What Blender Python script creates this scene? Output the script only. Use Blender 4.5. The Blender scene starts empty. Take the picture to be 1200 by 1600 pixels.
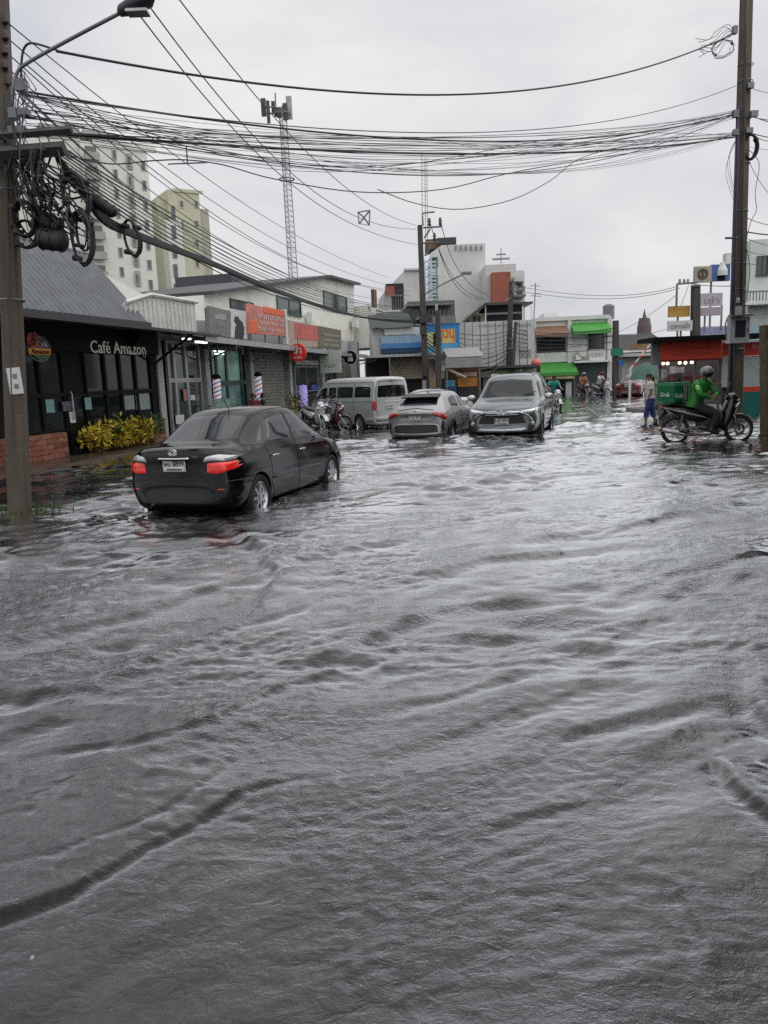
import bpy, bmesh, math, random
import numpy as np
from mathutils import Vector, Matrix
from mathutils.bvhtree import BVHTree
R = math.radians
random.seed(7)
S = bpy.context.scene
C = S.collection

# ------------------------------------------------------------------ camera
CAM_H = 1.65
cd = bpy.data.cameras.new("camera"); cam = bpy.data.objects.new("camera", cd); C.objects.link(cam)
PITCH, ROLL = R(9.8), R(2.3)
cam.location = (0, 0, CAM_H); cam.rotation_euler = (Matrix.Rotation(R(90)-PITCH, 3, 'X') @ Matrix.Rotation(-ROLL, 3, 'Z')).to_euler()
cd.sensor_fit = 'VERTICAL'; cd.sensor_height = 36; cd.lens = 27; cd.clip_start = 0.05; cd.clip_end = 3000
S.camera = cam
S.render.resolution_x = 768; S.render.resolution_y = 1024

# ------------------------------------------------------------------ sky: overcast after rain
SUN_EL, SUN_AZ = R(50), R(112)          # azimuth measured from +Y towards +X
w = bpy.data.worlds.new("World"); S.world = w; w.use_nodes = True
nt = w.node_tree; nt.nodes.clear()
def N(t, **k):
    n = nt.nodes.new(t)
    for a, b in k.items(): setattr(n, a, b)
    return n
sky = N('ShaderNodeTexSky', sky_type='NISHITA', sun_disc=False, sun_elevation=SUN_EL, sun_rotation=SUN_AZ, dust_density=4.0, air_density=1.5)
bgs = N('ShaderNodeBackground'); bgs.inputs[1].default_value = 0.05
nt.links.new(sky.outputs[0], bgs.inputs[0])
tc = N('ShaderNodeTexCoord'); mp = N('ShaderNodeMapping'); mp.inputs['Scale'].default_value = (1, 1, 2.2)
nt.links.new(tc.outputs['Generated'], mp.inputs[0])
n1 = N('ShaderNodeTexNoise'); n1.inputs['Scale'].default_value = 2.2; n1.inputs['Detail'].default_value = 5; n1.inputs['Roughness'].default_value = .52
n1.inputs['Distortion'].default_value = .35
nt.links.new(mp.outputs[0], n1.inputs['Vector'])
cr = N('ShaderNodeValToRGB')
cr.color_ramp.elements[0].position = .36; cr.color_ramp.elements[0].color = (.585, .60, .645, 1)
cr.color_ramp.elements[1].position = .66; cr.color_ramp.elements[1].color = (.80, .80, .79, 1)
nt.links.new(n1.outputs[0], cr.inputs[0])
bgc = N('ShaderNodeBackground'); bgc.inputs[1].default_value = 1.0
# an overcast sky brightens evenly towards the zenith
sx = N('ShaderNodeSeparateXYZ'); nt.links.new(tc.outputs['Generated'], sx.inputs[0])
zc = N('ShaderNodeMath', operation='MAXIMUM'); zc.inputs[1].default_value = 0; nt.links.new(sx.outputs[2], zc.inputs[0])
zp = N('ShaderNodeMath', operation='POWER'); zp.inputs[1].default_value = 1.8; nt.links.new(zc.outputs[0], zp.inputs[0])
zm = N('ShaderNodeMath', operation='MULTIPLY_ADD'); zm.inputs[1].default_value = .12; zm.inputs[2].default_value = 1.04; nt.links.new(zp.outputs[0], zm.inputs[0])
vm = N('ShaderNodeVectorMath', operation='SCALE'); nt.links.new(cr.outputs[0], vm.inputs[0]); nt.links.new(zm.outputs[0], vm.inputs[3])
nt.links.new(vm.outputs[0], bgc.inputs[0])
mx = N('ShaderNodeMixShader'); mx.inputs[0].default_value = .93
nt.links.new(bgs.outputs[0], mx.inputs[1]); nt.links.new(bgc.outputs[0], mx.inputs[2])
wo = N('ShaderNodeOutputWorld'); nt.links.new(mx.outputs[0], wo.inputs[0])
# soft sun behind the cloud
ld = bpy.data.lights.new("sun", 'SUN'); ld.energy = 1.5; ld.angle = R(120); ld.color = (1, .97, .93)
sun = bpy.data.objects.new("sun", ld); C.objects.link(sun)
sd = Vector((math.sin(SUN_AZ)*math.cos(SUN_EL), math.cos(SUN_AZ)*math.cos(SUN_EL), math.sin(SUN_EL)))
sun.rotation_euler = sd.to_track_quat('Z', 'Y').to_euler(); sun.location = sd*60
S.view_settings.view_transform = 'Standard'; S.view_settings.look = 'None'
S.view_settings.gamma = 1; S.view_settings.exposure = 0.1; S.view_settings.use_curve_mapping = False
try:
    S.cycles.use_denoising = False; S.cycles.use_adaptive_sampling = False; S.cycles.max_bounces = 6; S.cycles.caustics_reflective = False; S.cycles.caustics_refractive = False
except Exception: pass

# ------------------------------------------------------------------ helpers: places
_c, _s, _rc, _rs = math.cos(PITCH), math.sin(PITCH), math.cos(ROLL), math.sin(ROLL)
TH = R(14.7)                                 # heading of the street
AX = Vector((math.sin(TH), math.cos(TH), 0)); LX = Vector((math.cos(TH), -math.sin(TH), 0))
def RW(a, l, z=0): return AX*a + LX*l + Vector((0, 0, z))     # street coordinates: along, to the right, up
def ray(px, py): dx = (px-600)/1200; dy = (800-py)/1200; x = dx*_rc+dy*_rs; y = dy*_rc-dx*_rs; return Vector((x, _c+y*_s, -_s+y*_c))
def P(px, py, Y): r = ray(px, py); return Vector((0, 0, CAM_H)) + r*(Y/r.y)
def G(px, py, z=0): r = ray(px, py); return Vector((0, 0, CAM_H)) + r*((z-CAM_H)/r.z)
def Wl(px, py, l):                           # (along, up) of a pixel on the vertical plane at lateral l
    r = ray(px, py); k = l/r.dot(LX); p = Vector((0, 0, CAM_H)) + r*k
    return p.dot(AX), p.z

# ------------------------------------------------------------------ helpers: materials
MATS = {}
def rgb(h):
    if isinstance(h, (tuple, list)): return tuple(h)[:3]
    v = [int(h[i:i+2], 16)/255 for i in (0, 2, 4)]
    return tuple(c/12.92 if c < .04045 else ((c+.055)/1.055)**2.4 for c in v)
def mat(name, col=(.5, .5, .5), rough=.6, metal=0, var=.12, scale=3, bump=0, bscale=None, coat=0, emit=0, trans=0, dirt=0, spec=.5, alpha=1, streak=0):
    if name in MATS: return MATS[name]
    m = bpy.data.materials.new(name); m.use_nodes = True; t = m.node_tree; b = t.nodes['Principled BSDF']
    col = rgb(col)
    L = t.links.new
    b.inputs['Roughness'].default_value = rough; b.inputs['Metallic'].default_value = metal
    b.inputs['Coat Weight'].default_value = coat; b.inputs['Coat Roughness'].default_value = .04
    b.inputs['Specular IOR Level'].default_value = spec
    b.inputs['Transmission Weight'].default_value = trans; b.inputs['Alpha'].default_value = alpha
    g = t.nodes.new('ShaderNodeNewGeometry')
    n = t.nodes.new('ShaderNodeTexNoise'); n.inputs['Scale'].default_value = scale; n.inputs['Detail'].default_value = 5
    if streak:
        mp = t.nodes.new('ShaderNodeMapping'); mp.inputs['Scale'].default_value = (1, 1, 1/streak); L(g.outputs['Position'], mp.inputs[0]); L(mp.outputs[0], n.inputs['Vector'])
    else: L(g.outputs['Position'], n.inputs['Vector'])
    mr = t.nodes.new('ShaderNodeMapRange'); mr.inputs[1].default_value = .3; mr.inputs[2].default_value = .7
    mr.inputs[3].default_value = 1-var; mr.inputs[4].default_value = 1+var*.6
    L(n.outputs[0], mr.inputs[0])
    mu = t.nodes.new('ShaderNodeMix'); mu.data_type = 'RGBA'; mu.blend_type = 'MULTIPLY'; mu.inputs[0].default_value = 1
    mu.inputs[6].default_value = (*col, 1); L(mr.outputs[0], mu.inputs[7])
    out = mu.outputs[2]
    if dirt:
        n2 = t.nodes.new('ShaderNodeTexNoise'); n2.inputs['Scale'].default_value = .9; n2.inputs['Detail'].default_value = 8; n2.inputs['Roughness'].default_value = .7
        mp2 = t.nodes.new('ShaderNodeMapping'); mp2.inputs['Scale'].default_value = (1.6, 1.6, .35); L(g.outputs['Position'], mp2.inputs[0]); L(mp2.outputs[0], n2.inputs['Vector'])
        m2 = t.nodes.new('ShaderNodeMapRange'); m2.inputs[1].default_value = .48; m2.inputs[2].default_value = .75; m2.inputs[4].default_value = dirt
        L(n2.outputs[0], m2.inputs[0])
        m3 = t.nodes.new('ShaderNodeMix'); m3.data_type = 'RGBA'; L(m2.outputs[0], m3.inputs[0]); L(out, m3.inputs[6]); m3.inputs[7].default_value = (col[0]*.32+.02, col[1]*.31+.018, col[2]*.28+.013, 1)
        out = m3.outputs[2]
    L(out, b.inputs['Base Color'])
    if emit: L(out, b.inputs['Emission Color']); b.inputs['Emission Strength'].default_value = emit
    if bump:
        nb = t.nodes.new('ShaderNodeTexNoise'); nb.inputs['Scale'].default_value = bscale or scale*6; nb.inputs['Detail'].default_value = 4; L(g.outputs['Position'], nb.inputs['Vector'])
        bp = t.nodes.new('ShaderNodeBump'); bp.inputs['Strength'].default_value = bump; bp.inputs['Distance'].default_value = .02; L(nb.outputs[0], bp.inputs['Height']); L(bp.outputs[0], b.inputs['Normal'])
    MATS[name] = m
    return m

# ------------------------------------------------------------------ helpers: objects
def tag(o, label=None, cat=None, group=None, kind=None):
    if label: o['label'] = label
    if cat: o['category'] = cat
    if group: o['group'] = group
    if kind: o['kind'] = kind
    return o
def empty(name, loc=(0, 0, 0), rz=0, label=None, cat=None, group=None):
    o = bpy.data.objects.new(name, None); C.objects.link(o); o.location = loc; o.rotation_euler = (0, 0, rz); o.empty_display_size = .2
    return tag(o, label, cat, group)
class MB:
    """collects geometry in local coordinates and links it as ONE mesh object"""
    def __init__(s): s.v = []; s.f = []; s.mi = []
    def add(s, vs, fs, M=None, mi=0):
        b = len(s.v)
        s.v += [tuple(M @ Vector(v)) if M else tuple(v) for v in vs]
        s.f += [tuple(i+b for i in f) for f in fs]; s.mi += [mi]*len(fs); return s
    def box(s, c, d, M=None, mi=0, rz=0):
        x, y, z = d[0]/2, d[1]/2, d[2]/2
        vs = [Vector((sx*x, sy*y, sz*z)) for sx in (-1, 1) for sy in (-1, 1) for sz in (-1, 1)]
        if rz: vs = [Matrix.Rotation(rz, 3, 'Z') @ v for v in vs]
        vs = [v+Vector(c) for v in vs]
        return s.add(vs, [(0, 1, 3, 2), (4, 6, 7, 5), (0, 4, 5, 1), (2, 3, 7, 6), (0, 2, 6, 4), (1, 5, 7, 3)], M, mi)
    def hexa(s, p, M=None, mi=0):           # 8 corners: bottom 4 ccw, top 4 ccw
        return s.add(p, [(3, 2, 1, 0), (4, 5, 6, 7), (0, 1, 5, 4), (1, 2, 6, 5), (2, 3, 7, 6), (3, 0, 4, 7)], M, mi)
    def tube(s, pts, r, n=6, M=None, mi=0, cap=True):
        pts = [Vector(p) for p in pts]; rr = r if isinstance(r, (list, tuple)) else [r]*len(pts)
        b = len(s.v); up = None
        for i, p in enumerate(pts):
            d = (pts[min(i+1, len(pts)-1)]-pts[max(i-1, 0)])
            d = d.normalized() if d.length > 1e-9 else Vector((0, 0, 1))
            if up is None: up = Vector((0, 0, 1)) if abs(d.z) < .9 else Vector((1, 0, 0))
            u = d.cross(up)
            u = u.normalized() if u.length > 1e-6 else Vector((1, 0, 0))
            up = u.cross(d).normalized()
            for k in range(n):
                a = 2*math.pi*k/n; q = p + (u*math.cos(a)+up*math.sin(a))*rr[i]
                s.v.append(tuple(M @ q) if M else tuple(q))
        for i in range(len(pts)-1):
            for k in range(n):
                a, c = b+i*n+k, b+i*n+(k+1) % n
                s.f.append((a, c, c+n, a+n)); s.mi.append(mi)
        if cap:
            s.f.append(tuple(b+k for k in range(n))[::-1]); s.f.append(tuple(b+(len(pts)-1)*n+k for k in range(n))); s.mi += [mi, mi]
        return s
    def lathe(s, prof, n=16, M=None, mi=0, axis='Z'):   # prof: (r, z)
        b = len(s.v)
        for r, z in prof:
            for k in range(n):
                a = 2*math.pi*k/n; p = (r*math.cos(a), r*math.sin(a), z)
                if axis == 'Y': p = (p[0], p[2], p[1])
                if axis == 'X': p = (p[2], p[0], p[1])
                s.v.append(tuple(M @ Vector(p)) if M else p)
        for i in range(len(prof)-1):
            for k in range(n):
                a, c = b+i*n+k, b+i*n+(k+1) % n
                s.f.append((a, c, c+n, a+n)); s.mi.append(mi)
        return s
    def grid(s, P, M=None, mi=0, closed=False):         # P[i][j] points
        b = len(s.v); n = len(P); m = len(P[0])
        for r_ in P:
            for q in r_: s.v.append(tuple(M @ Vector(q)) if M else tuple(q))
        for i in range(n-1):
            for j in range(m-1 + (1 if closed else 0)):
                j2 = (j+1) % m
                s.f.append((b+i*m+j, b+i*m+j2, b+(i+1)*m+j2, b+(i+1)*m+j)); s.mi.append(mi)
        return s
    def prism(s, poly, z0, z1, M=None, mi=0):            # poly (x,y) ccw
        b = [(x, y, z0) for x, y in poly]; t = [(x, y, z1) for x, y in poly]; n = len(poly)
        return s.add(b+t, [tuple(range(n))[::-1], tuple(range(n, 2*n))]+[(i, (i+1) % n, (i+1) % n+n, i+n) for i in range(n)], M, mi)
    def mesh(s, name, m, smooth=False, fix=True):
        me = bpy.data.meshes.new(name); me.from_pydata(s.v, [], s.f)
        for x in (m if isinstance(m, (list, tuple)) else [m]): me.materials.append(x)
        if any(s.mi): me.polygons.foreach_set('material_index', s.mi)
        if fix:
            bm = bmesh.new(); bm.from_mesh(me); bmesh.ops.recalc_face_normals(bm, faces=bm.faces); bm.to_mesh(me); bm.free()
        if smooth is not False:
            if smooth is True: me.shade_smooth()
            else:
                me.shade_smooth()
                try: me.set_sharp_from_angle(angle=R(smooth))
                except Exception: pass
        me.update(); return me
    def build(s, name, m, parent=None, smooth=False, loc=None, rz=0, fix=True):
        o = bpy.data.objects.new(name, s.mesh(name, m, smooth, fix)); C.objects.link(o)
        if parent: o.parent = parent
        if loc is not None: o.location = loc
        if rz: o.rotation_euler = (0, 0, rz)
        return o
def inst(o, name=None, parent='same', loc=None, rz=None):
    c = o.copy(); C.objects.link(c)
    if parent != 'same': c.parent = parent
    if loc is not None: c.location = loc
    if rz is not None: c.rotation_euler = (0, 0, rz)
    return c
def copy_tree(o, parent=None):
    c = o.copy(); C.objects.link(c); c.parent = parent
    for ch in list(o.children): copy_tree(ch, c)
    return c
def frame_of(a, l, z=0, face=None):
    """matrix-like empty params for a thing in the street row: local x along street, y to the right (towards road)"""
    return RW(a, l, z), R(90)-TH
def text_mb(txt, size, depth=.004, font=None, align='CENTER', res=2, bold=0):
    cu = bpy.data.curves.new("t", 'FONT'); cu.body = txt; cu.size = size; cu.extrude = depth; cu.align_x = align; cu.align_y = 'CENTER'; cu.resolution_u = res
    cu.offset = bold
    o = bpy.data.objects.new("t", cu); C.objects.link(o)
    dg = bpy.context.evaluated_depsgraph_get(); me = bpy.data.meshes.new_from_object(o.evaluated_get(dg))
    vs = [tuple(v.co) for v in me.vertices]; fs = [tuple(p.vertices) for p in me.polygons]
    bpy.data.objects.remove(o); bpy.data.curves.remove(cu); bpy.data.meshes.remove(me)
    m = MB(); m.v = vs; m.f = fs; m.mi = [0]*len(fs); return m
UP = Matrix.Rotation(R(90), 4, 'X')          # text plane (x right, y up) -> stands up facing -y
RUB = mat('tyre_rubber', (.012, .012, .012), .75, var=.2, scale=8)
CHR = mat('chrome', (.72, .73, .75), .12, 1.0, var=.03)
ALLOY = mat('alloy', (.55, .56, .58), .3, .85, var=.08)
BLK = mat('black_plastic', (.013, .013, .014), .45, var=.15)
REDL = mat('tail_lens_red', (.42, .012, .010), .12, coat=1, var=.1)
REDLIT = mat('tail_lens_lit', (.60, .018, .012), .15, coat=1, emit=.42, var=.45, scale=9)
CLR = mat('clear_lens', (.62, .63, .65), .08, .35, coat=1, var=.1)
PLATE = mat('number_plate_white', (.74, .74, .72), .5, var=.04)
INK = mat('ink_black', (.02, .02, .02), .6)
# ================================================================== ground and flood water
def m_ground():
    return mat('wet_asphalt', (.045, .045, .046), .35, var=.3, scale=1.5, bump=.4, bscale=40)
MB().box((0, 350, -.55), (3000, 2400, .5)).build('ground', m_ground()); tag(bpy.data.objects['ground'], kind='structure')

rng = np.random.default_rng(11)
def vnoise(X, Y, sc, seed):
    """smooth value noise, vectorised"""
    r = np.random.default_rng(seed); T = r.random((256, 256)); x = X/sc; y = Y/sc
    xi = np.floor(x).astype(int); yi = np.floor(y).astype(int); fx = x-xi; fy = y-yi
    fx = fx*fx*fx*(fx*(fx*6-15)+10); fy = fy*fy*fy*(fy*(fy*6-15)+10)
    a = T[xi % 256, yi % 256]; b = T[(xi+1) % 256, yi % 256]; c = T[xi % 256, (yi+1) % 256]; d = T[(xi+1) % 256, (yi+1) % 256]
    return (a*(1-fx)+b*fx)*(1-fy)+(c*(1-fx)+d*fx)*fy
FOAM = [(-1.50, 10.75, .30, .45, 1), (-.72, 13.3, .35, .5, 1), (-1.2, 12.0, .25, .8, .55), (-3.0, 10.6, .3, .25, .6), (-2.2, 10.4, .7, .25, .5), (2.55, 22.2, .5, .5, 1), (1.0, 21.0, .6, .3, .7), (2.9, 21.3, .5, .35, .9), (3.6, 20.4, 1.0, .3, .8), (4.8, 21.4, .35, .8, .8), (6.5, 16.9, .3, .25, .7), (7.7, 16.7, .3, .25, .7), (.3, 27.5, .5, .4, .5), (8.4, 23.8, .3, .3, .7)]
def waves(X, Y):
    wx = X + .30*(vnoise(X, Y, 1.6, 1)-.5) + .06*(vnoise(X, Y, .38, 2)-.5)
    wy = Y + .30*(vnoise(X, Y, 1.6, 3)-.5) + .05*(vnoise(X, Y, .5, 4)-.5)
    D = np.hypot(X, Y)
    h = np.zeros_like(X)
    def comp(n, l0, l1, amp, d0, spread, seed, sharp):
        r = np.random.default_rng(seed); o = np.zeros_like(X)
        for _ in range(n):
            lam = l0*(l1/l0)**r.random(); k = 2*math.pi/lam; a = math.radians(d0+spread*r.normal()); ph = r.random()*6.283
            t = np.sin(k*(wx*math.cos(a)+wy*math.sin(a))+ph)
            if sharp: t = np.exp((3.0 if sharp == 2 else 1.3)*(t-1))*1.6-.5
            fade = np.clip((lam*110-D)/(lam*60), 0, 1) if lam < .5 else 1
            o += t*lam*fade
        return o*amp/math.sqrt(n)
    m1 = .45+1.1*vnoise(X, Y, 2.3, 5); m2 = (.2+1.9*vnoise(X, Y, 1.1, 6)**2)*(.35+.65*np.clip((D-2.5)/3, 0, 1))
    h += comp(9, .9, 2.4, .015, -62, 24, 21, 1)*m1
    h += comp(18, .34, .95, .036, -70, 22, 22, 2)*m2
    h += comp(30, .11, .34, .041, -76, 34, 23, 2)*(.12+1.6*vnoise(X, Y, .9, 7)**1.8)*(.45+.55*np.clip((D-2.2)/4, 0, 1))
    h += comp(36, .05, .14, .016, -84, 50, 24, 0)*(.25+1.5*vnoise(X, Y, .7, 8)**1.5)
    # travelling wakes: (points, height, front width, back width)
    def wake(pts, amp, wf, wb, seed):
        nonlocal h
        best = np.full(X.shape, 1e9); sg = np.zeros_like(X); tt = np.zeros_like(X)
        jx = X+.10*(vnoise(X, Y, .5, seed)-.5); jy = Y+.10*(vnoise(X, Y, .5, seed+1)-.5)
        n = len(pts)-1
        for i in range(n):
            ax, ay = pts[i]; bx, by = pts[i+1]; dx, dy = bx-ax, by-ay; L2 = dx*dx+dy*dy
            t = ((jx-ax)*dx+(jy-ay)*dy)/L2; tc = np.clip(t, 0, 1)
            qx = jx-(ax+tc*dx); qy = jy-(ay+tc*dy); d = np.hypot(qx, qy)
            m = d < best; best = np.where(m, d, best); s_ = np.sign(qx*dy-qy*dx); sg = np.where(m, s_, sg); tt = np.where(m, (i+tc)/n, tt)
        sd = best*sg
        prof = np.where(sd > 0, np.exp(-(sd/wf)**2), np.exp(-(np.abs(sd)/wb)**1.5))
        prof = prof - .45*np.exp(-((sd-2.0*wf)/(1.4*wf))**2)
        h += amp*prof*np.clip(np.sin(np.clip(tt, 0.02, .98)*math.pi)*2.2, 0, 1)*(.6+.8*vnoise(X, Y, .45, seed+2))
    def px(*a): return [tuple(G(x, y).xy) for x, y in a]
    wake(px((-260, 1530), (0, 1445), (120, 1395), (240, 1320), (390, 1240), (520, 1205)), .024, .018, .20, 31)
    wake(px((430, 1045), (520, 1020), (600, 985), (680, 955), (780, 938), (880, 932)), .045, .075, .36, 41)
    wake(px((0, 1180), (180, 1165), (330, 1130), (420, 1080), (560, 1030)), .022, .03, .2, 51)
    wake(px((-40, 1345), (90, 1335), (210, 1290), (330, 1200), (400, 1130)), .012, .02, .14, 171)
    wake(px((720, 1330), (780, 1290), (850, 1262), (930, 1250)), .010, .03, .12, 181)
    wake(px((560, 1110), (700, 1085), (800, 1050), (900, 1040)), .020, .05, .2, 191)
    wake(px((-60, 1090), (140, 1075), (300, 1010), (450, 960), (600, 900)), .024, .05, .22, 61)
    wake(px((0, 1000), (190, 960), (380, 905), (520, 860), (700, 830)), .026, .07, .25, 71)
    wake(px((330, 815), (385, 842), (425, 868), (440, 900), (400, 950)), .05, .08, .3, 81)
    wake(px((640, 905), (750, 880), (840, 868), (960, 850)), .035, .09, .3, 91)
    wake(px((780, 850), (880, 832), (1000, 822), (1090, 800)), .035, .10, .35, 101)
    wake(px((1000, 905), (1080, 890), (1160, 870), (1240, 860)), .02, .05, .2, 201)
    wake(px((1160, 1010), (1175, 1060), (1200, 1110), (1290, 1180)), .035, .05, .2, 111)
    wake(px((1120, 1170), (1150, 1220), (1200, 1262), (1300, 1330)), .022, .03, .12, 121)
    wake(px((860, 1160), (960, 1120), (1060, 1095), (1180, 1075)), .022, .06, .2, 131)
    wake(px((520, 1200), (680, 1150), (820, 1105), (960, 1050)), .016, .05, .2, 141)
    wake(px((1040, 1370), (1060, 1420), (1090, 1480), (1080, 1560)), .010, .02, .07, 151)
    wake(px((560, 780), (700, 760), (860, 745), (980, 735)), .03, .12, .4, 161)
    wake(px((700, 735), (820, 722), (900, 700), (880, 680)), .04, .12, .4, 171)
    # bow and stern waves round the moving vehicles
    for (cx, cy, rx, amp) in [(-1.55, 9.7, .55, .03), (-.75, 12.6, .5, .035), (-2.6, 9.1, .9, .03), (2.6, 20.2, .9, .05), (3.9, 20.9, .9, .05), (1.9, 20.6, .6, .04), (.9, 19.3, .9, .03), (9.8, 28, .5, .02), (8.3, 19.4, .7, .012)]:
        d = np.hypot(X-cx, Y-cy); h += amp*np.exp(-(d/rx)**2)*(.3+1.4*vnoise(X, Y, .17, int(cx*10+50)))
    h *= np.clip((D-.2)/1.2, .3, 1)
    # foam where wheels churn the water
    fo = np.zeros_like(X)
    for (cx, cy, rx, ry, a_) in FOAM:
        fo = np.maximum(fo, a_*np.exp(-((X-cx)/rx)**2-((Y-cy)/ry)**2))
    return h, fo
def build_water():
    ys = [1.25]
    while ys[-1] < 22: ys.append(ys[-1]*1.0034+.0008)
    while ys[-1] < 150: ys.append(ys[-1]*1.012)
    ys = np.array(ys); nx = 760
    u = np.linspace(-1, 1, nx); u = u*(.62+.38*u*u)
    Yg = np.repeat(ys[:, None], nx, 1); Xg = u[None, :]*(1.6+.98*Yg)
    H, FO = waves(Xg, Yg)
    n = len(ys)
    co = np.stack([Xg, Yg, H], -1).reshape(-1, 3)
    idx = np.arange(n*nx).reshape(n, nx)
    q = np.stack([idx[:-1, :-1], idx[:-1, 1:], idx[1:, 1:], idx[1:, :-1]], -1).reshape(-1, 4)
    me = bpy.data.meshes.new('flood_water'); me.vertices.add(len(co)); me.vertices.foreach_set('co', co.ravel().astype(np.float32))
    me.loops.add(q.size); me.loops.foreach_set('vertex_index', q.ravel().astype(np.int32))
    me.polygons.add(len(q)); me.polygons.foreach_set('loop_start', np.arange(0, q.size, 4, dtype=np.int32)); me.polygons.foreach_set('loop_total', np.full(len(q), 4, dtype=np.int32))
    me.update(calc_edges=True); me.shade_smooth()
    at_ = me.attributes.new('foam', 'FLOAT', 'POINT'); at_.data.foreach_set('value', FO.ravel().astype(np.float32))
    m = bpy.data.materials.new('flood_water'); m.use_nodes = True; t = m.node_tree; b = t.nodes['Principled BSDF']; L = t.links.new
    g = t.nodes.new('ShaderNodeNewGeometry')
    def noise(sc, det, rough=.6, dist=0, scale3=(1, 1, 1), rot=0):
        mp = t.nodes.new('ShaderNodeMapping'); mp.inputs['Scale'].default_value = scale3; mp.inputs['Rotation'].default_value = (0, 0, rot); L(g.outputs['Position'], mp.inputs[0])
        n_ = t.nodes.new('ShaderNodeTexNoise'); n_.inputs['Scale'].default_value = sc; n_.inputs['Detail'].default_value = det; n_.inputs['Roughness'].default_value = rough; n_.inputs['Distortion'].default_value = dist
        L(mp.outputs[0], n_.inputs['Vector']); return n_.outputs[0]
    # murky colour: silt clouds
    cr = t.nodes.new('ShaderNodeValToRGB'); cr.color_ramp.elements[0].position = .3; cr.color_ramp.elements[1].position = .72
    cr.color_ramp.elements[0].color = (.014, .015, .017, 1); cr.color_ramp.elements[1].color = (.044, .043, .042, 1)
    L(noise(1.3, 6, .65, 1.2), cr.inputs[0]); L(cr.outputs[0], b.inputs['Base Color'])
    b.inputs['IOR'].default_value = 1.7; b.inputs['Roughness'].default_value = .05
    b.inputs['Specular IOR Level'].default_value = .5
    # fine ripples: patches of rough and of smooth water
    patch = noise(.55, 3, .55, .5)
    mr = t.nodes.new('ShaderNodeMapRange'); mr.inputs[1].default_value = .36; mr.inputs[2].default_value = .62; mr.inputs[3].default_value = .1; mr.inputs[4].default_value = .75; L(patch, mr.inputs[0])
    r1 = noise(12, 4, .6, .7, (1, 1.5, 1), R(-20)); r2 = noise(38, 5, .72, .35, (1, 1.25, 1), R(25)); 
    cd_ = t.nodes.new('ShaderNodeVectorMath'); cd_.operation = 'LENGTH'; L(g.outputs['Position'], cd_.inputs[0])
    fd = t.nodes.new('ShaderNodeMapRange'); fd.inputs[1].default_value = 3; fd.inputs[2].default_value = 16; fd.inputs[3].default_value = 1; fd.inputs[4].default_value = .30; L(cd_.outputs['Value'], fd.inputs[0])
    fm = t.nodes.new('ShaderNodeMath'); fm.operation = 'MULTIPLY'; L(mr.outputs[0], fm.inputs[0]); L(fd.outputs[0], fm.inputs[1]); mr = fm
    b1 = t.nodes.new('ShaderNodeBump'); b1.inputs['Distance'].default_value = .024; L(r1, b1.inputs['Height']); L(mr.outputs[0], b1.inputs['Strength'])
    b2 = t.nodes.new('ShaderNodeBump'); b2.inputs['Distance'].default_value = .012; L(r2, b2.inputs['Height']); L(mr.outputs[0], b2.inputs['Strength']); L(b1.outputs[0], b2.inputs['Normal'])
    L(b2.outputs[0], b.inputs['Normal'])
    # glancing reflection boosted beyond real water to brighten the flood
    b.inputs['Specular IOR Level'].default_value = 0; b.inputs['IOR'].default_value = 1.33
    lw = t.nodes.new('ShaderNodeLayerWeight'); lw.inputs[0].default_value = .5; L(b2.outputs[0], lw.inputs['Normal'])
    pw = t.nodes.new('ShaderNodeMath'); pw.operation = 'POWER'; pw.inputs[1].default_value = 3.15; L(lw.outputs['Facing'], pw.inputs[0])
    ml = t.nodes.new('ShaderNodeMath'); ml.operation = 'MULTIPLY_ADD'; ml.use_clamp = True; ml.inputs[1].default_value = 1.85; ml.inputs[2].default_value = .012; L(pw.outputs[0], ml.inputs[0])
    gl_ = t.nodes.new('ShaderNodeBsdfGlossy'); gl_.inputs['Color'].default_value = (.97, .98, 1, 1); gl_.inputs['Roughness'].default_value = .045; L(b2.outputs[0], gl_.inputs['Normal'])
    mxs = t.nodes.new('ShaderNodeMixShader'); L(ml.outputs[0], mxs.inputs[0]); L(b.outputs[0], mxs.inputs[1]); L(gl_.outputs[0], mxs.inputs[2]); 
    fa_ = t.nodes.new('ShaderNodeAttribute'); fa_.attribute_name = 'foam'
    fn = t.nodes.new('ShaderNodeMapRange'); fn.inputs[1].default_value = .50; fn.inputs[2].default_value = .66; L(noise(13, 6, .75, .8), fn.inputs[0])
    # sparse bubbles drifting everywhere
    bn = t.nodes.new('ShaderNodeMapRange'); bn.inputs[1].default_value = .735; bn.inputs[2].default_value = .77; bn.inputs[4].default_value = .55; L(noise(26, 3, .6, .3), bn.inputs[0])
    f2 = t.nodes.new('ShaderNodeMath'); f2.operation = 'MULTIPLY'; L(fn.outputs[0], f2.inputs[0]); L(fa_.outputs['Fac'], f2.inputs[1])
    f3 = t.nodes.new('ShaderNodeMath'); f3.operation = 'MAXIMUM'; L(f2.outputs[0], f3.inputs[0]); L(bn.outputs[0], f3.inputs[1])
    fb = t.nodes.new('ShaderNodeBsdfDiffuse'); fb.inputs[0].default_value = (.55, .56, .57, 1); L(b2.outputs[0], fb.inputs['Normal'])
    mf = t.nodes.new('ShaderNodeMixShader'); L(f3.outputs[0], mf.inputs[0]); L(mxs.outputs[0], mf.inputs[1]); L(fb.outputs[0], mf.inputs[2]); L(mf.outputs[0], t.nodes['Material Output'].inputs[0])
    me.materials.append(m); o = bpy.data.objects.new('flood_water', me); C.objects.link(o); tag(o, kind='structure')
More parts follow.
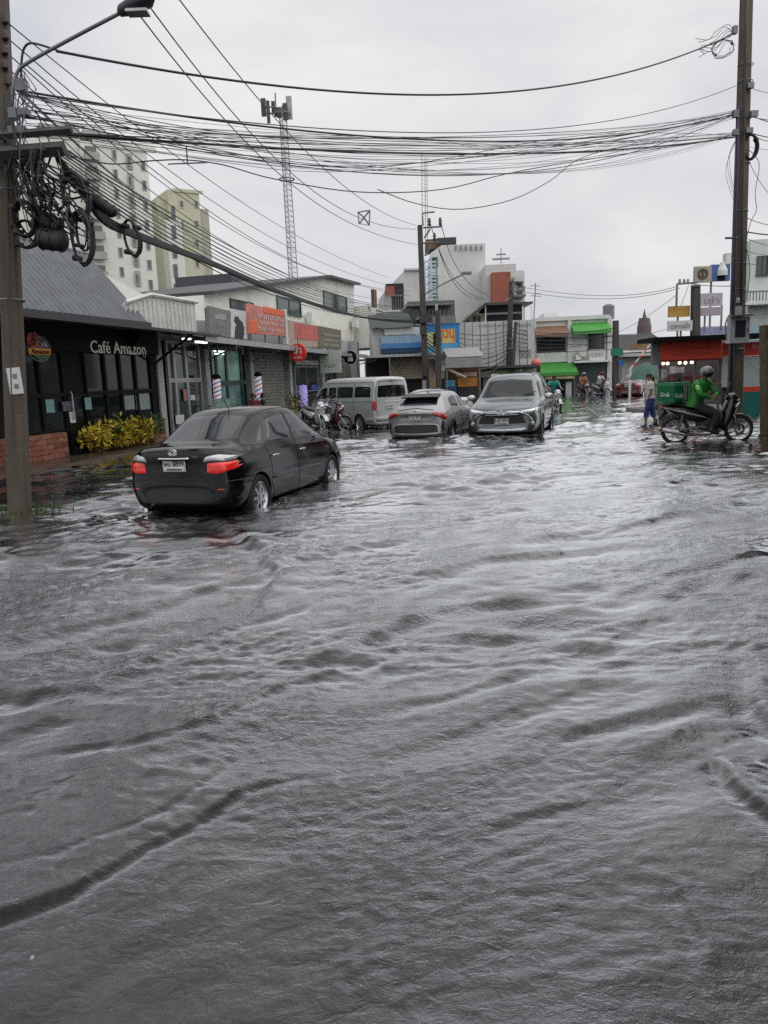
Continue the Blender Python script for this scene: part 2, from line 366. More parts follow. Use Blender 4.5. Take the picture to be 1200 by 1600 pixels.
    # the rest of the flood, away from the picture
    o2 = MB().add([(-1.6-.98*1.25, 1.25, -.01), (-60, 1.25, -.01), (-60, -30, -.01), (60, -30, -.01), (60, 1.25, -.01), (1.6+.98*1.25, 1.25, -.01)], [(0, 1, 2, 3, 4, 5)]).build('water', m); tag(o2, kind='structure')
build_water()
# ================================================================== buildings
class Fac:
    """a thing standing on a vertical plane: local x runs along it, local y goes into it, z is up"""
    def __init__(s, name, p0, u, label=None, cat=None, group=None, z=0):
        s.p0 = Vector((p0[0], p0[1], 0)); s.u = Vector((u[0], u[1], 0)).normalized(); s.n = Vector((-s.u.y, s.u.x, 0))
        s.root = empty(name, s.p0+Vector((0, 0, z)), math.atan2(s.u.y, s.u.x), label, cat, group); s.z = z
    def at(s, px, py, y=0):
        r = ray(px, py); o = Vector((0, 0, CAM_H)); q = s.p0+s.n*y
        k = (q-o).dot(s.n)/r.dot(s.n); p = o+r*k; return (p-s.p0).dot(s.u), p.z-s.z
    def rect(s, x0, y0, x1, y1, y=0):
        xm, ym = (x0+x1)/2, (y0+y1)/2
        return s.at(x0, ym, y)[0], s.at(x1, ym, y)[0], s.at(xm, y1, y)[1], s.at(xm, y0, y)[1]      # u0,u1,z0,z1
    def box(s, name, m, u0, u1, z0, z1, y0, y1, parent=None, mb=None):
        b = MB().box(((u0+u1)/2, (y0+y1)/2, (z0+z1)/2), (abs(u1-u0), abs(y1-y0), abs(z1-z0)))
        return b.build(name, m, parent or s.root)
    def pbox(s, name, m, px, y0, y1, parent=None):       # pixel rectangle on the plane y0
        u0, u1, z0, z1 = s.rect(*px, y=min(y0, y1)); return s.box(name, m, u0, u1, z0, z1, y0, y1, parent)
    def window(s, px=None, uz=None, y=0, fm=None, gm=None, nx=1, nz=1, fr=.06, name='window', d=.05, sill=True):
        u0, u1, z0, z1 = uz or s.rect(*px, y=y)
        fm = fm or mat('window_frame_dark', (.05, .055, .06), .4); gm = gm or GLD
        f = MB()
        for (a, b, c, e) in ((u0, u0+fr, z0, z1), (u1-fr, u1, z0, z1), (u0+fr, u1-fr, z0, z0+fr), (u0+fr, u1-fr, z1-fr, z1)):
            f.box(((a+b)/2, y-d/2, (c+e)/2), (abs(b-a), d+.04, abs(e-c)))
        for i in range(1, nx): f.box((u0+(u1-u0)*i/nx, y-d*.35, (z0+z1)/2), (fr*.7, d*.7+.02, z1-z0-2*fr))
        for i in range(1, nz): f.box(((u0+u1)/2, y-d*.4, z0+(z1-z0)*i/nz), (u1-u0-2*fr, d*.6+.02, fr*.7))
        if sill: f.box(((u0+u1)/2, y-d*.5-.03, z0-.025), (u1-u0+.10, d+.10, .05))
        o = f.build(name, fm, s.root)
        for i in range(nx):
            for j in range(nz):
                a, b = u0+(u1-u0)*i/nx, u0+(u1-u0)*(i+1)/nx; c, e = z0+(z1-z0)*j/nz, z0+(z1-z0)*(j+1)/nz
                MB().box(((a+b)/2, y-.008, (c+e)/2), (b-a-fr*.7, .012, e-c-fr*.7)).build('pane', gm, o)
        return o
    def text(s, txt, m, px, y, parent=None, name='lettering', bold=.0, ratio=None, depth=.008):
        u0, u1, z0, z1 = s.rect(*px, y=y); t = text_mb(txt, 1, .01, bold=bold)
        xs = [v[0] for v in t.v]; ys = [v[1] for v in t.v]; sx = (u1-u0)/(max(xs)-min(xs)); sy = (z1-z0)/(max(ys)-min(ys))
        cx, cy = (max(xs)+min(xs))/2, (max(ys)+min(ys))/2
        b = MB(); b.v = [((v[0]-cx)*sx+(u0+u1)/2, y-(depth if v[2] > 0 else 0), (v[1]-cy)*sy+(z0+z1)/2) for v in t.v]; b.f = t.f; b.mi = [0]*len(t.f)
        return b.build(name, m, parent or s.root)
GLD = mat('window_glass_dark', (.020, .026, .030), .08, var=.3, scale=.8, spec=.7)
GLG = mat('window_glass_green', (.05, .085, .080), .10, var=.3, scale=.8, spec=.7)
WHT = mat('painted_render_white', (.74, .75, .72), .75, var=.10, scale=1.2, dirt=.35, bump=.15)
WH2 = mat('painted_render_grey', (.42, .43, .43), .8, var=.12, scale=1, dirt=.4)
CRM = mat('painted_render_cream', (.60, .58, .49), .8, var=.08, scale=.5, dirt=.25)
YEL = mat('painted_render_yellow', (.55, .55, .41), .8, var=.06, scale=.4, dirt=.2)
BLKP = mat('black_painted_board', (.008, .008, .010), .7, var=.25, scale=4, spec=.15)
STL = mat('grey_steel', (.18, .19, .20), .45, .4, var=.2, scale=4)
ALU = mat('aluminium_frame', (.40, .41, .42), .4, .5, var=.1, scale=4)
ROOFG = mat('roof_sheet_grey', (.135, .145, .16), .42, .3, var=.2, scale=3, dirt=.3)
ROOFD = mat('roof_sheet_dark', (.05, .055, .06), .5, .2, var=.25, scale=2, dirt=.3)
GRN = mat('green_awning_cloth', (.07, .33, .06), .7, var=.12, scale=3)
REDB = mat('red_sign_board', (.80, .085, .05), .5, var=.12, scale=3)
WB = mat('sign_white', (.66, .67, .66), .5, var=.06, scale=2, dirt=.2)
CONC = mat('concrete', (.30, .29, .27), .85, var=.2, scale=3, bump=.4, dirt=.5)
BRK = mat('brick_red', (.30, .105, .070), .85, var=.35, scale=9, bump=.3)
BRK2 = mat('brick_pale', (.34, .14, .10), .85, var=.35, scale=9, bump=.3)
MORT = mat('mortar', (.20, .13, .11), .9, var=.2)
BEI = mat('beige_board', (.50, .44, .35), .7, var=.06, dirt=.2)
def ribbed(mb, u0, u1, z0, z1, y, pitch=.18, d=.02, axis='u'):
    n = max(2, int(round((u1-u0)/pitch)))
    for i in range(n):
        a = u0+(u1-u0)*(i+.5)/n; mb.box((a, y, (z0+z1)/2), ((u1-u0)/n*.45, d*2, z1-z0))
WL = -12.7
def row(name, l, label, cat, z=0, group=None): return Fac(name, LX*l, AX, label, cat, group, z)
# raised pavement in front of the left row
pv = MB(); pv.hexa([RW(2, -24, -.5), RW(2, -11.3, -.5), RW(62, -11.3, -.5), RW(62, -24, -.5), RW(2, -24, .07), RW(2, -11.3, .05), RW(62, -11.3, .05), RW(62, -24, .07)])
tag(pv.build('pavement', mat('muddy_concrete', (.11, .085, .065), .25, var=.45, scale=1.6, bump=.5, bscale=9, dirt=.5)), kind='structure')
kb = MB(); kb.hexa([RW(2, -11.296, -.5), RW(2, -11.1, -.5), RW(62, -11.1, -.5), RW(62, -11.296, -.5), RW(2, -11.296, .02), RW(2, -11.1, .0), RW(62, -11.1, .0), RW(62, -11.296, .02)])
tag(kb.build('kerb', MATS['muddy_concrete']), kind='structure')

# ---- the black café ------------------------------------------------------------
F = row('cafe_building', WL, 'black cafe with dark glass front and a steep grey corrugated roof', 'cafe', .05)
def fa(px, py, y=0): return F.at(px, py, y)
e1 = fa(247, 600)[0]; zE = fa(140, 497, -.6)[1]
F.box('wall', BLKP, 8, e1, 0, zE+.2, 0, 9)
cols = [28, 60, 97, 131, 163, 187, 211, 235]        # window posts seen in the photo
zs = fa(215, 660)[1]; zm = fa(200, 612)[1]; zt = fa(200, 552)[1]
tint = mat('cafe_glass', (.010, .014, .016), .05, var=.6, scale=.7, spec=.35)
for a, b in zip(cols, cols[1:]):
    if a == 97: continue
    u0, u1 = fa(a, 600)[0], fa(b, 600)[0]
    F.window(uz=(u0, u1, zs, zm), gm=tint, fm=BLKP, fr=.05, sill=False); F.window(uz=(u0, u1, zm, zt), gm=tint, fm=BLKP, fr=.05, sill=False)
u0, u1 = fa(99, 600)[0], fa(130, 600)[0]             # the open doorway with a notice
d = F.window(uz=(u0, u1, 0.02, zm), gm=tint, fm=BLKP, fr=.07, sill=False, name='door')
MB().tube([(u0+.12, -.10, .9), (u0+.12, -.13, .95), (u0+.12, -.13, 1.55), (u0+.12, -.10, 1.6)], .018, 6).build('handle', ALU, d)
n_ = F.pbox('notice', mat('notice_dark', (.09, .10, .13), .5, var=.8, scale=14), (98, 627, 116, 642), -.09, -.06)
MB().box((fa(109, 652)[0], -.08, fa(109, 652)[1]), (.22, .02, .28)).build('sheet', WB, F.root)
for px in ((72, 624, 85, 645), (133, 621, 143, 640)): F.pbox('poster', mat('poster_teal', (.18, .36, .34), .5, var=.2, scale=6), px, -.075, -.062)
F.pbox('blind', mat('blind_pale', (.25, .29, .30), .5), (190, 618, 210, 640), -.034, -.022); F.pbox('blind', MATS['blind_pale'], (213, 615, 234, 640), -.034, -.022)
# brick plinths, brick by brick
def brickwork(F, u0, u1, z0, z1, y, name='plinth', bw=.40, bh=.115):
    core = F.box(name, MORT, u0, u1, z0, z1, y+.015, y+.14)
    r = random.Random(5); me = [MB().box((0, 0, 0), (bw-.014, .05, bh-.012)).mesh('brick', m) for m in (BRK, BRK2, mat('brick_dark', (.20, .075, .055), .85, var=.3, scale=9))]
    nz = max(1, round((z1-z0)/bh)); hh = (z1-z0)/nz
    for j in range(nz):
        x = u0 - (bw/2 if j % 2 else 0)
        while x < u1-.02:
            a, b = max(x, u0), min(x+bw, u1)
            if b-a > .06:
                o = bpy.data.objects.new('brick', me[r.randrange(3)]); C.objects.link(o); o.parent = core; o.location = ((a+b)/2, y+.004+r.uniform(-.004, .004), z0+(j+.5)*hh); o.scale = ((b-a-.014)/(bw-.014), 1, (hh-.012)/(bh-.012))
            x += bw
    return core
brickwork(F, fa(28, 690)[0]-2.2, fa(97, 690)[0], 0, zs-.02, -.15)
brickwork(F, fa(134, 680)[0], e1-.05, 0, zs+.0, -.15)
F.pbox('planter_shelf', ALU, (166, 661, 222, 669), -.30, -.16)
# black signboard band with lettering and round logo
F.box('signboard', BLKP, 8, e1, fa(200, 553)[1], zE-.02, -.12, -.0)
LET = mat('sign_letter_pale', (.62, .60, .52), .5, emit=.12)
F.text('Café Amazon', LET, (141, 534, 227, 553), -.125, bold=.006)
lg = empty('round_logo', (0, 0, 0)); lg.parent = F.root
uc, zc = fa(62, 545, -.4); rr = abs(fa(80, 545, -.4)[0]-uc)*.94; rz_ = abs(fa(62, 526, -.4)[1]-zc)
def disc(n, k, m, y, uu=uc, zz=zc, p=lg, a0=0, a1=2*math.pi, r1=None, r2=None):
    b = MB(); N_ = 32; pts = [(uu+(r1 or rr)*k*math.cos(a0+(a1-a0)*i/N_), zz+(r2 or rz_)*k*math.sin(a0+(a1-a0)*i/N_)) for i in range(N_+1)]
    b.add([(q[0], y, q[1]) for q in pts]+[(q[0], y+.03, q[1]) for q in pts], [tuple(range(N_+1)), tuple(range(N_+1, 2*N_+2))]+[(i, i+1, i+N_+2, i+N_+1) for i in range(N_)]+[(N_, 0, N_+1, 2*N_+1)])
    return b.build(n, m, p)
LG = mat('logo_green', (.02, .10, .04), .5); LO = mat('logo_orange', (.62, .24, .03), .5, emit=.08); LR = mat('logo_red', (.55, .05, .03), .5)
disc('rim', 1.06, mat('logo_rim', (.35, .30, .16), .4), -.40); disc('disc', .98, mat('logo_dark', (.015, .03, .02), .5), -.425)
disc('lower_leaf', .9, LG, -.445, a0=math.pi*1.05, a1=math.pi*1.95)
F.pbox('band', LO, (46, 544, 79, 554), -.47, -.44, lg); F.text('Amazon', BLKP, (49, 545, 77, 553), -.475, lg, bold=.01)
F.text('Café', WB, (58, 533, 73, 542), -.46, lg, bold=.01)
for (x, y, r_) in ((49, 530, .16), (54, 527, .12), (52, 536, .13)): q = fa(x, y, -.45); disc('blossom', 1, LR, -.46, q[0], q[1], lg, r1=r_, r2=r_)
MB().box((uc-rr*.9, -.2, zc), (.05, .42, rz_*1.2)).build('bracket', STL, lg)
# corrugated roof: sheets side by side, real ribs
def corrugated(mb, pA, pB, up, n, h=.03, mi=0, sub=6):
    """from line A-B, ribs running along vector up"""
    A, B, U_ = Vector(pA), Vector(pB), Vector(up); d = (B-A); nn = d.cross(U_).normalized()
    if nn.z < 0: nn = -nn
    rows = []
    for i in range(n*4+1):
        t = i/(n*4); o = nn*(h*(0, 1, 1, 0)[i % 4]); rows.append([A+d*t+o, A+d*t+U_+o])
    mb.grid(rows, mi=mi)
yr = 1.0; eav = zE; u_end = fa(232, 505, -.75)[0]
rz = F.at(140, 400, yr)[1]
r0 = MB(); corrugated(r0, (8, -.75, eav), (u_end, -.75, eav-.0), (0, yr+.75, rz-eav), 54, .06)
ro = r0.build('roof', ROOFG, F.root)
r1 = MB(); corrugated(r1, (8, yr, rz+.04), (u_end, yr, rz+.04), (0, 4.5, -1.8), 62, .035); r1.build('roof_back', ROOFG, ro)
MB().tube([(8, yr, rz+.03), (u_end, yr, rz+.03)], .07, 8).build('ridge_cap', ROOFG, ro)
MB().add([(u_end-.03, -.70, eav-.02), (u_end-.03, yr, rz), (u_end-.03, yr+4.4, rz-1.8), (u_end-.03, yr+4.4, 2.5), (u_end-.03, -.0, 2.5)], [(0, 1, 2, 3, 4)]).build('gable', BLKP, F.root)
MB().box(((8+u_end)/2, -.80, eav-.06), (u_end-8, .10, .16)).build('gutter', ROOFD, ro)
# flat dark canopy running on from the café over the next shop
cz = F.at(240, 516, -1.2)[1]; u2 = F.at(332, 524, -1.2)[0]
MB().hexa([(8, -1.5, eav-.22), (u2, -1.5, cz-.05), (u2, 0, cz+.12), (8, 0, eav-.10), (8, -1.5, eav-.14), (u2, -1.5, cz+.02), (u2, 0, cz+.2), (8, 0, eav-.02)]).build('canopy', ROOFD, F.root)
for px in (247,):
    u = F.at(px, 600, -.1)[0]; MB().tube([(u, -.05, 2.35), (u, -1.4, eav-.25)], .035, 6).build('canopy_strut', BLKP, F.root)
# downlights
LMP = mat('lamp_white', (.9, .9, .88), .4, emit=2.2)
for px in (287, 296): q = F.at(px, 531, -.7); MB().lathe([(0, 0), (.05, 0), (.06, .05), (0, .06)], 12, M=Matrix.Translation((q[0], -.7, q[1]))).build('downlight', LMP, F.root)

# ---- white ribbed fascia building behind the canopy ---------------------------
F2 = row('shed_building', WL+.5, 'white ribbed metal shed with a shallow gable standing behind the cafe roof', 'building', .05)
a = [F2.at(*p, 0) for p in ((197, 475), (233, 463), (305, 474), (305, 520), (197, 512))]
rib = mat('ribbed_sheet_white', (.72, .72, .69), .6, var=.12, scale=1.5, dirt=.45)
mb = MB(); mb.prism([(a[4][0], a[4][1]), (a[3][0], a[3][1]), (a[2][0], a[2][1]), (a[1][0], a[1][1]), (a[0][0], a[0][1])], -.0, -6, M=Matrix.Rotation(R(90), 4, 'X')); mb.build('wall', rib, F2.root)
rb = MB(); n = 16
for i in range(n):
    u = a[0][0]+(a[2][0]-a[0][0])*(i+.5)/n; k_ = (u-a[0][0])/(a[2][0]-a[0][0]); pk = (a[1][0]-a[0][0])/(a[2][0]-a[0][0])
    zt_ = a[0][1]+(a[1][1]-a[0][1])*min(1, k_/pk) if k_ < pk else a[1][1]+(a[2][1]-a[1][1])*(k_-pk)/(1-pk)
    rb.box((u, -.02, (a[4][1]+zt_)/2-.03), (.05, .04, zt_-a[4][1]-.06))
o = rb.build('cladding_rib', rib, F2.root); o['kind'] = 'stuff'
MB().tube([(a[0][0]-.1, -.05, a[0][1]+.04), (a[1][0], -.05, a[1][1]+.05), (a[2][0]+.05, -.05, a[2][1]+.04)], .06, 6).build('roof_trim', WHT, F2.root)
b = [F2.at(*p, 3.5) for p in ((20, 372), (70, 383), (140, 416), (235, 466), (235, 500), (20, 500))]
MB().prism([(q[0], q[1]) for q in (b[5], b[4], b[3], b[2], b[1], b[0])], -3.5, -9, M=Matrix.Rotation(R(90), 4, 'X')).build('rear_gable', mat('gable_white', (.76, .77, .75), .7, var=.08, dirt=.15), F2.root)

# ---- row of shops with signs over a canopy ----------------------------------
FS = row('shop_row', WL, 'single storey row of shops under one grey canopy with steel posts', 'shop row', .05)
fs = FS.at
uA, uB = fs(243, 600)[0], fs(1200, 600)[0]
ua, ub = fs(243, 590)[0], fs(572, 600)[0]
ztop = fs(400, 512, 0)[1]
FS.box('wall', WH2, ua, ub, 0, ztop, .35, 9)
posts = [(243, 265), (318, 333), (388, 401), (449, 462), (500, 511), (553, 563)]
for x0, x1 in posts:
    u0, u1 = fs(x0+3, 600)[0], fs(x1, 600)[0]; FS.box('pillar', WH2, u0, u0+.32, 0, ztop, -.06, .36)
# bay 1: aluminium framed glass
u0, u1 = fs(266, 600)[0], fs(317, 600)[0]
zd = fs(290, 594)[1]; zt = fs(290, 534)[1]
k3 = [u0, u0+(u1-u0)*.20, u0+(u1-u0)*.55, u1]
gl1 = mat('shop_glass_teal', (.035, .055, .058), .07, var=.7, scale=.9, spec=.8)
for i in range(3):
    FS.window(uz=(k3[i], k3[i+1], zd, zt), y=.1, fm=ALU, gm=gl1, sill=False, fr=.07)
    FS.window(uz=(k3[i], k3[i+1], 0.02, zd), y=.1, fm=ALU, gm=gl1, sill=False, fr=.07, name='door' if i == 1 else 'window')
FS.box('backing', BLKP, u0, u1, 0, zt, .16, .30)
FS.pbox('poster', mat('poster_pink', (.45, .18, .17), .6, var=.3, scale=9), (287, 608, 292, 626), .02, .04); FS.pbox('poster', WB, (298, 617, 305, 625), .02, .04)
FS.pbox('poster', WB, (275, 648, 288, 662), .02, .04)
# bay 2: lit green glass of the barber
u0, u1 = fs(334, 600)[0], fs(387, 600)[0]; zd = fs(360, 598)[1]; zt = fs(360, 545)[1]
lit = mat('lit_shop_glass', (.16, .30, .26), .15, var=.55, scale=1.1, emit=.22); GRF = mat('dark_green_frame', (.008, .035, .028), .4)
lit2 = mat('lit_shop_glass_dim', (.10, .20, .18), .15, var=.6, scale=1.3, emit=.12)
k3 = [u0, u0+(u1-u0)*.14, u0+(u1-u0)*.42, u0+(u1-u0)*.86, u1]
for i in range(4):
    FS.window(uz=(k3[i], k3[i+1], zd, zt), y=.1, fm=GRF, gm=lit if i < 3 else GLD, sill=False, fr=.08)
    FS.window(uz=(k3[i], k3[i+1], 0.02, zd), y=.1, fm=GRF, gm=lit2 if i < 3 else GLD, sill=False, fr=.08, name='door' if i == 1 else 'window')
FS.box('backing', BLKP, u0, u1, 0, zt, .16, .30)
FS.pbox('strip_light', LMP, (335, 548, 352, 550), .0, .03); FS.pbox('strip_light', LMP, (336, 552, 350, 554), .0, .03)
# bay 3: roller shutter, slat by slat
def shutter(F, u0, u1, z0, z1, y, m, n=None, name='roller_shutter'):
    o = F.box(name, m, u0, u1, z0, z1, y+.03, y+.08); n = n or int((z1-z0)/.12); me = MB().prism([(0, 0), (.02, .02), (.02, .08), (0, .10)], 0, u1-u0, M=Matrix(((0, 0, 1, 0), (-1, 0, 0, 0), (0, 1, 0, 0), (0, 0, 0, 1)))).mesh('slat', m)
    for i in range(n):
        s_ = bpy.data.objects.new('slat', me); C.objects.link(s_); s_.parent = o; s_.location = (u0, y+.03, z0+(z1-z0)*i/n); s_.scale = (1, 1, (z1-z0)/n/.10*.92)
    return o
SHT = mat('shutter_grey', (.20, .20, .185), .55, .2, var=.12, scale=2, dirt=.3)
shutter(FS, fs(402, 600)[0], fs(448, 600)[0], .02, fs(425, 550)[1], .1, SHT, 22)
# bay 4 and 5: dark glass shop fronts with purple lamps
for x0, x1 in ((463, 499),):
    FS.window(uz=(fs(x0, 600)[0], fs(x1, 600)[0], .02, fs(480, 572)[1]), y=.1, fm=ALU, gm=gl1, nx=2, nz=2, sill=False)
FS.window(uz=(fs(512, 600)[0], fs(530, 600)[0], .02, fs(520, 580)[1]), y=.1, fm=ALU, gm=gl1, nx=2, sill=False)
shutter(FS, fs(531, 600)[0], fs(552, 600)[0], .02, fs(540, 560)[1], .1, SHT, 22)
FS.pbox('sign_strip', WB, (462, 563, 498, 570), -.03, .0)
PUR = mat('lamp_violet', (.36, .30, .70), .4, emit=.45); PU2 = mat('lamp_blue', (.10, .12, .75), .4, emit=1.0)
q = fs(471, 618); MB().lathe([(0, -.55), (.17, -.5), (.2, 0), (.17, .45), (0, .5)], 14, M=Matrix.Translation((q[0], -.1, q[1]))).build('violet_lamp', PUR, FS.root, smooth=True)
q = fs(506, 605); MB().lathe([(0, -.16), (.12, -.12), (.17, 0), (.12, .12), (0, .16)], 14, M=Matrix.Translation((q[0], -.3, q[1]))).build('blue_lamp', PU2, FS.root, smooth=True)
# canopy
zc0 = fs(333, 530, -1.3)[1]; zc1 = fs(560, 556, -1.3)[1]
CAN = mat('canopy_sheet', (.13, .135, .14), .5, .3, var=.25, scale=2, dirt=.4)
uc0, uc1 = fs(318, 530, -1.3)[0], fs(572, 557, -1.3)[0]
MB().hexa([(uc0, -1.3, zc0-.05), (uc1, -1.3, zc1-.05), (uc1, .3, zc1+.25), (uc0, .3, zc0+.25), (uc0, -1.3, zc0+.03), (uc1, -1.3, zc1+.03), (uc1, .3, zc1+.33), (uc0, .3, zc0+.33)]).build('canopy', CAN, FS.root)
MB().hexa([(uc0, -1.38, zc0-.10), (uc1, -1.38, zc1-.10), (uc1, -1.303, zc1-.10), (uc0, -1.303, zc0-.10), (uc0, -1.38, zc0+.08), (uc1, -1.38, zc1+.08), (uc1, -1.303, zc1+.08), (uc0, -1.303, zc0+.08)]).build('canopy_edge', ALU, FS.root)
for x0, x1 in posts[1:]:
    u = fs(x0+6, 600)[0]; MB().tube([(u, -.1, 2.5), (u, -1.25, zc0-.12+(zc1-zc0)*(u-uc0)/(uc1-uc0))], .03, 6).build('canopy_strut', ALU, FS.root)
    MB().box((u-.12, -.62, zc0-.1+(zc1-zc0)*(u-uc0)/(uc1-uc0)), (.06, 1.3, .12)).build('canopy_beam', STL, FS.root)
for px in (283+32, 371): FS.pbox('strip_light', LMP, (px-6, 533 if px < 330 else 535, px+9, 536 if px < 330 else 538), -1.0, -.9)
# signboards over the canopy (things of their own)
def board(name, label, px, m, y=-.9, frame=None, z0=None, depth=.12, legs=True, cat='sign', skew=0, l=WL):
    f = row(name, l, label, cat, .05)
    c = [f.at(px[0], px[1], y), f.at(px[2], px[3], y), f.at(px[4], px[5], y), f.at(px[6], px[7], y)]   # TL TR BR BL
    MB().hexa([(c[3][0], y, c[3][1]), (c[2][0], y, c[2][1]), (c[2][0], y+depth, c[2][1]), (c[3][0], y+depth, c[3][1]), (c[0][0], y, c[0][1]), (c[1][0], y, c[1][1]), (c[1][0], y+depth, c[1][1]), (c[0][0], y+depth, c[0][1])]).build('board', m, f.root)
    if legs:
        for k_ in (.1, .5, .9):
            u = c[3][0]+(c[2][0]-c[3][0])*k_; MB().box((u, y+depth+.03, (c[3][1]+c[0][1])/2-.3), (.05, .05, c[0][1]-c[3][1]+.5)).build('support', STL, f.root)
    return f
GRY = mat('sign_grey', (.20, .21, .20), .5, var=.12, dirt=.2)
f = board('shop_sign', 'grey sign board with pale lettering, leftmost over the canopy', (327, 478, 360, 486, 360, 527, 327, 523), GRY)
f.text('BARBER', WB, (336, 491, 353, 499), -.905); f.text('ร้านตัดผม', mat('sign_pale_grey', (.4, .41, .4), .5), (335, 503, 355, 511), -.905); f.text('SALON', MATS['sign_pale_grey'], (336, 514, 354, 521), -.905)
f = board('shop_sign', 'white sign board with a dark silhouette figure, beside the grey board', (361, 482, 386, 487, 386, 530, 361, 527), WB)
q = [f.at(*p, -.91) for p in ((367, 527), (368, 512), (370, 506), (366, 501), (367, 495), (371, 494), (374, 500), (378, 503), (381, 512), (380, 529))]
MB().prism([(a_[0], a_[1]) for a_ in q][::-1], .905, .93, M=Matrix.Rotation(R(90), 4, 'X')).build('silhouette', mat('silhouette_black', (.03, .03, .035), .6), f.root)
f = board('shop_sign', 'big red and white sign board crowded with lettering above the canopy', (389, 474, 447, 490, 447, 525, 389, 521), mat('sign_red_faded', (.62, .22, .17), .5, var=.2, scale=2), y=-1.0)
ro_ = mat('sign_orange_red', (.80, .14, .05), .5); pk_ = mat('sign_pink_white', (.74, .60, .56), .5, var=.3, scale=4)
f.pbox('panel', ro_, (391, 502, 402, 520), -1.015, -1.0); f.pbox('panel', ro_, (412, 482, 444, 491), -1.02, -1.0)
for i, (t_, x0, y0, x1, y1) in enumerate((('ซ่อมมือถือ', 403, 492, 443, 500), ('อุปกรณ์', 404, 502, 443, 510), ('รับซื้อ ขาย', 404, 511, 443, 518))): f.text(t_, pk_, (x0, y0, x1, y1), -1.012, bold=.01)
MB().hexa([(x, y, z) for x, y, z in [(f.at(447, 545, -1.0)[0], -1.05, f.at(447, 538, -1)[1]), (f.at(450, 545, -1)[0], -1.05, f.at(447, 538, -1)[1]), (f.at(450, 545, -1)[0], -.9, f.at(447, 538, -1)[1]), (f.at(447, 545, -1)[0], -.9, f.at(447, 538, -1)[1])]]+[(f.at(447, 545, -1.0)[0], -1.05, f.at(447, 484, -1)[1]), (f.at(450, 545, -1)[0], -1.05, f.at(447, 484, -1)[1]), (f.at(450, 545, -1)[0], -.9, f.at(447, 484, -1)[1]), (f.at(447, 545, -1)[0], -.9, f.at(447, 484, -1)[1])]).build('end_post', WB, f.root)
f = board('shop_sign', 'long faded red and cream sign board right of the big red sign', (451, 500, 497, 509, 497, 543, 451, 540), mat('sign_cream', (.45, .36, .29), .6, var=.1, dirt=.2), y=-1.0)
f.pbox('panel', mat('sign_red_sunbleached', (.60, .14, .12), .5, var=.25, scale=2), (461, 507, 497, 531), -1.015, -1.0)
f = board('shop_sign', 'grey brown sign board with stripes at the end of the row', (498, 509, 533, 516, 533, 547, 498, 543), mat('sign_taupe', (.17, .15, .12), .6, var=.2, dirt=.3), y=-1.0)
for yy in (522, 530, 537): f.pbox('stripe', mat('sign_stripe', (.26, .24, .20), .6), (506, yy, 531, yy+4), -1.012, -1.0)
def blade(name, label, cx, cy, rad, m, l=-11.25, square=None):
    """round or square sign hanging at right angles to the shop front, facing the viewer"""
    a_, z_ = Wl(cx, cy, l); root = empty(name, RW(a_, l, z_), -TH, label, 'sign'); k_ = (Vector((0, 0, CAM_H))-root.location).length/1200; r_ = rad*k_
    if square:
        w_, h_ = square[0]*k_, square[1]*k_; MB().box((0, 0, 0), (w_, .1, h_)).build('board', m, root)
    else: MB().lathe([(0, -.07), (r_*.97, -.07), (r_, -.05), (r_, .05), (r_*.97, .07), (0, .07)], 32, axis='Y').build('disc', m, root, smooth=40)
    MB().tube([(0, 0, r_*.95 if not square else h_/2), (0, 0, (r_ if not square else h_/2)+.35)], .02, 6).build('hanger', STL, root)
    return root, k_
r_, k_ = blade('hanging_sign', 'round red sign with white Thai lettering hanging under the canopy', 466, 551, 13.5, mat('sign_bright_red', (.60, .03, .025), .4, emit=.05))
t_ = text_mb('ขำ', 15*k_, .01, bold=.012*k_*20); MB().add(t_.v, t_.f, Matrix.Translation((0, -.085, 3*k_)) @ UP).build('lettering', WB, r_)
t_ = text_mb('ชานม', 6*k_, .01); MB().add(t_.v, t_.f, Matrix.Translation((0, -.085, -7*k_)) @ UP).build('lettering', WB, r_)
r_, k_ = blade('hanging_sign', 'square pale green sign hanging below the row of boards', 516.5, 565, 14, mat('sign_pale_green', (.50, .56, .50), .5, var=.12, dirt=.1), square=(33, 34))
t_ = text_mb('คลินิก', 7*k_, .01); MB().add(t_.v, t_.f, Matrix.Translation((0, -.06, -6*k_)) @ UP).build('lettering', mat('sign_soft_green', (.33, .42, .33), .5), r_)
r_, k_ = blade('hanging_sign', 'round black sign with a pale emblem and rim hanging near the van', 548, 559, 11.5, BLKP)
m_ = MB().tube([(11*k_*math.cos(i*math.pi/16), -.085, 11*k_*math.sin(i*math.pi/16)) for i in range(33)], .9*k_, 6); m_.build('rim', WH2, r_)
MB().box((0, -.08, -2.5*k_), (8*k_, .02, 6*k_)).build('emblem', WH2, r_); MB().box((0, -.08, 4*k_), (6*k_, .02, 4*k_)).build('emblem', WH2, r_)
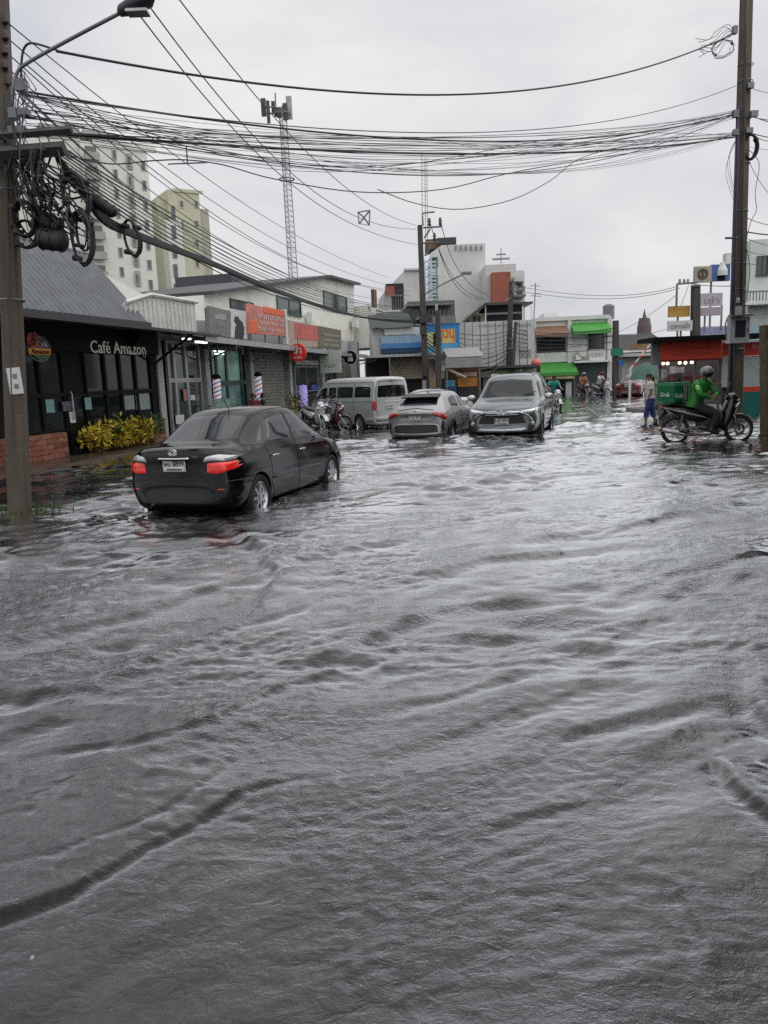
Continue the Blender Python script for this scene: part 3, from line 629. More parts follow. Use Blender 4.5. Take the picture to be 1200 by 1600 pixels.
# barber poles
for lab, px, py0, py1 in (('left barber pole with red, white and blue stripes by the green glass', 341, 592, 634), ('right barber pole with spiral stripes on the pillar before the shutter', 406, 588, 632)):
    a_, z0 = Wl(px, py1, -12.3); _, z1 = Wl(px, py0, -12.3); rt = empty('barber_pole', RW(a_, -12.3, z0), 0, lab, 'barber pole'); h_ = z1-z0; rd = .15
    for nm, m_, k0 in (('glass_tube', WB, 0),): MB().lathe([(0, 0), (rd*.9, 0), (rd*.9, h_), (0, h_)], 16).build(nm, mat('barber_white', (.75, .75, .8), .2, emit=.25), rt, smooth=40)
    for m_, ph in ((mat('barber_blue', (.07, .08, .50), .3, emit=.1), 0), (mat('barber_red', (.60, .06, .08), .3, emit=.1), math.pi)):
        b = MB(); G_ = []
        for i in range(60):
            t = i/59; a0 = ph+t*2*math.pi*3.2; G_.append([((rd*.92)*math.cos(a0+w_*.9), (rd*.92)*math.sin(a0+w_*.9), min(max(h_*t, 0), h_)) for w_ in (0, .5, 1)])
        b.grid(G_); b.build('stripe', m_, rt, fix=False)
    for z_, nm in ((-.04, 'lower_cap'), (h_, 'upper_cap')): MB().lathe([(0, 0), (rd*1.1, 0), (rd*1.1, .08), (rd*.6, .16 if z_ > 0 else .08), (0, .17 if z_ > 0 else .08)], 16, M=Matrix.Translation((0, 0, z_))).build(nm, BLKP, rt, smooth=40)
    MB().box((0, 0, h_/2), (.02, .02, .02)).build('core', BLKP, rt)
    MB().tube([(0, 0, 0), LX*-.35], .02, 6).build('bracket', STL, rt)
# a-frame board by the barber
a_, z_ = Wl(346, 652, -12.1); rt = empty('a_frame_sign', RW(a_, -12.1, .05), 0, 'pale teal A-frame board standing below the left barber pole', 'sign')
MB().box((0, 0, .62), (.62, .06, 1.1)).build('board', mat('aboard_teal', (.38, .55, .52), .5, var=.3, scale=5), rt); MB().box((0, .25, .55), (.6, .04, 1.1)).build('leg', ALU, rt)

# ---- white two storey house behind the shops ---------------------------------
FH = row('white_house', WL-2.6, 'two storey cream white house with a low gable behind the shop signs', 'house', .05)
fh = FH.at
pts = [fh(*p) for p in ((318, 461), (490, 435), (505, 434), (553, 446), (553, 560), (318, 560))]
cw = mat('house_wall_white', (.74, .74, .68), .75, var=.07, scale=.8, dirt=.25)
MB().prism([pts[i] for i in (5, 4, 3, 2, 1, 0)], 0, -8, M=Matrix.Rotation(R(90), 4, 'X')).build('wall', cw, FH.root)
rf = MB()
for A, B in ((0, 2), (2, 3)):
    a_, b_ = pts[A], pts[B]; rf.hexa([(a_[0], -.5, a_[1]+.0), (b_[0], -.5, b_[1]+.0), (b_[0], 8, b_[1]+.0), (a_[0], 8, a_[1]+.0), (a_[0], -.5, a_[1]+.14), (b_[0], -.5, b_[1]+.14), (b_[0], 8, b_[1]+.14), (a_[0], 8, a_[1]+.14)])
rf.build('roof', ROOFD, FH.root)
FH.window((359, 470, 395, 490), gm=GLD, fm=ROOFD); FH.window((432, 466, 469, 491), nx=2, gm=GLG, fm=mat('green_frame', (.03, .06, .05), .4)); FH.window((505, 459, 541, 484), nx=2, gm=GLG, fm=MATS['green_frame'])
FH.box('annex', cw, pts[3][0]-.2, fh(583, 500)[0], fh(565, 545)[1], fh(565, 482)[1], -1.0, 6)
FH.box('balcony_floor', WHT, pts[3][0]-.2, fh(585, 500)[0], fh(568, 512)[1], fh(568, 508)[1], -1.6, -1.0)
for i in range(9):
    u = pts[3][0]+(fh(585, 500)[0]-pts[3][0])*i/8; MB().box((u, -1.55, fh(568, 500)[1]), (.04, .04, fh(568, 490)[1]-fh(568, 508)[1])).build('railing_bar', STL, FH.root)
FH.box('railing', STL, pts[3][0], fh(585, 500)[0], fh(568, 491)[1], fh(568, 489.5)[1], -1.58, -1.52)
FH.box('chimney_stack', mat('brown_door', (.13, .06, .045), .6), fh(551, 460)[0], fh(556, 460)[0], fh(553, 482)[1], fh(553, 455)[1], -1.5, -1.3)
for px, py in ((548, 506), (478, 497)): q = fh(px, py); MB().box((q[0], -.35, q[1]), (.8, .3, .55)).build('air_conditioner', WHT, FH.root)
FD = row('roof_tank', WL-9, 'dark flat roof block rising behind the cream white house', 'roof', .05)
FD.pbox('block', mat('slate_block', (.07, .075, .09), .6), (363, 437, 433, 456), 0, 4)

# ---- apartment towers ---------------------------------------------------------
def tower(name, label, Y, px_edges, py_top, m, wins, u=(1, 0), zcap=0):
    p = P(px_edges[0], 600, Y); f = Fac(name, p, u, label, 'apartment block')
    return f
APW = mat('tower_cream', (.74, .745, .69), .8, var=.05, scale=.3, dirt=.12); APS = mat('tower_grey_panel', (.36, .37, .33), .8, var=.08, scale=.3)  # darker cream grey for the tower's balconies, frames and panels
f = Fac('apartment_tower', P(245, 600, 118), (.84, .54), 'tall pale apartment tower rising behind the cafe roof', 'apartment block')
f.u0 = f.at(100, 400)[0]
def TW(f, x0, x1, ytop, y0, depth, m, name='wall'):
    u0, u1 = f.at(x0, 400, y0)[0], f.at(x1, 400, y0)[0]; z1 = f.at((x0+x1)/2, ytop, y0)[1]; return f.box(name, m, u0, u1, -.5, z1, y0, y0+depth)
# main block is seen on its long side: plane through the photo edge x=140..245
TW(f, 142, 243, 228, 0, 14, APW); TW(f, 60, 143, 212, .8, 16, APW); TW(f, 20, 62, 225, 2, 16, APW)
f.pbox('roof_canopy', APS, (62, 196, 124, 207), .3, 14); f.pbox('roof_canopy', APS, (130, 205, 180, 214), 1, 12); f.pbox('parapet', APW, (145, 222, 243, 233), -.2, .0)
TWD = mat('tower_window', (.10, .12, .12), .3, var=.3, scale=.5)
zrow = lambda px, y0, n, dy: [(px, y0+i*dy) for i in range(n)]
for px, y0, n, dy in ((178, 235, 8, 30.5), (223, 252, 8, 31), (162, 470, 1, 30)):
    for i in range(n):
        x = px+i*2.0; y = y0+i*dy
        if y > 440: break
        f.window((x-3, y-1, x+4, y+15), fm=APS, gm=TWD, fr=.12, sill=False, y=-.02)
for px, y0 in ((197, 240),):
    for i in range(7):
        x = px+i*2.2; y = y0+i*30.5
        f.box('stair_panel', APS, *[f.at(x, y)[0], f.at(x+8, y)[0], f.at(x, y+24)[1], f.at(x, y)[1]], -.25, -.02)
        f.window((x+1, y+5, x+7, y+20), fm=APS, gm=TWD, fr=.1, sill=False, y=-.27)
for i in range(7):                                   # stack of balconies on the corner
    y = 225+i*31; x = 131+i*2.4
    if y > 420: break
    u0, u1, z0, z1 = f.rect(x, y, x+22, y+26, y=-.4)
    f.box('balcony', APS, u0, u1, z0, z0+(z1-z0)*.45, -1.2, -.4); f.box('balcony_recess_shade', mat('recess_shade', (.16, .17, .15), .8), u0+.2, u1-.2, z0+(z1-z0)*.45, z1-.3, -.42, -.3)  # dark slab above each balcony paints the shade of its recess
for y, x in ((235, 105), (262, 106), (300, 70), (330, 100)): f.window((x-4, y, x+8, y+14), fm=APS, gm=TWD, fr=.12, sill=False, y=.78)
f = Fac('apartment_tower', P(338, 600, 135), (.84, .54), 'yellow green apartment tower farther right with a stepped top', 'apartment block')
TW(f, 270, 318, 299, 0, 14, YEL); TW(f, 316, 331, 327, .5, 12, mat('tower_grey_green', (.42, .43, .34), .8, var=.05)); TW(f, 252, 272, 312, 1.5, 10, YEL); TW(f, 264, 288, 344, -1.5, 6, APW)
f.pbox('parapet', YEL, (271, 296, 317, 301), -.2, 0)
for i in range(5):
    for x in (283, 306): f.window((x-3+i*.5, 313+i*31, x+4+i*.5, 325+i*31), fm=YEL, gm=TWD, fr=.12, sill=False, y=-.02)
    f.box('stair_panel', TWD, f.at(262+i*1.3, 325+i*30)[0], f.at(268+i*1.3, 325+i*30)[0], f.at(265, 345+i*30)[1], f.at(265, 325+i*30)[1], -1.7, -1.5)
# ================================================================== the far end of the street and the right side
def fac(name, px, Y, label, cat, ang=0, z=0, group=None):
    return Fac(name, P(px, 600, Y), (math.cos(R(ang)), math.sin(R(ang))), label, cat, group, z)
def dpbox(F, name, m, px, y0, y1, parent=None, zb=None):
    u0, u1, z0, z1 = F.rect(*px, y=min(y0, y1)); return F.box(name, m, u0, u1, zb if zb is not None else z0, z1, y0, y1, parent)
BLU = mat('sign_blue', (.03, .22, .55), .45, var=.15, scale=1.5); LBL = mat('fascia_light_blue', (.30, .45, .58), .5, var=.08, dirt=.2)
DKG = mat('roof_green_dark', (.07, .10, .085), .6, var=.2, scale=2, dirt=.4); DRK = mat('dark_interior', (.022, .022, .026), .7, var=.5, scale=2)  # near-black also stands in for shade inside openings and recesses
GRW = mat('wall_light_grey', (.60, .61, .60), .8, var=.07, scale=.7, dirt=.3)
RST = mat('rust_red_cladding', (.34, .10, .065), .7, var=.18, scale=1.2, dirt=.25)

# 1. blue fascia shop with the canopy (D 46)
F = fac('blue_fascia_shop', 583, 46, 'low shop with white and blue fascia stripes under a dark green roof', 'shop', 2)
F.pbox('wall', GRW, (583, 512, 665, 640), 0, 6)
u0, u1, z0, z1 = F.rect(577, 486, 646, 512, y=-.5)
b = MB(); corrugated(b, (u0, -.6, z0), (u1, -.6, z0), (0, 4, (z1-z0)*1.12), 22, .04); b.build('roof', DKG, F.root)
F.pbox('fascia', WB, (601, 513, 650, 523), -.3, 0); F.pbox('fascia', LBL, (595, 524, 656, 536), -.35, 0); F.pbox('fascia', mat('fascia_blue', (.07, .24, .50), .5, var=.1), (595, 536, 658, 544), -.4, 0); F.pbox('fascia', mat('fascia_navy', (.02, .05, .13), .5), (595, 544, 658, 551), -.36, 0)
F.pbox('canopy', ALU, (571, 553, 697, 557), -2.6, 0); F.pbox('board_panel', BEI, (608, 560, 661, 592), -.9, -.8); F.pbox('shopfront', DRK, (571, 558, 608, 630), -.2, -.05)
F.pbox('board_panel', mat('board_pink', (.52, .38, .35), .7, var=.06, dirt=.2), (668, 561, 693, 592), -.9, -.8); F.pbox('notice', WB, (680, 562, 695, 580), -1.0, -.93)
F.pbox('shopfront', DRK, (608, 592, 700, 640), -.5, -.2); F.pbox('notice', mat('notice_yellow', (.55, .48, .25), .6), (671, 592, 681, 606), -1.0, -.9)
for px in (571, 609, 664, 696): F.pbox('post', STL, (px, 557, px+2, 640), -2.5, -2.42)
# blue billboard
F = fac('billboard', 663, 45, 'bright blue billboard with orange Thai lettering behind the central pole', 'billboard', 2)
F.pbox('board', BLU, (663, 507, 718, 556), -.15, .15); F.pbox('panel', mat('sign_sky_blue', (.10, .42, .72), .45, var=.35, scale=1.2), (665, 537, 716, 554), -.165, -.15)
F.pbox('panel', mat('sign_yellow', (.75, .55, .22), .5), (690, 514, 711, 536), -.17, -.15); F.pbox('panel', mat('sign_pale_yellow', (.65, .62, .35), .5), (668, 519, 680, 541), -.17, -.15)
F.text('ดวนุ', mat('sign_orange', (.70, .13, .02), .5), (686, 514, 710, 534), -.18, bold=.02)
F.pbox('silhouette', BLKP, (677, 521, 684, 541), -.19, -.17)
for px in (666, 714): F.pbox('post', STL, (px, 556, px+2, 620), -.05, .05)
F.pbox('frame', mat('frame_blue', (.03, .12, .30), .5), (662, 505, 719, 507.5), -.18, .16)
# grey awning stall (D 42)
F = fac('market_stall', 697, 42, 'brown market stall with a grey awning and hanging goods left of the SUV', 'stall', 0)
F.pbox('awning', mat('awning_grey', (.30, .30, .30), .7, dirt=.4), (696, 558, 752, 574), -1.2, -.9); u0, u1, z0, z1 = F.rect(696, 558, 752, 574)
MB().hexa([(u0, -1.2, z1-.05), (u1, -1.2, z1-.05), (u1, 1.5, z1+.5), (u0, 1.5, z1+.5), (u0, -1.2, z1), (u1, -1.2, z1), (u1, 1.5, z1+.55), (u0, 1.5, z1+.55)]).build('roof', mat('awning_grey2', (.30, .30, .29), .7), F.root)
F.pbox('back_wall', mat('stall_brown', (.10, .045, .025), .7, var=.3), (696, 575, 752, 640), 1.2, 1.3)
F.pbox('counter', mat('counter_orange', (.50, .20, .035), .6, var=.3, scale=3), (716, 590, 746, 604), -.4, .4); F.pbox('counter_base', DRK, (716, 604, 746, 640), -.35, .4)
F.pbox('shelf_top', mat('stall_cream', (.5, .4, .32), .7), (714, 582, 745, 588), -.3, .3)
for x in (696, 704): F.pbox('poster', mat('poster_cyan', (.08, .42, .62), .5, var=.5, scale=4), (x, 594, x+7, 604), -.5, -.45)
F.pbox('cabinet', mat('cabinet_navy', (.02, .05, .16), .5), (695, 605, 714, 640), -.5, .1)
u0, z0 = F.at(700, 577, -1); u1, z1 = F.at(728, 590, -1); MB().tube([(u0, -1, z0), (u1, -1, z1)], .08, 6).build('rolled_blind', BEI, F.root)
for px in (698, 749): F.pbox('post', STL, (px, 573, px+2, 640), -1.15, -1.08)
for i in range(6):
    u, z = F.at(750-i*1.0, 580, -1.0); 
# dark boxy house behind (D 54)
F = fac('grey_house', 590, 55, 'dark grey house with a boxed balcony and cluttered roof behind the billboard', 'house', 3)
F.pbox('wall', mat('wall_dark_grey', (.14, .145, .14), .8, var=.2, dirt=.5), (640, 470, 712, 620), 0, 7)
F.pbox('upper_wall', mat('wall_mid_grey', (.24, .25, .24), .8, var=.2, dirt=.4), (592, 488, 642, 620), .5, 7)
F.pbox('roof_slab', STL, (636, 474, 708, 477), -1.2, 6); F.pbox('balcony', mat('balcony_grey', (.20, .20, .20), .8, dirt=.5), (650, 494, 712, 508), -1.4, -.1)
for i in range(10): F.pbox('railing_bar', STL, (652+i*6, 484, 652.7+i*6, 494), -1.38, -1.32)
F.window((668, 478, 684, 493), nx=2)
# left white building with open balcony (D 78)
F = fac('white_building', 600, 78, 'light grey building with an open side balcony and red curtain, left of the pole', 'building', 4)
p_ = [F.at(*q) for q in ((601, 455), (632, 423), (658, 420), (658, 560), (601, 560))]
MB().prism([p_[i] for i in (4, 3, 2, 1, 0)], 0, -9, M=Matrix.Rotation(R(90), 4, 'X')).build('wall', GRW, F.root)
F.pbox('balcony_recess_shade', DRK, (603, 443, 631, 484), -.05, .0); F.pbox('curtain', mat('curtain_red', (.32, .10, .07), .8, var=.2, scale=2), (602, 447, 617, 462), -.3, -.1); F.pbox('curtain', WB, (603, 462, 612, 484), -.28, -.12)  # dark slab on the wall paints the shade inside the open balcony
for i in range(8): F.pbox('railing_bar', STL, (602+i*4, 462, 602.8+i*4, 484), -.5, -.44)
F.pbox('railing', STL, (601, 461, 633, 462.5), -.55, -.42); F.pbox('floor_slab', WHT, (600, 484, 640, 487), -.7, 0); F.pbox('roof_edge', GRW, (631, 419, 660, 422), -.3, 0)
# tall slab (D 88)
F = fac('slab_building', 672, 88, 'tall blank pale grey slab building behind the central pole', 'building', -2)
p_ = [F.at(*q) for q in ((672, 396), (690, 383), (758, 380), (760, 560), (672, 560))]
slabm = mat('slab_render', (.66, .67, .65), .8, var=.05, scale=.5, dirt=.22)
MB().prism([p_[i] for i in (4, 3, 2, 1, 0)], 0, -10, M=Matrix.Rotation(R(90), 4, 'X')).build('wall', slabm, F.root)
F.pbox('roof_block', mat('rust_block', (.17, .075, .06), .7, var=.3, scale=1), (665, 373, 712, 388), 1, 5); F.pbox('roof_block', ROOFD, (683, 371, 713, 381), .6, 4)
for i in range(6): F.pbox('roof_bracket', STL, (712+i*8, 383, 713+i*8, 391), -.3, -.02)
for i in range(3): F.window((675, 402+i*28, 684, 418+i*28), sill=False, fr=.15)
# steel stair tower beside the slab
F = fac('scaffold_tower', 664, 80, 'blue and white latticed stair scaffold on the edge of the slab building', 'scaffold', 0)
u0, u1, z0, z1 = F.rect(665, 404, 683, 474)
for u in (u0, (u0+u1)/2, u1):
    for y in (0, 1.2): MB().box((u, y, (z0+z1)/2-3), (.09, .09, z1-z0+6)).build('upright', mat('scaffold_white', (.55, .62, .68), .5) if u != u1 else mat('scaffold_green', (.10, .30, .20), .5), F.root)
n = 12
for i in range(n):
    z = z0+(z1-z0)*i/n; MB().box(((u0+u1)/2, 0, z), (u1-u0, .06, .10)).build('crossbar', MATS['scaffold_white'], F.root)
    if i % 2: MB().tube([(u0, .0, z), ((u0+u1)/2, 0, z+(z1-z0)/n)], .04, 4).build('brace', mat('scaffold_blue', (.10, .25, .5), .5), F.root)
    F.box('panel', mat('panel_pale_blue', (.42, .52, .62), .5), (u0+u1)/2, u1-.1, z+.1, z+(z1-z0)/n*.6, .5, .55)
# building with rust panel (D 80)
F = fac('rust_panel_building', 760, 82, 'grey rooftop block with a tall rust red panel and an aerial on top', 'building', -2)
F.pbox('wall', GRW, (759, 413, 807, 560), 1.0, 9); F.pbox('wall', GRW, (800, 423, 820, 560), 2, 9); F.pbox('panel', RST, (769, 425, 798, 472), -.3, 1.0); F.pbox('balcony', GRW, (803, 432, 819, 440), .3, 2)
for y in (440, 452): F.window((806, y, 816, y+8), y=2)
F.pbox('terrace', STL, (803, 460, 822, 463), -.5, 2)
for i in range(5): F.pbox('railing_bar', STL, (804+i*4, 448, 804.8+i*4, 460), -.45, -.38)
u, z = F.at(783, 413, 2); MB().tube([(u, 2, z), (u, 2, z+1.7)], .05, 5).tube([(u-.9, 2, z+.55), (u+.9, 2, z+.55)], .12, 5).tube([(u-.5, 2, z+1.0), (u+.5, 2, z+1.0)], .09, 5).build('aerial', mat('aerial_grey', (.3, .3, .3), .5), F.root)
# open roofed terrace (D 68)
F = fac('roof_terrace', 735, 70, 'dark open rooftop terrace with a sloping carport roof above the long banner wall', 'terrace', 0)
F.pbox('opening_shade', DRK, (758, 478, 816, 560), .6, 5); F.pbox('side_wall', mat('terrace_cream', (.42, .38, .30), .8, dirt=.4), (733, 490, 758, 560), .5, 4)  # solid dark block stands in for the shade under the terrace roof
q = [F.at(*c_, -.8) for c_ in ((727, 505), (760, 477), (833, 474), (833, 471), (758, 473), (724, 502))]
MB().prism([(a_[0], a_[1]) for a_ in q], .8, -5, M=Matrix.Rotation(R(90), 4, 'X')).build('roof', ROOFD, F.root)
for px in (758, 816, 830): F.pbox('post', WHT, (px, 478, px+1.6, 503), -.5, -.38)
F.pbox('beam', STL, (760, 488, 815, 491), -.2, .0)
for i, px in enumerate((740, 747)): F.pbox('curtain', mat('terrace_dark', (.08, .07, .07), .8), (px, 494, px+4, 503), .42, .48)
F.box('support_wall', GRW, F.at(725, 560)[0], F.at(835, 560)[0], -.4, F.at(780, 503)[1], .7, 5)
# the long banner wall (D 57), hung panel by panel
F = fac('banner_wall', 700, 57, 'long grey white hoarding of vertical panels with faint lettering under loose cables', 'hoarding', -3)
u0, u1, z0, z1 = F.rect(702, 502, 836, 572); HB = mat('hoarding_sheet', (.58, .60, .59), .75, var=.12, scale=1.3, dirt=.25)
n = 11; me = MB().box((0, 0, 0), ((u1-u0)/n-.05, .06, z1-z0)).mesh('panel', HB)
F.box('frame', STL, u0, u1, z0-.1, z1-.05, .06, .2)
for i in range(n): o = bpy.data.objects.new('panel', me); C.objects.link(o); o.parent = F.root; o.location = (u0+(u1-u0)*(i+.5)/n, (i % 2)*.02, (z0+z1)/2)
LT = mat('letter_grey', (.20, .21, .22), .6); F.text('ยินดีต้อนรับสู่ตลาด', LT, (748, 506, 795, 511), -.06); F.text('ที่จอดรถ', LT, (808, 504, 829, 510), -.06); F.text('ตลาดสด', LT, (812, 546, 830, 559), -.06)
F.pbox('canopy', ROOFD, (702, 572, 838, 576), -2, 0); FGA = mat('fascia_pale_green', (.36, .47, .30), .6, var=.15, dirt=.2)
F.pbox('fascia', FGA, (752, 577, 838, 588), -1.0, -.9); F.box('wall', DRK, u0, u1+.4, -.4, z0, .2, 4); F.pbox('board', mat('board_teal', (.04, .25, .18), .5), (800, 584, 820, 592), -1.1, -1.02)
F.pbox('shopfront', mat('shopfront_grey', (.20, .21, .20), .6, var=.5, scale=2), (755, 588, 838, 625), -.7, -.6)
# white shophouses at the end (D 61)
F = fac('corner_shophouse', 836, 61, 'white two storey shophouse with brown and bright green awnings at the far corner', 'shophouse', -4)
WS = mat('shophouse_white', (.72, .73, .71), .8, var=.07, scale=.8, dirt=.3)
F.pbox('wall', WS, (833, 497, 955, 625), 0, 9); F.pbox('parapet', WS, (833, 494, 953, 500), -.25, 0); F.pbox('roof_block', WS, (850, 489, 872, 497), 2, 5)
for x0, x1 in ((833, 838), (887, 893), (949, 956)): F.pbox('pilaster', WS, (x0, 498, x1, 612), -.22, 0)
def awn(F, m, px, out, name='awning', drop=.5):
    u0, u1, z0, z1 = F.rect(*px, y=-out*.5); dz = (z1-z0)
    b = MB(); b.hexa([(u0, -out, z0), (u1, -out, z0), (u1, 0, z1), (u0, 0, z1), (u0, -out, z0+.05), (u1, -out, z0+.05), (u1, 0, z1+.05), (u0, 0, z1+.05)]); b.box(((u0+u1)/2, -out-.02, z0-.08), (u1-u0, .03, .22)); return b.build(name, m, F.root)
awn(F, mat('awning_brown', (.24, .13, .085), .7, var=.2, scale=2), (836, 510, 886, 523), 1.1); awn(F, GRN, (894, 504, 953, 518), 1.2)
F.window((838, 527, 884, 549), nx=2); F.pbox('band', WHT, (838, 551, 889, 566), -.12, 0); F.window((919, 520, 944, 545), nx=2); F.pbox('sign_board', WB, (921, 546, 946, 563), -.7, -.6)
F.text('ขายยา', mat('letter_pale', (.35, .36, .38), .5), (924, 551, 943, 558), -.71)
awn(F, GRN, (842, 567, 900, 583), 1.8); F.pbox('valance', mat('valance_cream', (.52, .47, .26), .7, var=.4, scale=3), (852, 584, 897, 592), -1.75, -1.7)
F.pbox('canopy', WHT, (898, 563, 957, 566), -1.2, 0); F.pbox('shopfront', mat('shopfront_teal_dark', (.03, .055, .06), .4, var=.3), (900, 567, 954, 625), -.15, -.05); F.pbox('shopfront', DRK, (843, 592, 897, 625), -.3, -.1)
F.window((909, 583, 925, 625), fm=ALU, gm=gl1, sill=False, name='door'); F.window((930, 580, 950, 606), fm=mat('frame_teal', (.04, .09, .09), .5), gm=gl1, sill=False)
F.pbox('counter', WB, (884, 597, 893, 616), -.9, -.4); F.pbox('air_conditioner', WHT, (904, 549, 916, 557), -.5, -.1); F.pbox('air_conditioner', WHT, (900, 554, 908, 562), -.5, -.1)
for i, px in enumerate((929, 936)): u, z = F.at(px, 494, 1); MB().lathe([(0, 0), (.45, 0), (.45, 1.0), (.2, 1.15), (0, 1.15)], 14, M=Matrix.Translation((u+1.3, 2, z-.2))).build('water_tank', STL, F.root) if i == 0 else None
# red ball lantern sign
F = fac('round_sign', 838, 55, 'orange red oval sign hanging beside the green awning', 'sign')
u, z = F.at(838, 567); MB().lathe([(0, -.3), (.2, -.27), (.33, -.12), (.37, 0), (.33, .12), (.2, .27), (0, .3)], 20, M=Matrix.Translation((u, 0, z))).build('lamp', mat('lamp_red', (.60, .16, .12), .4, emit=.05), F.root, smooth=True); MB().tube([(u, 0, z+.25), (u, 0, z+.9)], .03, 5).build('hanger', STL, F.root)
# grey roofs behind, right of the far pole (D 75)
F = fac('low_house', 972, 75, 'low grey roofed houses beyond the far pole on the right', 'house', 4)
F.pbox('wall', GRW, (958, 548, 1050, 620), 1, 8); u0, u1, z0, z1 = F.rect(966, 517, 1060, 549, y=0)
b = MB(); corrugated(b, (u0, 0, z0), (u1, 0, z0), (0, 6, (z1-z0)), 26, .05); b.build('roof', ROOFD, F.root); F.pbox('fascia', WHT, (966, 547, 1030, 550), -.1, 0); F.pbox('roof', mat('roof_pale', (.42, .42, .41), .6), (975, 551, 1050, 556), -.8, 1); F.pbox('wall', mat('wall_dim', (.33, .34, .33), .8), (972, 557, 1050, 600), .5, 1)
F.pbox('signboard', mat('board_brown', (.22, .12, .05), .6, var=.4, scale=3), (985, 538, 1010, 545), -.3, -.2)
F = fac('temple_spire', 1006, 110, 'thin dark pointed spire standing above the far roofs', 'spire')
u, z0 = F.at(1006, 545); _, z1 = F.at(1006, 484); MB().lathe([(1.0, 0), (1.0, z0+3), (.75, z0+4.2), (.45, z0+(z1-z0)*.55), (.28, z0+(z1-z0)*.8), (.05, z1), (0, z1+.2)], 10).build('spire', mat('spire_brown', (.14, .10, .10), .7), F.root, loc=(u, 0, 0))
# road barrier arm
a_ = P(984, 577, 48); b_ = P(1020, 533, 48); F = fac('barrier', 984, 48, 'red and white barrier pole slanting up above the umbrella', 'barrier')
b = Vector(b_)-Vector(a_); o0 = Vector(a_)-Vector(F.p0)
MB().tube([o0*.0+Vector((0, 0, -.4)), Vector((0, 0, a_.z))], .09, 8).build('post', WHT, F.root)
for i in range(8): MB().tube([Vector((0, 0, a_.z))+b*(i/8), Vector((0, 0, a_.z))+b*((i+1)/8)], .05, 6).build('arm', REDB if i % 2 else WHT, F.root)

# ---- right side: red fronted shop (D 27) ------------------------------------
F = fac('red_front_shop', 1030, 27.5, 'open fronted food shop with a long red signboard and hanging bulbs on the right', 'shop', -1)
F.pbox('roof', BLKP, (1022, 523, 1215, 530), -1.0, .8); F.pbox('signboard', REDB, (1033, 528, 1127, 561), -.5, -.35); F.pbox('trim', mat('trim_dark_red', (.20, .02, .015), .5), (1033, 561, 1127, 564), -.52, -.34)
F.text('ครัวอาหารตามสั่ง', mat('letter_dull_gold', (.50, .16, .07), .5), (1062, 538, 1110, 545), -.51); F.text('ก๋วยเตี๋ยว ข้าวราดแกง', MATS['letter_dull_gold'], (1052, 549, 1112, 554), -.51)
F.pbox('signboard', REDB, (1129, 535, 1192, 556), -.4, -.3); F.pbox('panel', mat('panel_pale_green_white', (.54, .59, .58), .6, dirt=.2), (1128, 557, 1188, 604), -.35, -.25)
F.pbox('text_patch', mat('pale_red', (.60, .22, .18), .5), (1174, 537, 1184, 546), -.42, -.4)
F.pbox('band', REDB, (1158, 604, 1188, 612), -.36, -.25); TEAL = mat('teal_paint', (.01, .17, .14), .5, var=.15, dirt=.3)
F.pbox('base_panel', TEAL, (1158, 612, 1188, 660), -.36, -.25); F.pbox('base_panel', DRK, (1128, 604, 1158, 660), -.3, -.25)
F.pbox('back_wall', mat('shop_back', (.10, .085, .08), .7, var=.6, scale=1.2), (1030, 535, 1130, 665), 4, 4.2); F.pbox('side_wall', mat('side_grey', (.22, .22, .22), .8, dirt=.4), (1019, 534, 1034, 570), -.45, -.3)
F.pbox('floor', CONC, (1030, 640, 1188, 668), 0, 4)
for px in (1030, 1084, 1122): F.pbox('post', STL, (px, 560, px+3, 660), -.3, -.2)
BULB = mat('bulb_warm', (1, .80, .5), .4, emit=2.2); BUW = mat('bulb_white', (1, .97, .9), .4, emit=2)
for px, py, m_ in ((1036, 568, BULB), (1043, 568, BULB), (1062, 567, BULB), (1071, 567, BULB), (1081, 566, BUW), (1107, 560, BUW)):
    u, z = F.at(px, py, .4); MB().lathe([(0, -.06), (.05, -.04), (.065, 0), (.04, .06), (.02, .10), (0, .12)], 10, M=Matrix.Translation((u, .4, z))).tube([(u, .4, z+.1), (u, .4, z+.6)], .008, 4).build('bulb', m_, F.root, smooth=True)
r = random.Random(3)
for i in range(34):                                   # shelves, jars, hanging goods and crates inside
    x = r.uniform(1036, 1122); y = r.uniform(572, 618); w_ = r.uniform(3, 8); h_ = r.uniform(4, 14); c_ = r.choice([(.30, .08, .05), (.06, .06, .07), (.38, .34, .28), (.12, .16, .14), (.35, .22, .08), (.20, .06, .07), (.5, .5, .48), (.05, .09, .12)])
    F.pbox(r.choice(['shelf_goods', 'crate', 'hanging_bag']), mat('goods_%d' % (hash(c_) % 97), c_, .6, var=.4, scale=6), (x, y, x+w_, y+h_), 1+r.random()*2, 1.3+r.random()*2)
F.pbox('counter', mat('counter_steel', (.28, .29, .29), .35, .5), (1034, 615, 1084, 632), .3, 1.2); F.pbox('counter_base', DRK, (1034, 632, 1084, 660), .35, 1.1)
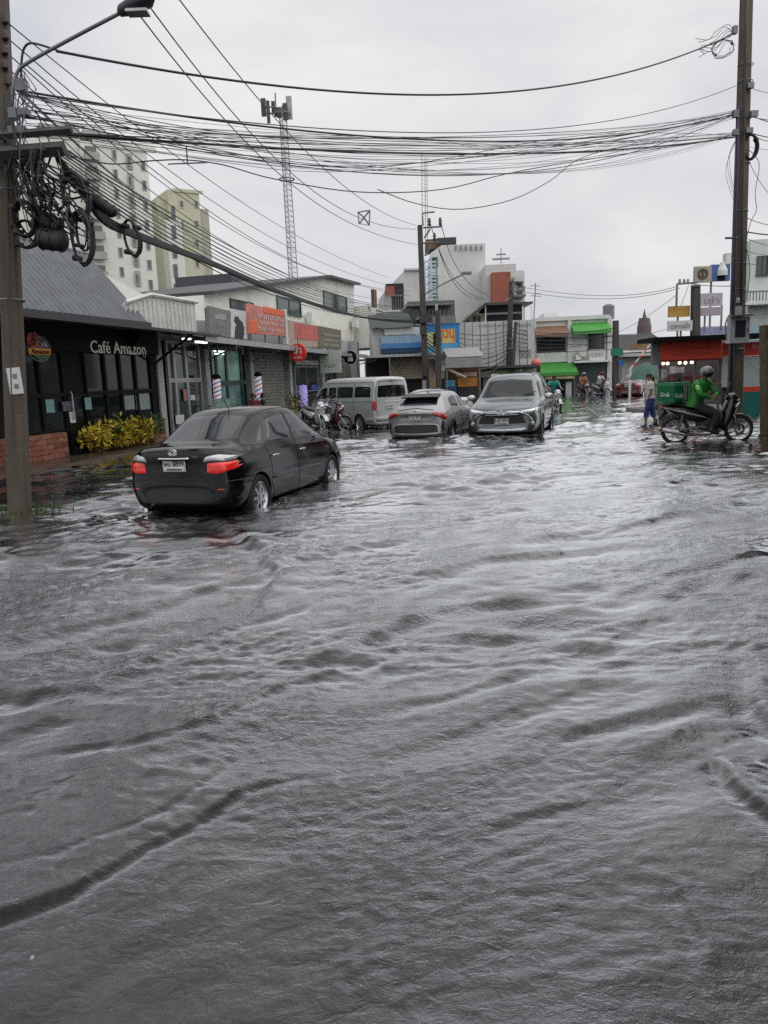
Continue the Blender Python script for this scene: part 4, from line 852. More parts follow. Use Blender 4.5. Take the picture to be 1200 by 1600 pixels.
# buildings beyond the shop
F = fac('blue_roof_shed', 1088, 34, 'shed with a purple blue sheet roof behind the red shop', 'shed', 0)
u0, u1, z0, z1 = F.rect(1084, 505, 1150, 522)
b = MB(); corrugated(b, (u0, 0, z0-.3), (u1, 0, z0-.3), (1.2, 3, z1-z0+.3), 14, .03); b.build('roof', mat('roof_violet_blue', (.10, .10, .22), .5, var=.15, dirt=.2), F.root); F.pbox('wall', GRW, (1086, 522, 1150, 640), .3, 3)
F = fac('teal_roof_shed', 1165, 31, 'shed with a blue green sheet roof right of the near pole', 'shed', 0)
u0, u1, z0, z1 = F.rect(1160, 500, 1260, 522); b = MB(); corrugated(b, (u0, 0, z0-.3), (u1, 0, z0-.3), (.6, 3, z1-z0+.3), 18, .03); b.build('roof', mat('roof_blue_green', (.10, .17, .20), .5, var=.15, dirt=.2), F.root); F.pbox('wall', GRW, (1165, 522, 1270, 640), .3, 3)
F = fac('pale_house', 1168, 44, 'pale grey green house half hidden behind the near right pole', 'house', -2)
pg = mat('wall_pale_green', (.62, .68, .65), .8, var=.05, dirt=.15); F.pbox('wall', pg, (1168, 372, 1290, 640), 0, 1.5);
F.pbox('balcony', WHT, (1160, 470, 1290, 474), -1.2, 0)
for i in range(14): F.pbox('railing_bar', STL, (1162+i*5, 455, 1163+i*5, 470), -1.15, -1.08)
F.pbox('railing', STL, (1160, 453.5, 1240, 455.5), -1.18, -1.06); F.window((1182, 400, 1200, 430), nx=2); F.pbox('air_conditioner', WHT, (1135, 395, 1146, 412), -.5, 0)
# sign cluster by the far side pole
F = fac('double_billboard', 1086, 38, 'double billboard, beige with a round emblem and blue with a white bust', 'billboard', 2)
F.pbox('board', mat('board_khaki', (.42, .38, .30), .6, dirt=.15), (1086, 416, 1112, 441), 0, .2); F.pbox('board', mat('board_blue', (.06, .13, .36), .5), (1112, 413, 1141, 439), .01, .21)
u, z = F.at(1098, 428); b = MB(); rr_ = abs(F.at(1104.5, 428)[0]-u)
for i in range(12): a_ = i*math.pi/6; b.box((u+rr_*math.cos(a_), -.03, z+rr_*math.sin(a_)), (.10, .05, .10))
b.tube([(u+rr_*math.cos(i*math.pi/10), -.02, z+rr_*math.sin(i*math.pi/10)) for i in range(21)], .035, 5); b.tube([(u, -.03, z-.15), (u, -.03, z+.12)], .05, 5); b.build('emblem', mat('emblem_brown', (.10, .08, .06), .6), F.root)
u, z = F.at(1128, 424); b = MB(); b.lathe([(0, -.2), (.24, -.2), (.24, .05), (.14, .28), (.1, .42), (0, .46)], 14, M=Matrix.Translation((u, -.02, z))); b.build('emblem', WB, F.root)
F.pbox('emblem_base', BLKP, (1123, 428, 1133, 438), -.06, 0)
F.pbox('post', STL, (1108, 440, 1110, 620), .3, .4)
def post_sign(name, label, px, Y, m, txt=None, tm=None, tpx=None, py1=620, post=None):
    F = fac(name, px[0], Y, label, 'sign', 1); F.pbox('board', m, px, 0, .12)
    xm = post or (px[0]+px[2])/2; F.pbox('post', STL, (xm-1, px[3]-1, xm+1, py1), .14, .22)
    if txt: F.text(txt, tm or INK, tpx, -.01)
    return F
post_sign('post_sign', 'small orange sign board high on a post beside the dark pole', (1045, 478, 1078, 495), 34, mat('sign_amber', (.50, .28, .06), .5, var=.1), post=1058)
post_sign('post_sign', 'white sign with grey Thai lettering below the small orange sign', (1044, 501, 1082, 517), 33.5, WB, 'ตลาดเช้า', mat('letter_mid', (.25, .26, .27), .5), (1048, 504, 1078, 513))
post_sign('post_sign', 'pale lilac framed sign, upper of two beside the dark pole', (1095, 458, 1129, 478), 36, mat('sign_lilac', (.46, .42, .46), .5, var=.12, dirt=.1), 'เช่า', mat('letter_lilac', (.3, .27, .32), .5), (1101, 463, 1124, 474), post=1126)
post_sign('post_sign', 'plain mauve sign panel, lower of two beside the dark pole', (1094, 480, 1128, 493), 36, mat('sign_mauve', (.36, .32, .35), .5, var=.08), post=1100)
# green street sign on far pole
# hills of far roofs closing the horizon
bk = MB()
rr2 = random.Random(9)
F = fac('distant_houses', -1400, 150, 'x', 'x')
bpy.data.objects.remove(F.root)
for i in range(9):
    x = 30+i*11+rr2.uniform(-2, 2); y = 150+rr2.uniform(0, 40); h_ = rr2.uniform(4, 8) if i < 22 else 7
    o = empty('distant_house', (x, y, -.3), rr2.uniform(-.3, .3), 'pale low house in the far distance at the end of the street', 'house', 'far low houses on the skyline')
    MB().box((0, 0, h_/2), (rr2.uniform(9, 13), 9, h_)).build('wall', GRW if i % 3 else WHT, o); MB().prism([(-7, 0), (7, 0), (0, 2.2)], -5, 5, M=Matrix.Translation((0, 0, h_)) @ Matrix.Rotation(R(90), 4, 'X')).build('roof', ROOFD, o)
# out of the frame on the right: the wall and tree whose dark reflection lies on the water
F = Fac('roadside_house', RW(3, 8.2), AX, 'dark roadside house standing outside the right edge of the view', 'house')
F.box('wall', mat('wall_dark_wood', (.06, .05, .045), .8, var=.3), -6, 22, -.3, 6.5, -8, -.2); F.box('roof', ROOFD, -6.5, 22.5, 6.5, 6.8, -8.4, .9)
# ================================================================== vehicles
def glassy(name='car_glass', col=(.009, .011, .014), spec=.32): return mat(name, col, .05, var=.05, spec=spec)
def paint(name, col, metal=.25, rough=.28, coat=.9, spec=.5): return mat(name, col, rough, metal, var=.04, scale=2, coat=coat, spec=spec)
def smooth_shell(stations, sub=2, nose=None):
    """stations: dict rows -> closed car shell mesh. Each: x, [(y,z)...] half ring from bottom centre to top centre"""
    bm = bmesh.new(); rings = []
    for st in stations:
        x, pts = st[0], st[1]; xs = st[2] if len(st) > 2 else [0]*len(pts)
        n = len(pts); ring = []
        for i in range(n): ring.append(bm.verts.new((x+xs[i], pts[i][0], pts[i][1])))
        for i in range(n-2, 0, -1): ring.append(bm.verts.new((x+xs[i], -pts[i][0], pts[i][1])))
        rings.append(ring)
    m = len(rings[0])
    for a, b in zip(rings, rings[1:]):
        for k in range(m): bm.faces.new((a[k], a[(k+1) % m], b[(k+1) % m], b[k]))
    n = len(stations[0][1])
    for r_, fl in ((rings[0], 1), (rings[-1], 0)):
        L_ = r_[:n]; Rr = [r_[0]]+[r_[m-i] for i in range(1, n-1)]+[r_[n-1]]
        for i in range(n-1):
            f = [L_[i], L_[i+1], Rr[i+1], Rr[i]]; f = [v for j, v in enumerate(f) if v not in f[:j]]
            if len(f) > 2: bm.faces.new(f if fl else f[::-1])
    bmesh.ops.recalc_face_normals(bm, faces=bm.faces)
    me = bpy.data.meshes.new('shell'); bm.to_mesh(me); bm.free()
    o = bpy.data.objects.new('shell', me); C.objects.link(o)
    md = o.modifiers.new('s', 'SUBSURF'); md.levels = sub; md.render_levels = sub
    return o
def applied(o):
    dg = bpy.context.evaluated_depsgraph_get(); me = bpy.data.meshes.new_from_object(o.evaluated_get(dg), preserve_all_data_layers=False, depsgraph=dg)
    return me
def cut(o, cutters):
    for c in cutters:
        md = o.modifiers.new('b', 'BOOLEAN'); md.operation = 'DIFFERENCE'; md.object = c; md.solver = 'EXACT'; md.material_mode = 'TRANSFER'
def interp(pts, n):
    """resample a polyline with Catmull-Rom smoothing to n points"""
    pts = [Vector(p) for p in pts]; L_ = [0]
    for a, b in zip(pts, pts[1:]): L_.append(L_[-1]+(b-a).length)
    out = []
    for i in range(n):
        t = L_[-1]*i/(n-1); k = max(j for j in range(len(pts)) if L_[j] <= t+1e-9); k = min(k, len(pts)-2)
        u = (t-L_[k])/max(L_[k+1]-L_[k], 1e-9); out.append(pts[k].lerp(pts[k+1], u))
    return out
class Skin:
    """conforms thin solid patches to a body: plane 'S' side (x,z), 'F' front/rear (y,z)"""
    def __init__(s, me):
        bm = bmesh.new(); bm.from_mesh(me); s.t = BVHTree.FromBMesh(bm); bm.free()
    def hit(s, a, z, pl, side):
        if pl == 'S': o, d = Vector((a, side*4, z)), Vector((0, -side, 0))
        elif pl == 'F': o, d = Vector((side*6, a, z)), Vector((-side, 0, 0))
        else: o, d = Vector((a, z, 4)), Vector((0, 0, -1))
        h = s.t.ray_cast(o, d)
        if h[0] is None:
            q = Vector((a, side*.8, z)) if pl == 'S' else Vector((side*2.2, a, z)) if pl == 'F' else Vector((a, z, 1.4))
            h = s.t.find_nearest(q)
        return h[0], h[1]
    def patch(s, mb, bot, top, pl, side, off=.006, nu=14, nv=6, edge=-.004, mi=0, swap=False):
        """bot/top: polylines of (a,z) running the same way"""
        B, T = interp([(*p, 0) for p in bot], nu+1), interp([(*p, 0) for p in top], nu+1)
        G_ = []
        for i in range(nu+1):
            row = []
            for j in range(nv+1):
                q = B[i].lerp(T[i], j/nv); p, n = s.hit(q.x, q.y, pl, side)
                if pl == 'S' and n.y*side < 0: n = -n
                if pl == 'F' and n.x*side < 0: n = -n
                e = edge if (i in (0, nu) or j in (0, nv)) else off
                row.append(p+n*e)
            G_.append(row)
        mb.grid(G_, mi=mi); return mb
    def line(s, mb, pts, pl, side, r=.006, n=20, off=.0, mi=0, k=5):
        Q = interp([(*p, 0) for p in pts], n); out = []
        for q in Q:
            p, nn = s.hit(q.x, q.y, pl, side)
            if pl == 'S' and nn.y*side < 0: nn = -nn
            if pl == 'F' and nn.x*side < 0: nn = -nn
            out.append(p+nn*off)
        mb.tube(out, r, k, mi=mi); return mb
def wheel_mesh(r, wd, rimr, spokes=5, dark=False):
    t = MB(); h = wd/2
    t.lathe([(rimr, -h*.8), (rimr+.02, -h*.98), (r*.93, -h), (r*.985, -h*.78), (r, -h*.4), (r, h*.4), (r*.985, h*.78), (r*.93, h), (rimr+.02, h*.98), (rimr, h*.8)], 36, axis='Y')
    rm = MB()
    rm.lathe([(rimr+.002, h*.82), (rimr-.012, h*.86), (rimr-.03, h*.6), (rimr-.045, h*.1), (rimr-.05, -h*.8)], 32, axis='Y')
    rm.lathe([(rimr-.05, -h*.3), (.03, -h*.3)], 24, axis='Y', mi=1)
    rm.lathe([(.0, h*.78), (.035, h*.78), (.06, h*.70), (.065, h*.3), (.065, -.0)], 16, axis='Y')
    for k in range(spokes):
        a = 2*math.pi*k/spokes
        for da in ((-.10, .10) if spokes <= 6 else (0,)):
            d0 = Vector((math.cos(a+da*.4), 0, math.sin(a+da*.4))); d1 = Vector((math.cos(a+da*1.9), 0, math.sin(a+da*1.9))); q = Vector((-math.sin(a), 0, math.cos(a)))
            w0, w1 = .022, .017
            p0, p1 = d0*.045, d1*(rimr-.022)
            vs = []
            for p, w_, y0, y1 in ((p0, w0, h*.74, h*.35), (p1, w1, h*.66, h*.25)):
                vs += [p+q*w_+Vector((0, y0, 0)), p-q*w_+Vector((0, y0, 0)), p-q*w_*1.2+Vector((0, y1, 0)), p+q*w_*1.2+Vector((0, y1, 0))]
            rm.add(vs, [(0, 1, 5, 4), (1, 2, 6, 5), (2, 3, 7, 6), (3, 0, 4, 7), (0, 3, 2, 1), (4, 5, 6, 7)])
    return t, rm
def add_wheels(root, r, wd, rimr, axles, track, spokes=5, rimmat=None, steer=0):
    t, rm = wheel_mesh(r, wd, rimr, spokes); tm = t.mesh('wheel', RUB, 40); rme = rm.mesh('rim', [rimmat or ALLOY, BLK], 35)
    for ax in axles:
        for sgn in (1, -1):
            o = bpy.data.objects.new('wheel', tm); C.objects.link(o); o.parent = root; o.location = (ax, sgn*track/2, r)
            o.rotation_euler = (0, random.random()*6, (0 if sgn > 0 else math.pi)+(steer if ax > 0 else 0))
            q = bpy.data.objects.new('rim', rme); C.objects.link(q); q.parent = o
def plate(root, txt, x, z, fwd, w_=.34, h_=.15, tilt=0, y=0):
    m = MB().box((0, 0, 0), (.012, w_, h_)); o = m.build('number_plate', PLATE, root, loc=(x, y, z))
    s1 = text_mb(txt[0], .085, .003, bold=.001)
    M_ = Matrix.Rotation(R(90 if fwd > 0 else -90), 4, 'Z') @ UP @ Matrix.Translation((0, .018, 0))
    mm = MB().add(s1.v, s1.f, M_)
    if len(txt) > 1:
        s2 = text_mb(txt[1], .035, .003); mm.add(s2.v, s2.f, Matrix.Rotation(R(90 if fwd > 0 else -90), 4, 'Z') @ UP @ Matrix.Translation((0, -.048, 0)))
    mm.add([(fwd*.0065, sy*(w_/2-.008), sz*(h_/2-.008)) for sy in (-1, 1) for sz in (-1, 1)]+[(fwd*.0065, sy*(w_/2-.012), sz*(h_/2-.012)) for sy in (-1, 1) for sz in (-1, 1)],
           [(0, 1, 5, 4), (1, 3, 7, 5), (3, 2, 6, 7), (2, 0, 4, 6)])
    mm.build('lettering', INK, o, fix=False).location = (fwd*.009, 0, 0)
    return o
def finish_shell(sh, cutters, name, m, root, inner):
    sh.data.materials.append(m)
    for c in cutters:
        c.data.materials.clear(); c.data.materials.append(inner)
    cut(sh, cutters); me = applied(sh); me.name = name
    for o in [sh]+cutters: bpy.data.objects.remove(o)
    me.shade_smooth()
    try: me.set_sharp_from_angle(angle=R(38))
    except Exception: pass
    o = bpy.data.objects.new(name, me); C.objects.link(o); o.parent = root
    return o
def arch(x, r, y0, z=None):
    cs = []
    for sg in (1, -1):
        m = MB(); m.lathe([(0, y0), (r, y0), (r, 1.5), (0, 1.5)], 40, M=Matrix.Translation((x, 0, z if z is not None else r)) @ (Matrix.Scale(1, 4) if sg > 0 else Matrix.Scale(-1, 4, (0, 1, 0))), axis='Y')
        o = m.build('cutter', BLK); cs.append(o)
    return cs
def mirror(root, x, y, z, m, sz=(.09, .19, .14)):
    for sg in (1, -1):
        mb = MB(); n = 10; G_ = []
        for i in range(7):
            t = i/6; rr = math.sin(math.pi*min(max(t, .0), 1))**.45 if 0 < t < 1 else 0
            G_.append([(x+.5*sz[0]*math.cos(2*math.pi*k/n)*max(rr, .02), sg*(y+sz[1]*(t-.1)), z+.5*sz[2]*math.sin(2*math.pi*k/n)*max(rr, .02)*(1 if abs(math.sin(2*math.pi*k/n)) < .9 else .95)) for k in range(n)])
        mb.grid(G_, closed=True)
        o = mb.build('wing_mirror', m, root, smooth=True)
        MB().box((x-sz[0]*.5+.004, sg*(y+sz[1]*.42), z), (.012, sz[1]*.72, sz[2]*.66)).build('mirror_glass', CHR, o)

def ring9(zb, wb, zc, wc, zs, ws, zt, wt, cr=.02):
    return [(0, zb), (wb*.85, zb), (wb, zb+.05), (wc, zc), (ws+.012, zs-.06), (ws, zs), (wt, zt-.035), (wt*.80, zt), (0, zt+cr)]
def make_sedan(pm, name, label, cat, lit=True, ptxt=('ษน 8899', 'กรุงเทพมหานคร'), group=None):
    root = empty(name, label=label, cat=cat, group=group)
    st = [  # x, zb, wb, zc, wc, zs, ws, zt, wt
        (-2.14, .36, .52, .52, .66, .80, .60, .88, .46, .01),
        (-2.10, .26, .66, .50, .78, .86, .70, .985, .56, .015),
        (-1.98, .20, .76, .52, .84, .89, .775, 1.01, .69, .012),
        (-1.60, .19, .77, .54, .845, .90, .78, 1.02, .69, .015),
        (-1.46, .19, .77, .54, .847, .91, .775, 1.05, .62, .025),
        (-.86, .18, .78, .54, .848, .93, .775, 1.375, .60, .022),
        (-.55, .18, .78, .54, .848, .93, .775, 1.425, .60, .025),
        (.05, .18, .78, .54, .848, .925, .775, 1.435, .60, .025),
        (.36, .18, .78, .54, .848, .915, .775, 1.395, .60, .025),
        (1.04, .18, .78, .54, .845, .90, .765, 1.00, .64, .03),
        (1.22, .18, .78, .54, .845, .88, .76, .955, .64, .03),
        (1.70, .19, .76, .52, .835, .80, .73, .865, .62, .03),
        (2.00, .20, .70, .48, .79, .68, .67, .76, .56, .02),
        (2.10, .24, .60, .45, .70, .60, .58, .67, .46, .01),
        (2.14, .32, .46, .45, .52, .56, .44, .60, .34, .0)]
    def bow(r_, x):
        k = .10 if x < -1.9 else -.22 if x > 1.9 else 0
        return [k*(p[0]/.8)**2 for p in r_]
    S_ = []
    for t in st:
        r_ = ring9(*t[1:]); S_.append((t[0], r_, bow(r_, t[0])))
    sh = smooth_shell(S_, 2)
    cut_ = arch(-1.30, .335, .60, .30)+arch(1.26, .335, .60, .30)
    body = finish_shell(sh, cut_, 'body', pm, root, BLK); k = Skin(body.data)
    GL = glassy('sedan_glass', (.03, .035, .04), 1.0)
    # windows
    for sg in (1, -1):
        m = MB(); k.patch(m, [(-.93, .975), (-.10, .955)], [(-.70, 1.285), (-.50, 1.335), (-.15, 1.352)], 'S', sg, .005); m.build('rear_door_window', GL, root, smooth=True)
        m = MB(); k.patch(m, [(-.02, .953), (.86, .945)], [(-.07, 1.352), (.20, 1.340), (.36, 1.305)], 'S', sg, .005); m.build('front_door_window', GL, root, smooth=True)
        m = MB(); k.patch(m, [(-1.20, .985), (-1.02, .978)], [(-1.10, 1.06), (-.82, 1.25)], 'S', sg, .004, 6, 5); m.build('quarter_window', GL, root, smooth=True)
        m = MB()
        for pts in ([(-.99, .96), (-.06, .93), (-.12, 1.36)], [(-.06, .93), (-.06, .35), (-.02, .24), (.80, .24)], [(.98, .90), (.96, .40), (.86, .24)], [(-.06, .26), (-.80, .26), (-.97, .45), (-.93, .68), (-1.00, .95)],
                    [(-1.5, .99), (-1.2, .97), (1.1, .93)], [(-1.0, 1.30), (-.60, 1.39), (0, 1.405), (.35, 1.36), (.95, 1.0)]):
            k.line(m, pts, 'S', sg, .0055, 26)
        m.build('door_seam', BLK, root)
        m = MB(); k.line(m, [(-.92, .52), (.0, .515), (.92, .51)], 'S', sg, .013, 20); m.build('side_moulding', pm, root, smooth=True)
        for x in (-.80, .10):
            p, n = k.hit(x, .80, 'S', sg); MB().tube([p+Vector((-.09, sg*.012, 0)), p+Vector((-.07, sg*.035, .004)), p+Vector((.07, sg*.035, .004)), p+Vector((.09, sg*.012, 0))], .012, 8).build('door_handle', pm if x < -9 else CHR, root, smooth=True)
    m = MB(); k.patch(m, [(-.60, 1.055), (.60, 1.055)], [(-.47, 1.345), (0, 1.375), (.47, 1.345)], 'F', -1, .005, 20, 8); m.build('rear_window', GL, root, smooth=True)
    m = MB(); k.patch(m, [(-.64, 1.02), (.64, 1.02)], [(-.48, 1.345), (0, 1.375), (.48, 1.345)], 'F', 1, .005, 20, 8); m.build('windscreen', GL, root, smooth=True)
    # tail lights wrap round the corner
    for sg in (1, -1):
        m = MB(); k.patch(m, [(sg*.46, .70), (sg*.62, .69), (sg*.80, .74)], [(sg*.47, .825), (sg*.62, .838), (sg*.81, .83)], 'F', -1, .014, 16, 6, mi=0)
        k.patch(m, [(-2.06, .73), (-1.80, .80)], [(-2.06, .84), (-1.80, .84)], 'S', sg, .012, 8, 4)
        o = m.build('tail_light', REDLIT if lit else REDL, root, smooth=True)
        m = MB(); k.patch(m, [(sg*.42, .832), (sg*.62, .845), (sg*.80, .838)], [(sg*.46, .91), (sg*.62, .935), (sg*.79, .90)], 'F', -1, .014, 14, 3)
        k.patch(m, [(-2.05, .845), (-1.82, .85)], [(-2.04, .91), (-1.90, .905)], 'S', sg, .012, 8, 3); m.build('indicator_lens', CLR, o, smooth=True)
        m = MB(); k.patch(m, [(sg*.44, .54), (sg*.74, .56)], [(sg*.44, .70), (sg*.62, .66), (sg*.76, .66)], 'F', 1, .01, 12, 5); k.patch(m, [(1.80, .62), (2.0, .58)], [(1.75, .74), (1.98, .66)], 'S', sg, .008, 8, 4); m.build('headlight', CLR, root, smooth=True)
        m = MB(); k.patch(m, [(sg*.58, .48), (sg*.70, .48)], [(sg*.58, .52), (sg*.70, .52)], 'F', -1, .006, 4, 2); m.build('reflector', REDL, root)
    m = MB(); k.line(m, [(-.80, .60), (-.4, .625), (.4, .625), (.80, .60)], 'F', -1, .010, 26); k.line(m, [(-.45, .69), (-.40, .95), (0, .985), (.40, .95), (.45, .69)], 'F', -1, .006, 30)
    k.line(m, [(-2.10, .60), (-1.62, .60)], 'S', -1, .006, 10); k.line(m, [(-2.10, .60), (-1.62, .60)], 'S', 1, .006, 10); m.build('bumper_seam', BLK, root)
    m = MB(); k.line(m, [(-.24, .885), (.24, .885)], 'F', -1, .016, 12, .006); m.build('boot_trim', CHR, root, smooth=True)
    p, n = k.hit(0, .955, 'F', -1); m = MB()
    for (rx, rz) in ((.062, .040), (.024, .038), (.044, .016)):
        m.tube([(p.x-.012, rx*math.cos(a*math.pi/12), .957+rz*math.sin(a*math.pi/12)) for a in range(25)], .006, 5)
    m.build('emblem', CHR, root)
    p, n = k.hit(0, .80, 'F', -1); plate(root, ptxt, p.x-.012, .80, -1)
    p, n = k.hit(0, .5, 'F', 1); plate(root, ptxt, p.x+.012, .42, 1)
    m = MB(); k.patch(m, [(-.36, .50), (.36, .50)], [(-.40, .60), (.40, .60)], 'F', 1, -.002, 12, 4); m.build('grille', BLK, root)
    p, n = k.hit(-.36, .91, 'F', -1)
    t_ = text_mb('VIOS', .036, .002); MB().add(t_.v, t_.f, Matrix.Translation((p.x-.022, -.34, .905)) @ Matrix.Rotation(R(-90), 4, 'Z') @ UP).build('badge', CHR, root, fix=False)
    MB().tube([(-.70, -.05, 1.42), (-.86, -.05, 1.60)], .006, 5).build('aerial', BLK, root)
    mirror(root, .84, .80, .97, pm)
    MB().tube([(-2.0, .45, .25), (-2.16, .45, .25)], .028, 10).build('exhaust', CHR, root)
    add_wheels(root, .30, .20, .205, (-1.30, 1.26), 1.44, 7)
    return root
def seams(k, root, lines, side, r=.0055):
    m = MB()
    for pts in lines: k.line(m, pts, 'S', side, r, 24)
    m.build('door_seam', BLK, root)
def make_crossover(pm, name, label, cat):
    root = empty(name, label=label, cat=cat)
    st = [(-2.16, .42, .60, .62, .74, .86, .64, .94, .48, .01), (-2.12, .34, .74, .60, .84, .92, .74, 1.04, .58, .015), (-2.00, .28, .80, .62, .89, .95, .79, 1.10, .62, .02),
          (-1.80, .25, .82, .64, .905, .98, .80, 1.19, .62, .02), (-1.45, .24, .82, .64, .91, 1.00, .795, 1.37, .58, .03), (-1.10, .23, .81, .64, .895, 1.00, .78, 1.47, .56, .035), (-.4, .22, .80, .62, .875, .99, .78, 1.53, .57, .04), (.2, .22, .80, .62, .875, .98, .78, 1.52, .57, .04),
          (.50, .22, .80, .62, .88, .98, .78, 1.46, .56, .04), (1.15, .22, .81, .62, .895, .97, .79, 1.08, .66, .03), (1.40, .23, .81, .62, .90, .95, .78, 1.02, .66, .03), (1.85, .25, .76, .58, .87, .86, .72, .90, .60, .02), (2.06, .28, .66, .52, .76, .74, .62, .78, .5, .01), (2.14, .34, .5, .5, .58, .66, .46, .68, .38, 0)]
    S_ = [(t[0], ring9(*t[1:]), [(.14 if t[0] < -1.95 else -.22 if t[0] > 1.8 else 0)*(p[0]/.8)**2 for p in ring9(*t[1:])]) for t in st]
    body = finish_shell(smooth_shell(S_, 2), arch(-1.30, .37, .62, .34)+arch(1.34, .37, .62, .34), 'body', pm, root, BLK); k = Skin(body.data); GL = glassy()
    for sg in (1, -1):
        m = MB(); k.patch(m, [(-.05, 1.04), (.95, 1.01)], [(-.02, 1.42), (.3, 1.41), (.48, 1.37)], 'S', sg, .005); m.build('front_door_window', GL, root, smooth=True)
        m = MB(); k.patch(m, [(-1.0, 1.10), (-.13, 1.045)], [(-1.0, 1.30), (-.6, 1.41), (-.1, 1.425)], 'S', sg, .005); m.build('rear_door_window', GL, root, smooth=True)
        seams(k, root, [[(-.09, 1.0), (-.08, .4)], [(.98, .98), (.96, .45), (.86, .34)], [(-.86, .45), (-1.02, .8), (-1.1, 1.1)]], sg)
        m = MB(); k.patch(m, [(-1.85, .36), (-1.72, .36)], [(-1.85, .62), (-1.72, .60)], 'S', sg, .01, 4, 4)
        for x in (-1.30, 1.34):     # black wheel arch cladding
            arc = lambda r_: [(x+r_*math.cos(a_*math.pi/14), .34+r_*math.sin(a_*math.pi/14)) for a_ in range(15)]
            k.patch(m, arc(.385), arc(.455), 'S', sg, .014, 20, 3)
        k.patch(m, [(-.90, .30), (.92, .30)], [(-.90, .40), (.92, .38)], 'S', sg, .012, 12, 3); m.build('arch_cladding', BLK, root, smooth=True)
        m = MB(); k.patch(m, [(sg*.44, .93), (sg*.64, .86), (sg*.83, .76)], [(sg*.50, .99), (sg*.68, .985), (sg*.84, .97)], 'F', -1, .03, 14, 5); k.patch(m, [(-2.05, .84), (-1.84, .92)], [(-2.03, .96), (-1.86, .985)], 'S', sg, .02, 8, 4); m.build('tail_light', REDL, root, smooth=True)
        m = MB(); k.patch(m, [(sg*.40, .70), (sg*.78, .76)], [(sg*.44, .78), (sg*.80, .90)], 'F', 1, .01, 10, 4); m.build('headlight', CLR, root, smooth=True)
        p, n = k.hit(.10, .90, 'S', sg); MB().tube([p+Vector((-.09, sg*.03, 0)), p+Vector((.09, sg*.03, 0))], .013, 8).build('door_handle', pm, root, smooth=True)
    m = MB(); k.patch(m, [(-.62, 1.15), (.62, 1.15)], [(-.50, 1.38), (0, 1.42), (.50, 1.38)], 'F', -1, .005, 18, 6); m.build('rear_window', GL, root, smooth=True)
    m = MB(); k.patch(m, [(-.66, 1.10), (.66, 1.10)], [(-.48, 1.42), (0, 1.46), (.48, 1.42)], 'F', 1, .005, 18, 6); m.build('windscreen', GL, root, smooth=True)
    m = MB(); k.patch(m, [(-.66, .44), (0, .40), (.66, .44)], [(-.62, .66), (0, .66), (.62, .66)], 'F', -1, .012, 16, 5); k.patch(m, [(-.80, .44), (-.66, .43)], [(-.80, .78), (-.72, .76)], 'F', -1, .01, 4, 5); k.patch(m, [(.66, .43), (.80, .44)], [(.72, .76), (.80, .78)], 'F', -1, .01, 4, 5); m.build('rear_valance', BLK, root, smooth=True)
    m = MB(); k.line(m, [(-.74, .46), (-.58, .66), (0, .675), (.58, .66), (.74, .46)], 'F', -1, .016, 30, .01); m.build('bumper_trim', ALLOY, root, smooth=True)
    m = MB(); k.line(m, [(-.48, .745), (0, .735), (.48, .745)], 'F', -1, .006, 16); k.line(m, [(-.50, 1.05), (0, 1.10), (.50, 1.05)], 'F', -1, .010, 16, .004); k.line(m, [(-.48, .745), (-.60, .92)], 'F', -1, .006, 8); k.line(m, [(.48, .745), (.60, .92)], 'F', -1, .006, 8); m.build('tailgate_seam', BLK, root)
    MB().hexa([(-1.66, -.52, 1.365), (-1.66, .52, 1.365), (-1.25, .50, 1.42), (-1.25, -.50, 1.42), (-1.68, -.51, 1.395), (-1.68, .51, 1.395), (-1.1, .48, 1.475), (-1.1, -.48, 1.475)]).build('roof_spoiler', BLK, root)
    p, n = k.hit(0, .86, 'F', -1); plate(root, ('7กฬ 902', 'กรุงเทพมหานคร'), p.x-.02, .85, -1); MB().tube([(p.x-.01, -.2, .96), (p.x-.01, .2, .96)], .012, 6).build('boot_trim', CHR, root)
    p, n = k.hit(0, 1.03, 'F', -1); m = MB()
    for (rx, rz) in ((.055, .036), (.02, .034), (.038, .014)): m.tube([(p.x-.016, rx*math.cos(a_*math.pi/12), 1.02+rz*math.sin(a_*math.pi/12)) for a_ in range(25)], .0055, 5)
    m.build('emblem', CHR, root)
    mirror(root, .72, .82, 1.06, pm); add_wheels(root, .34, .22, .22, (-1.30, 1.34), 1.50, 5); return root
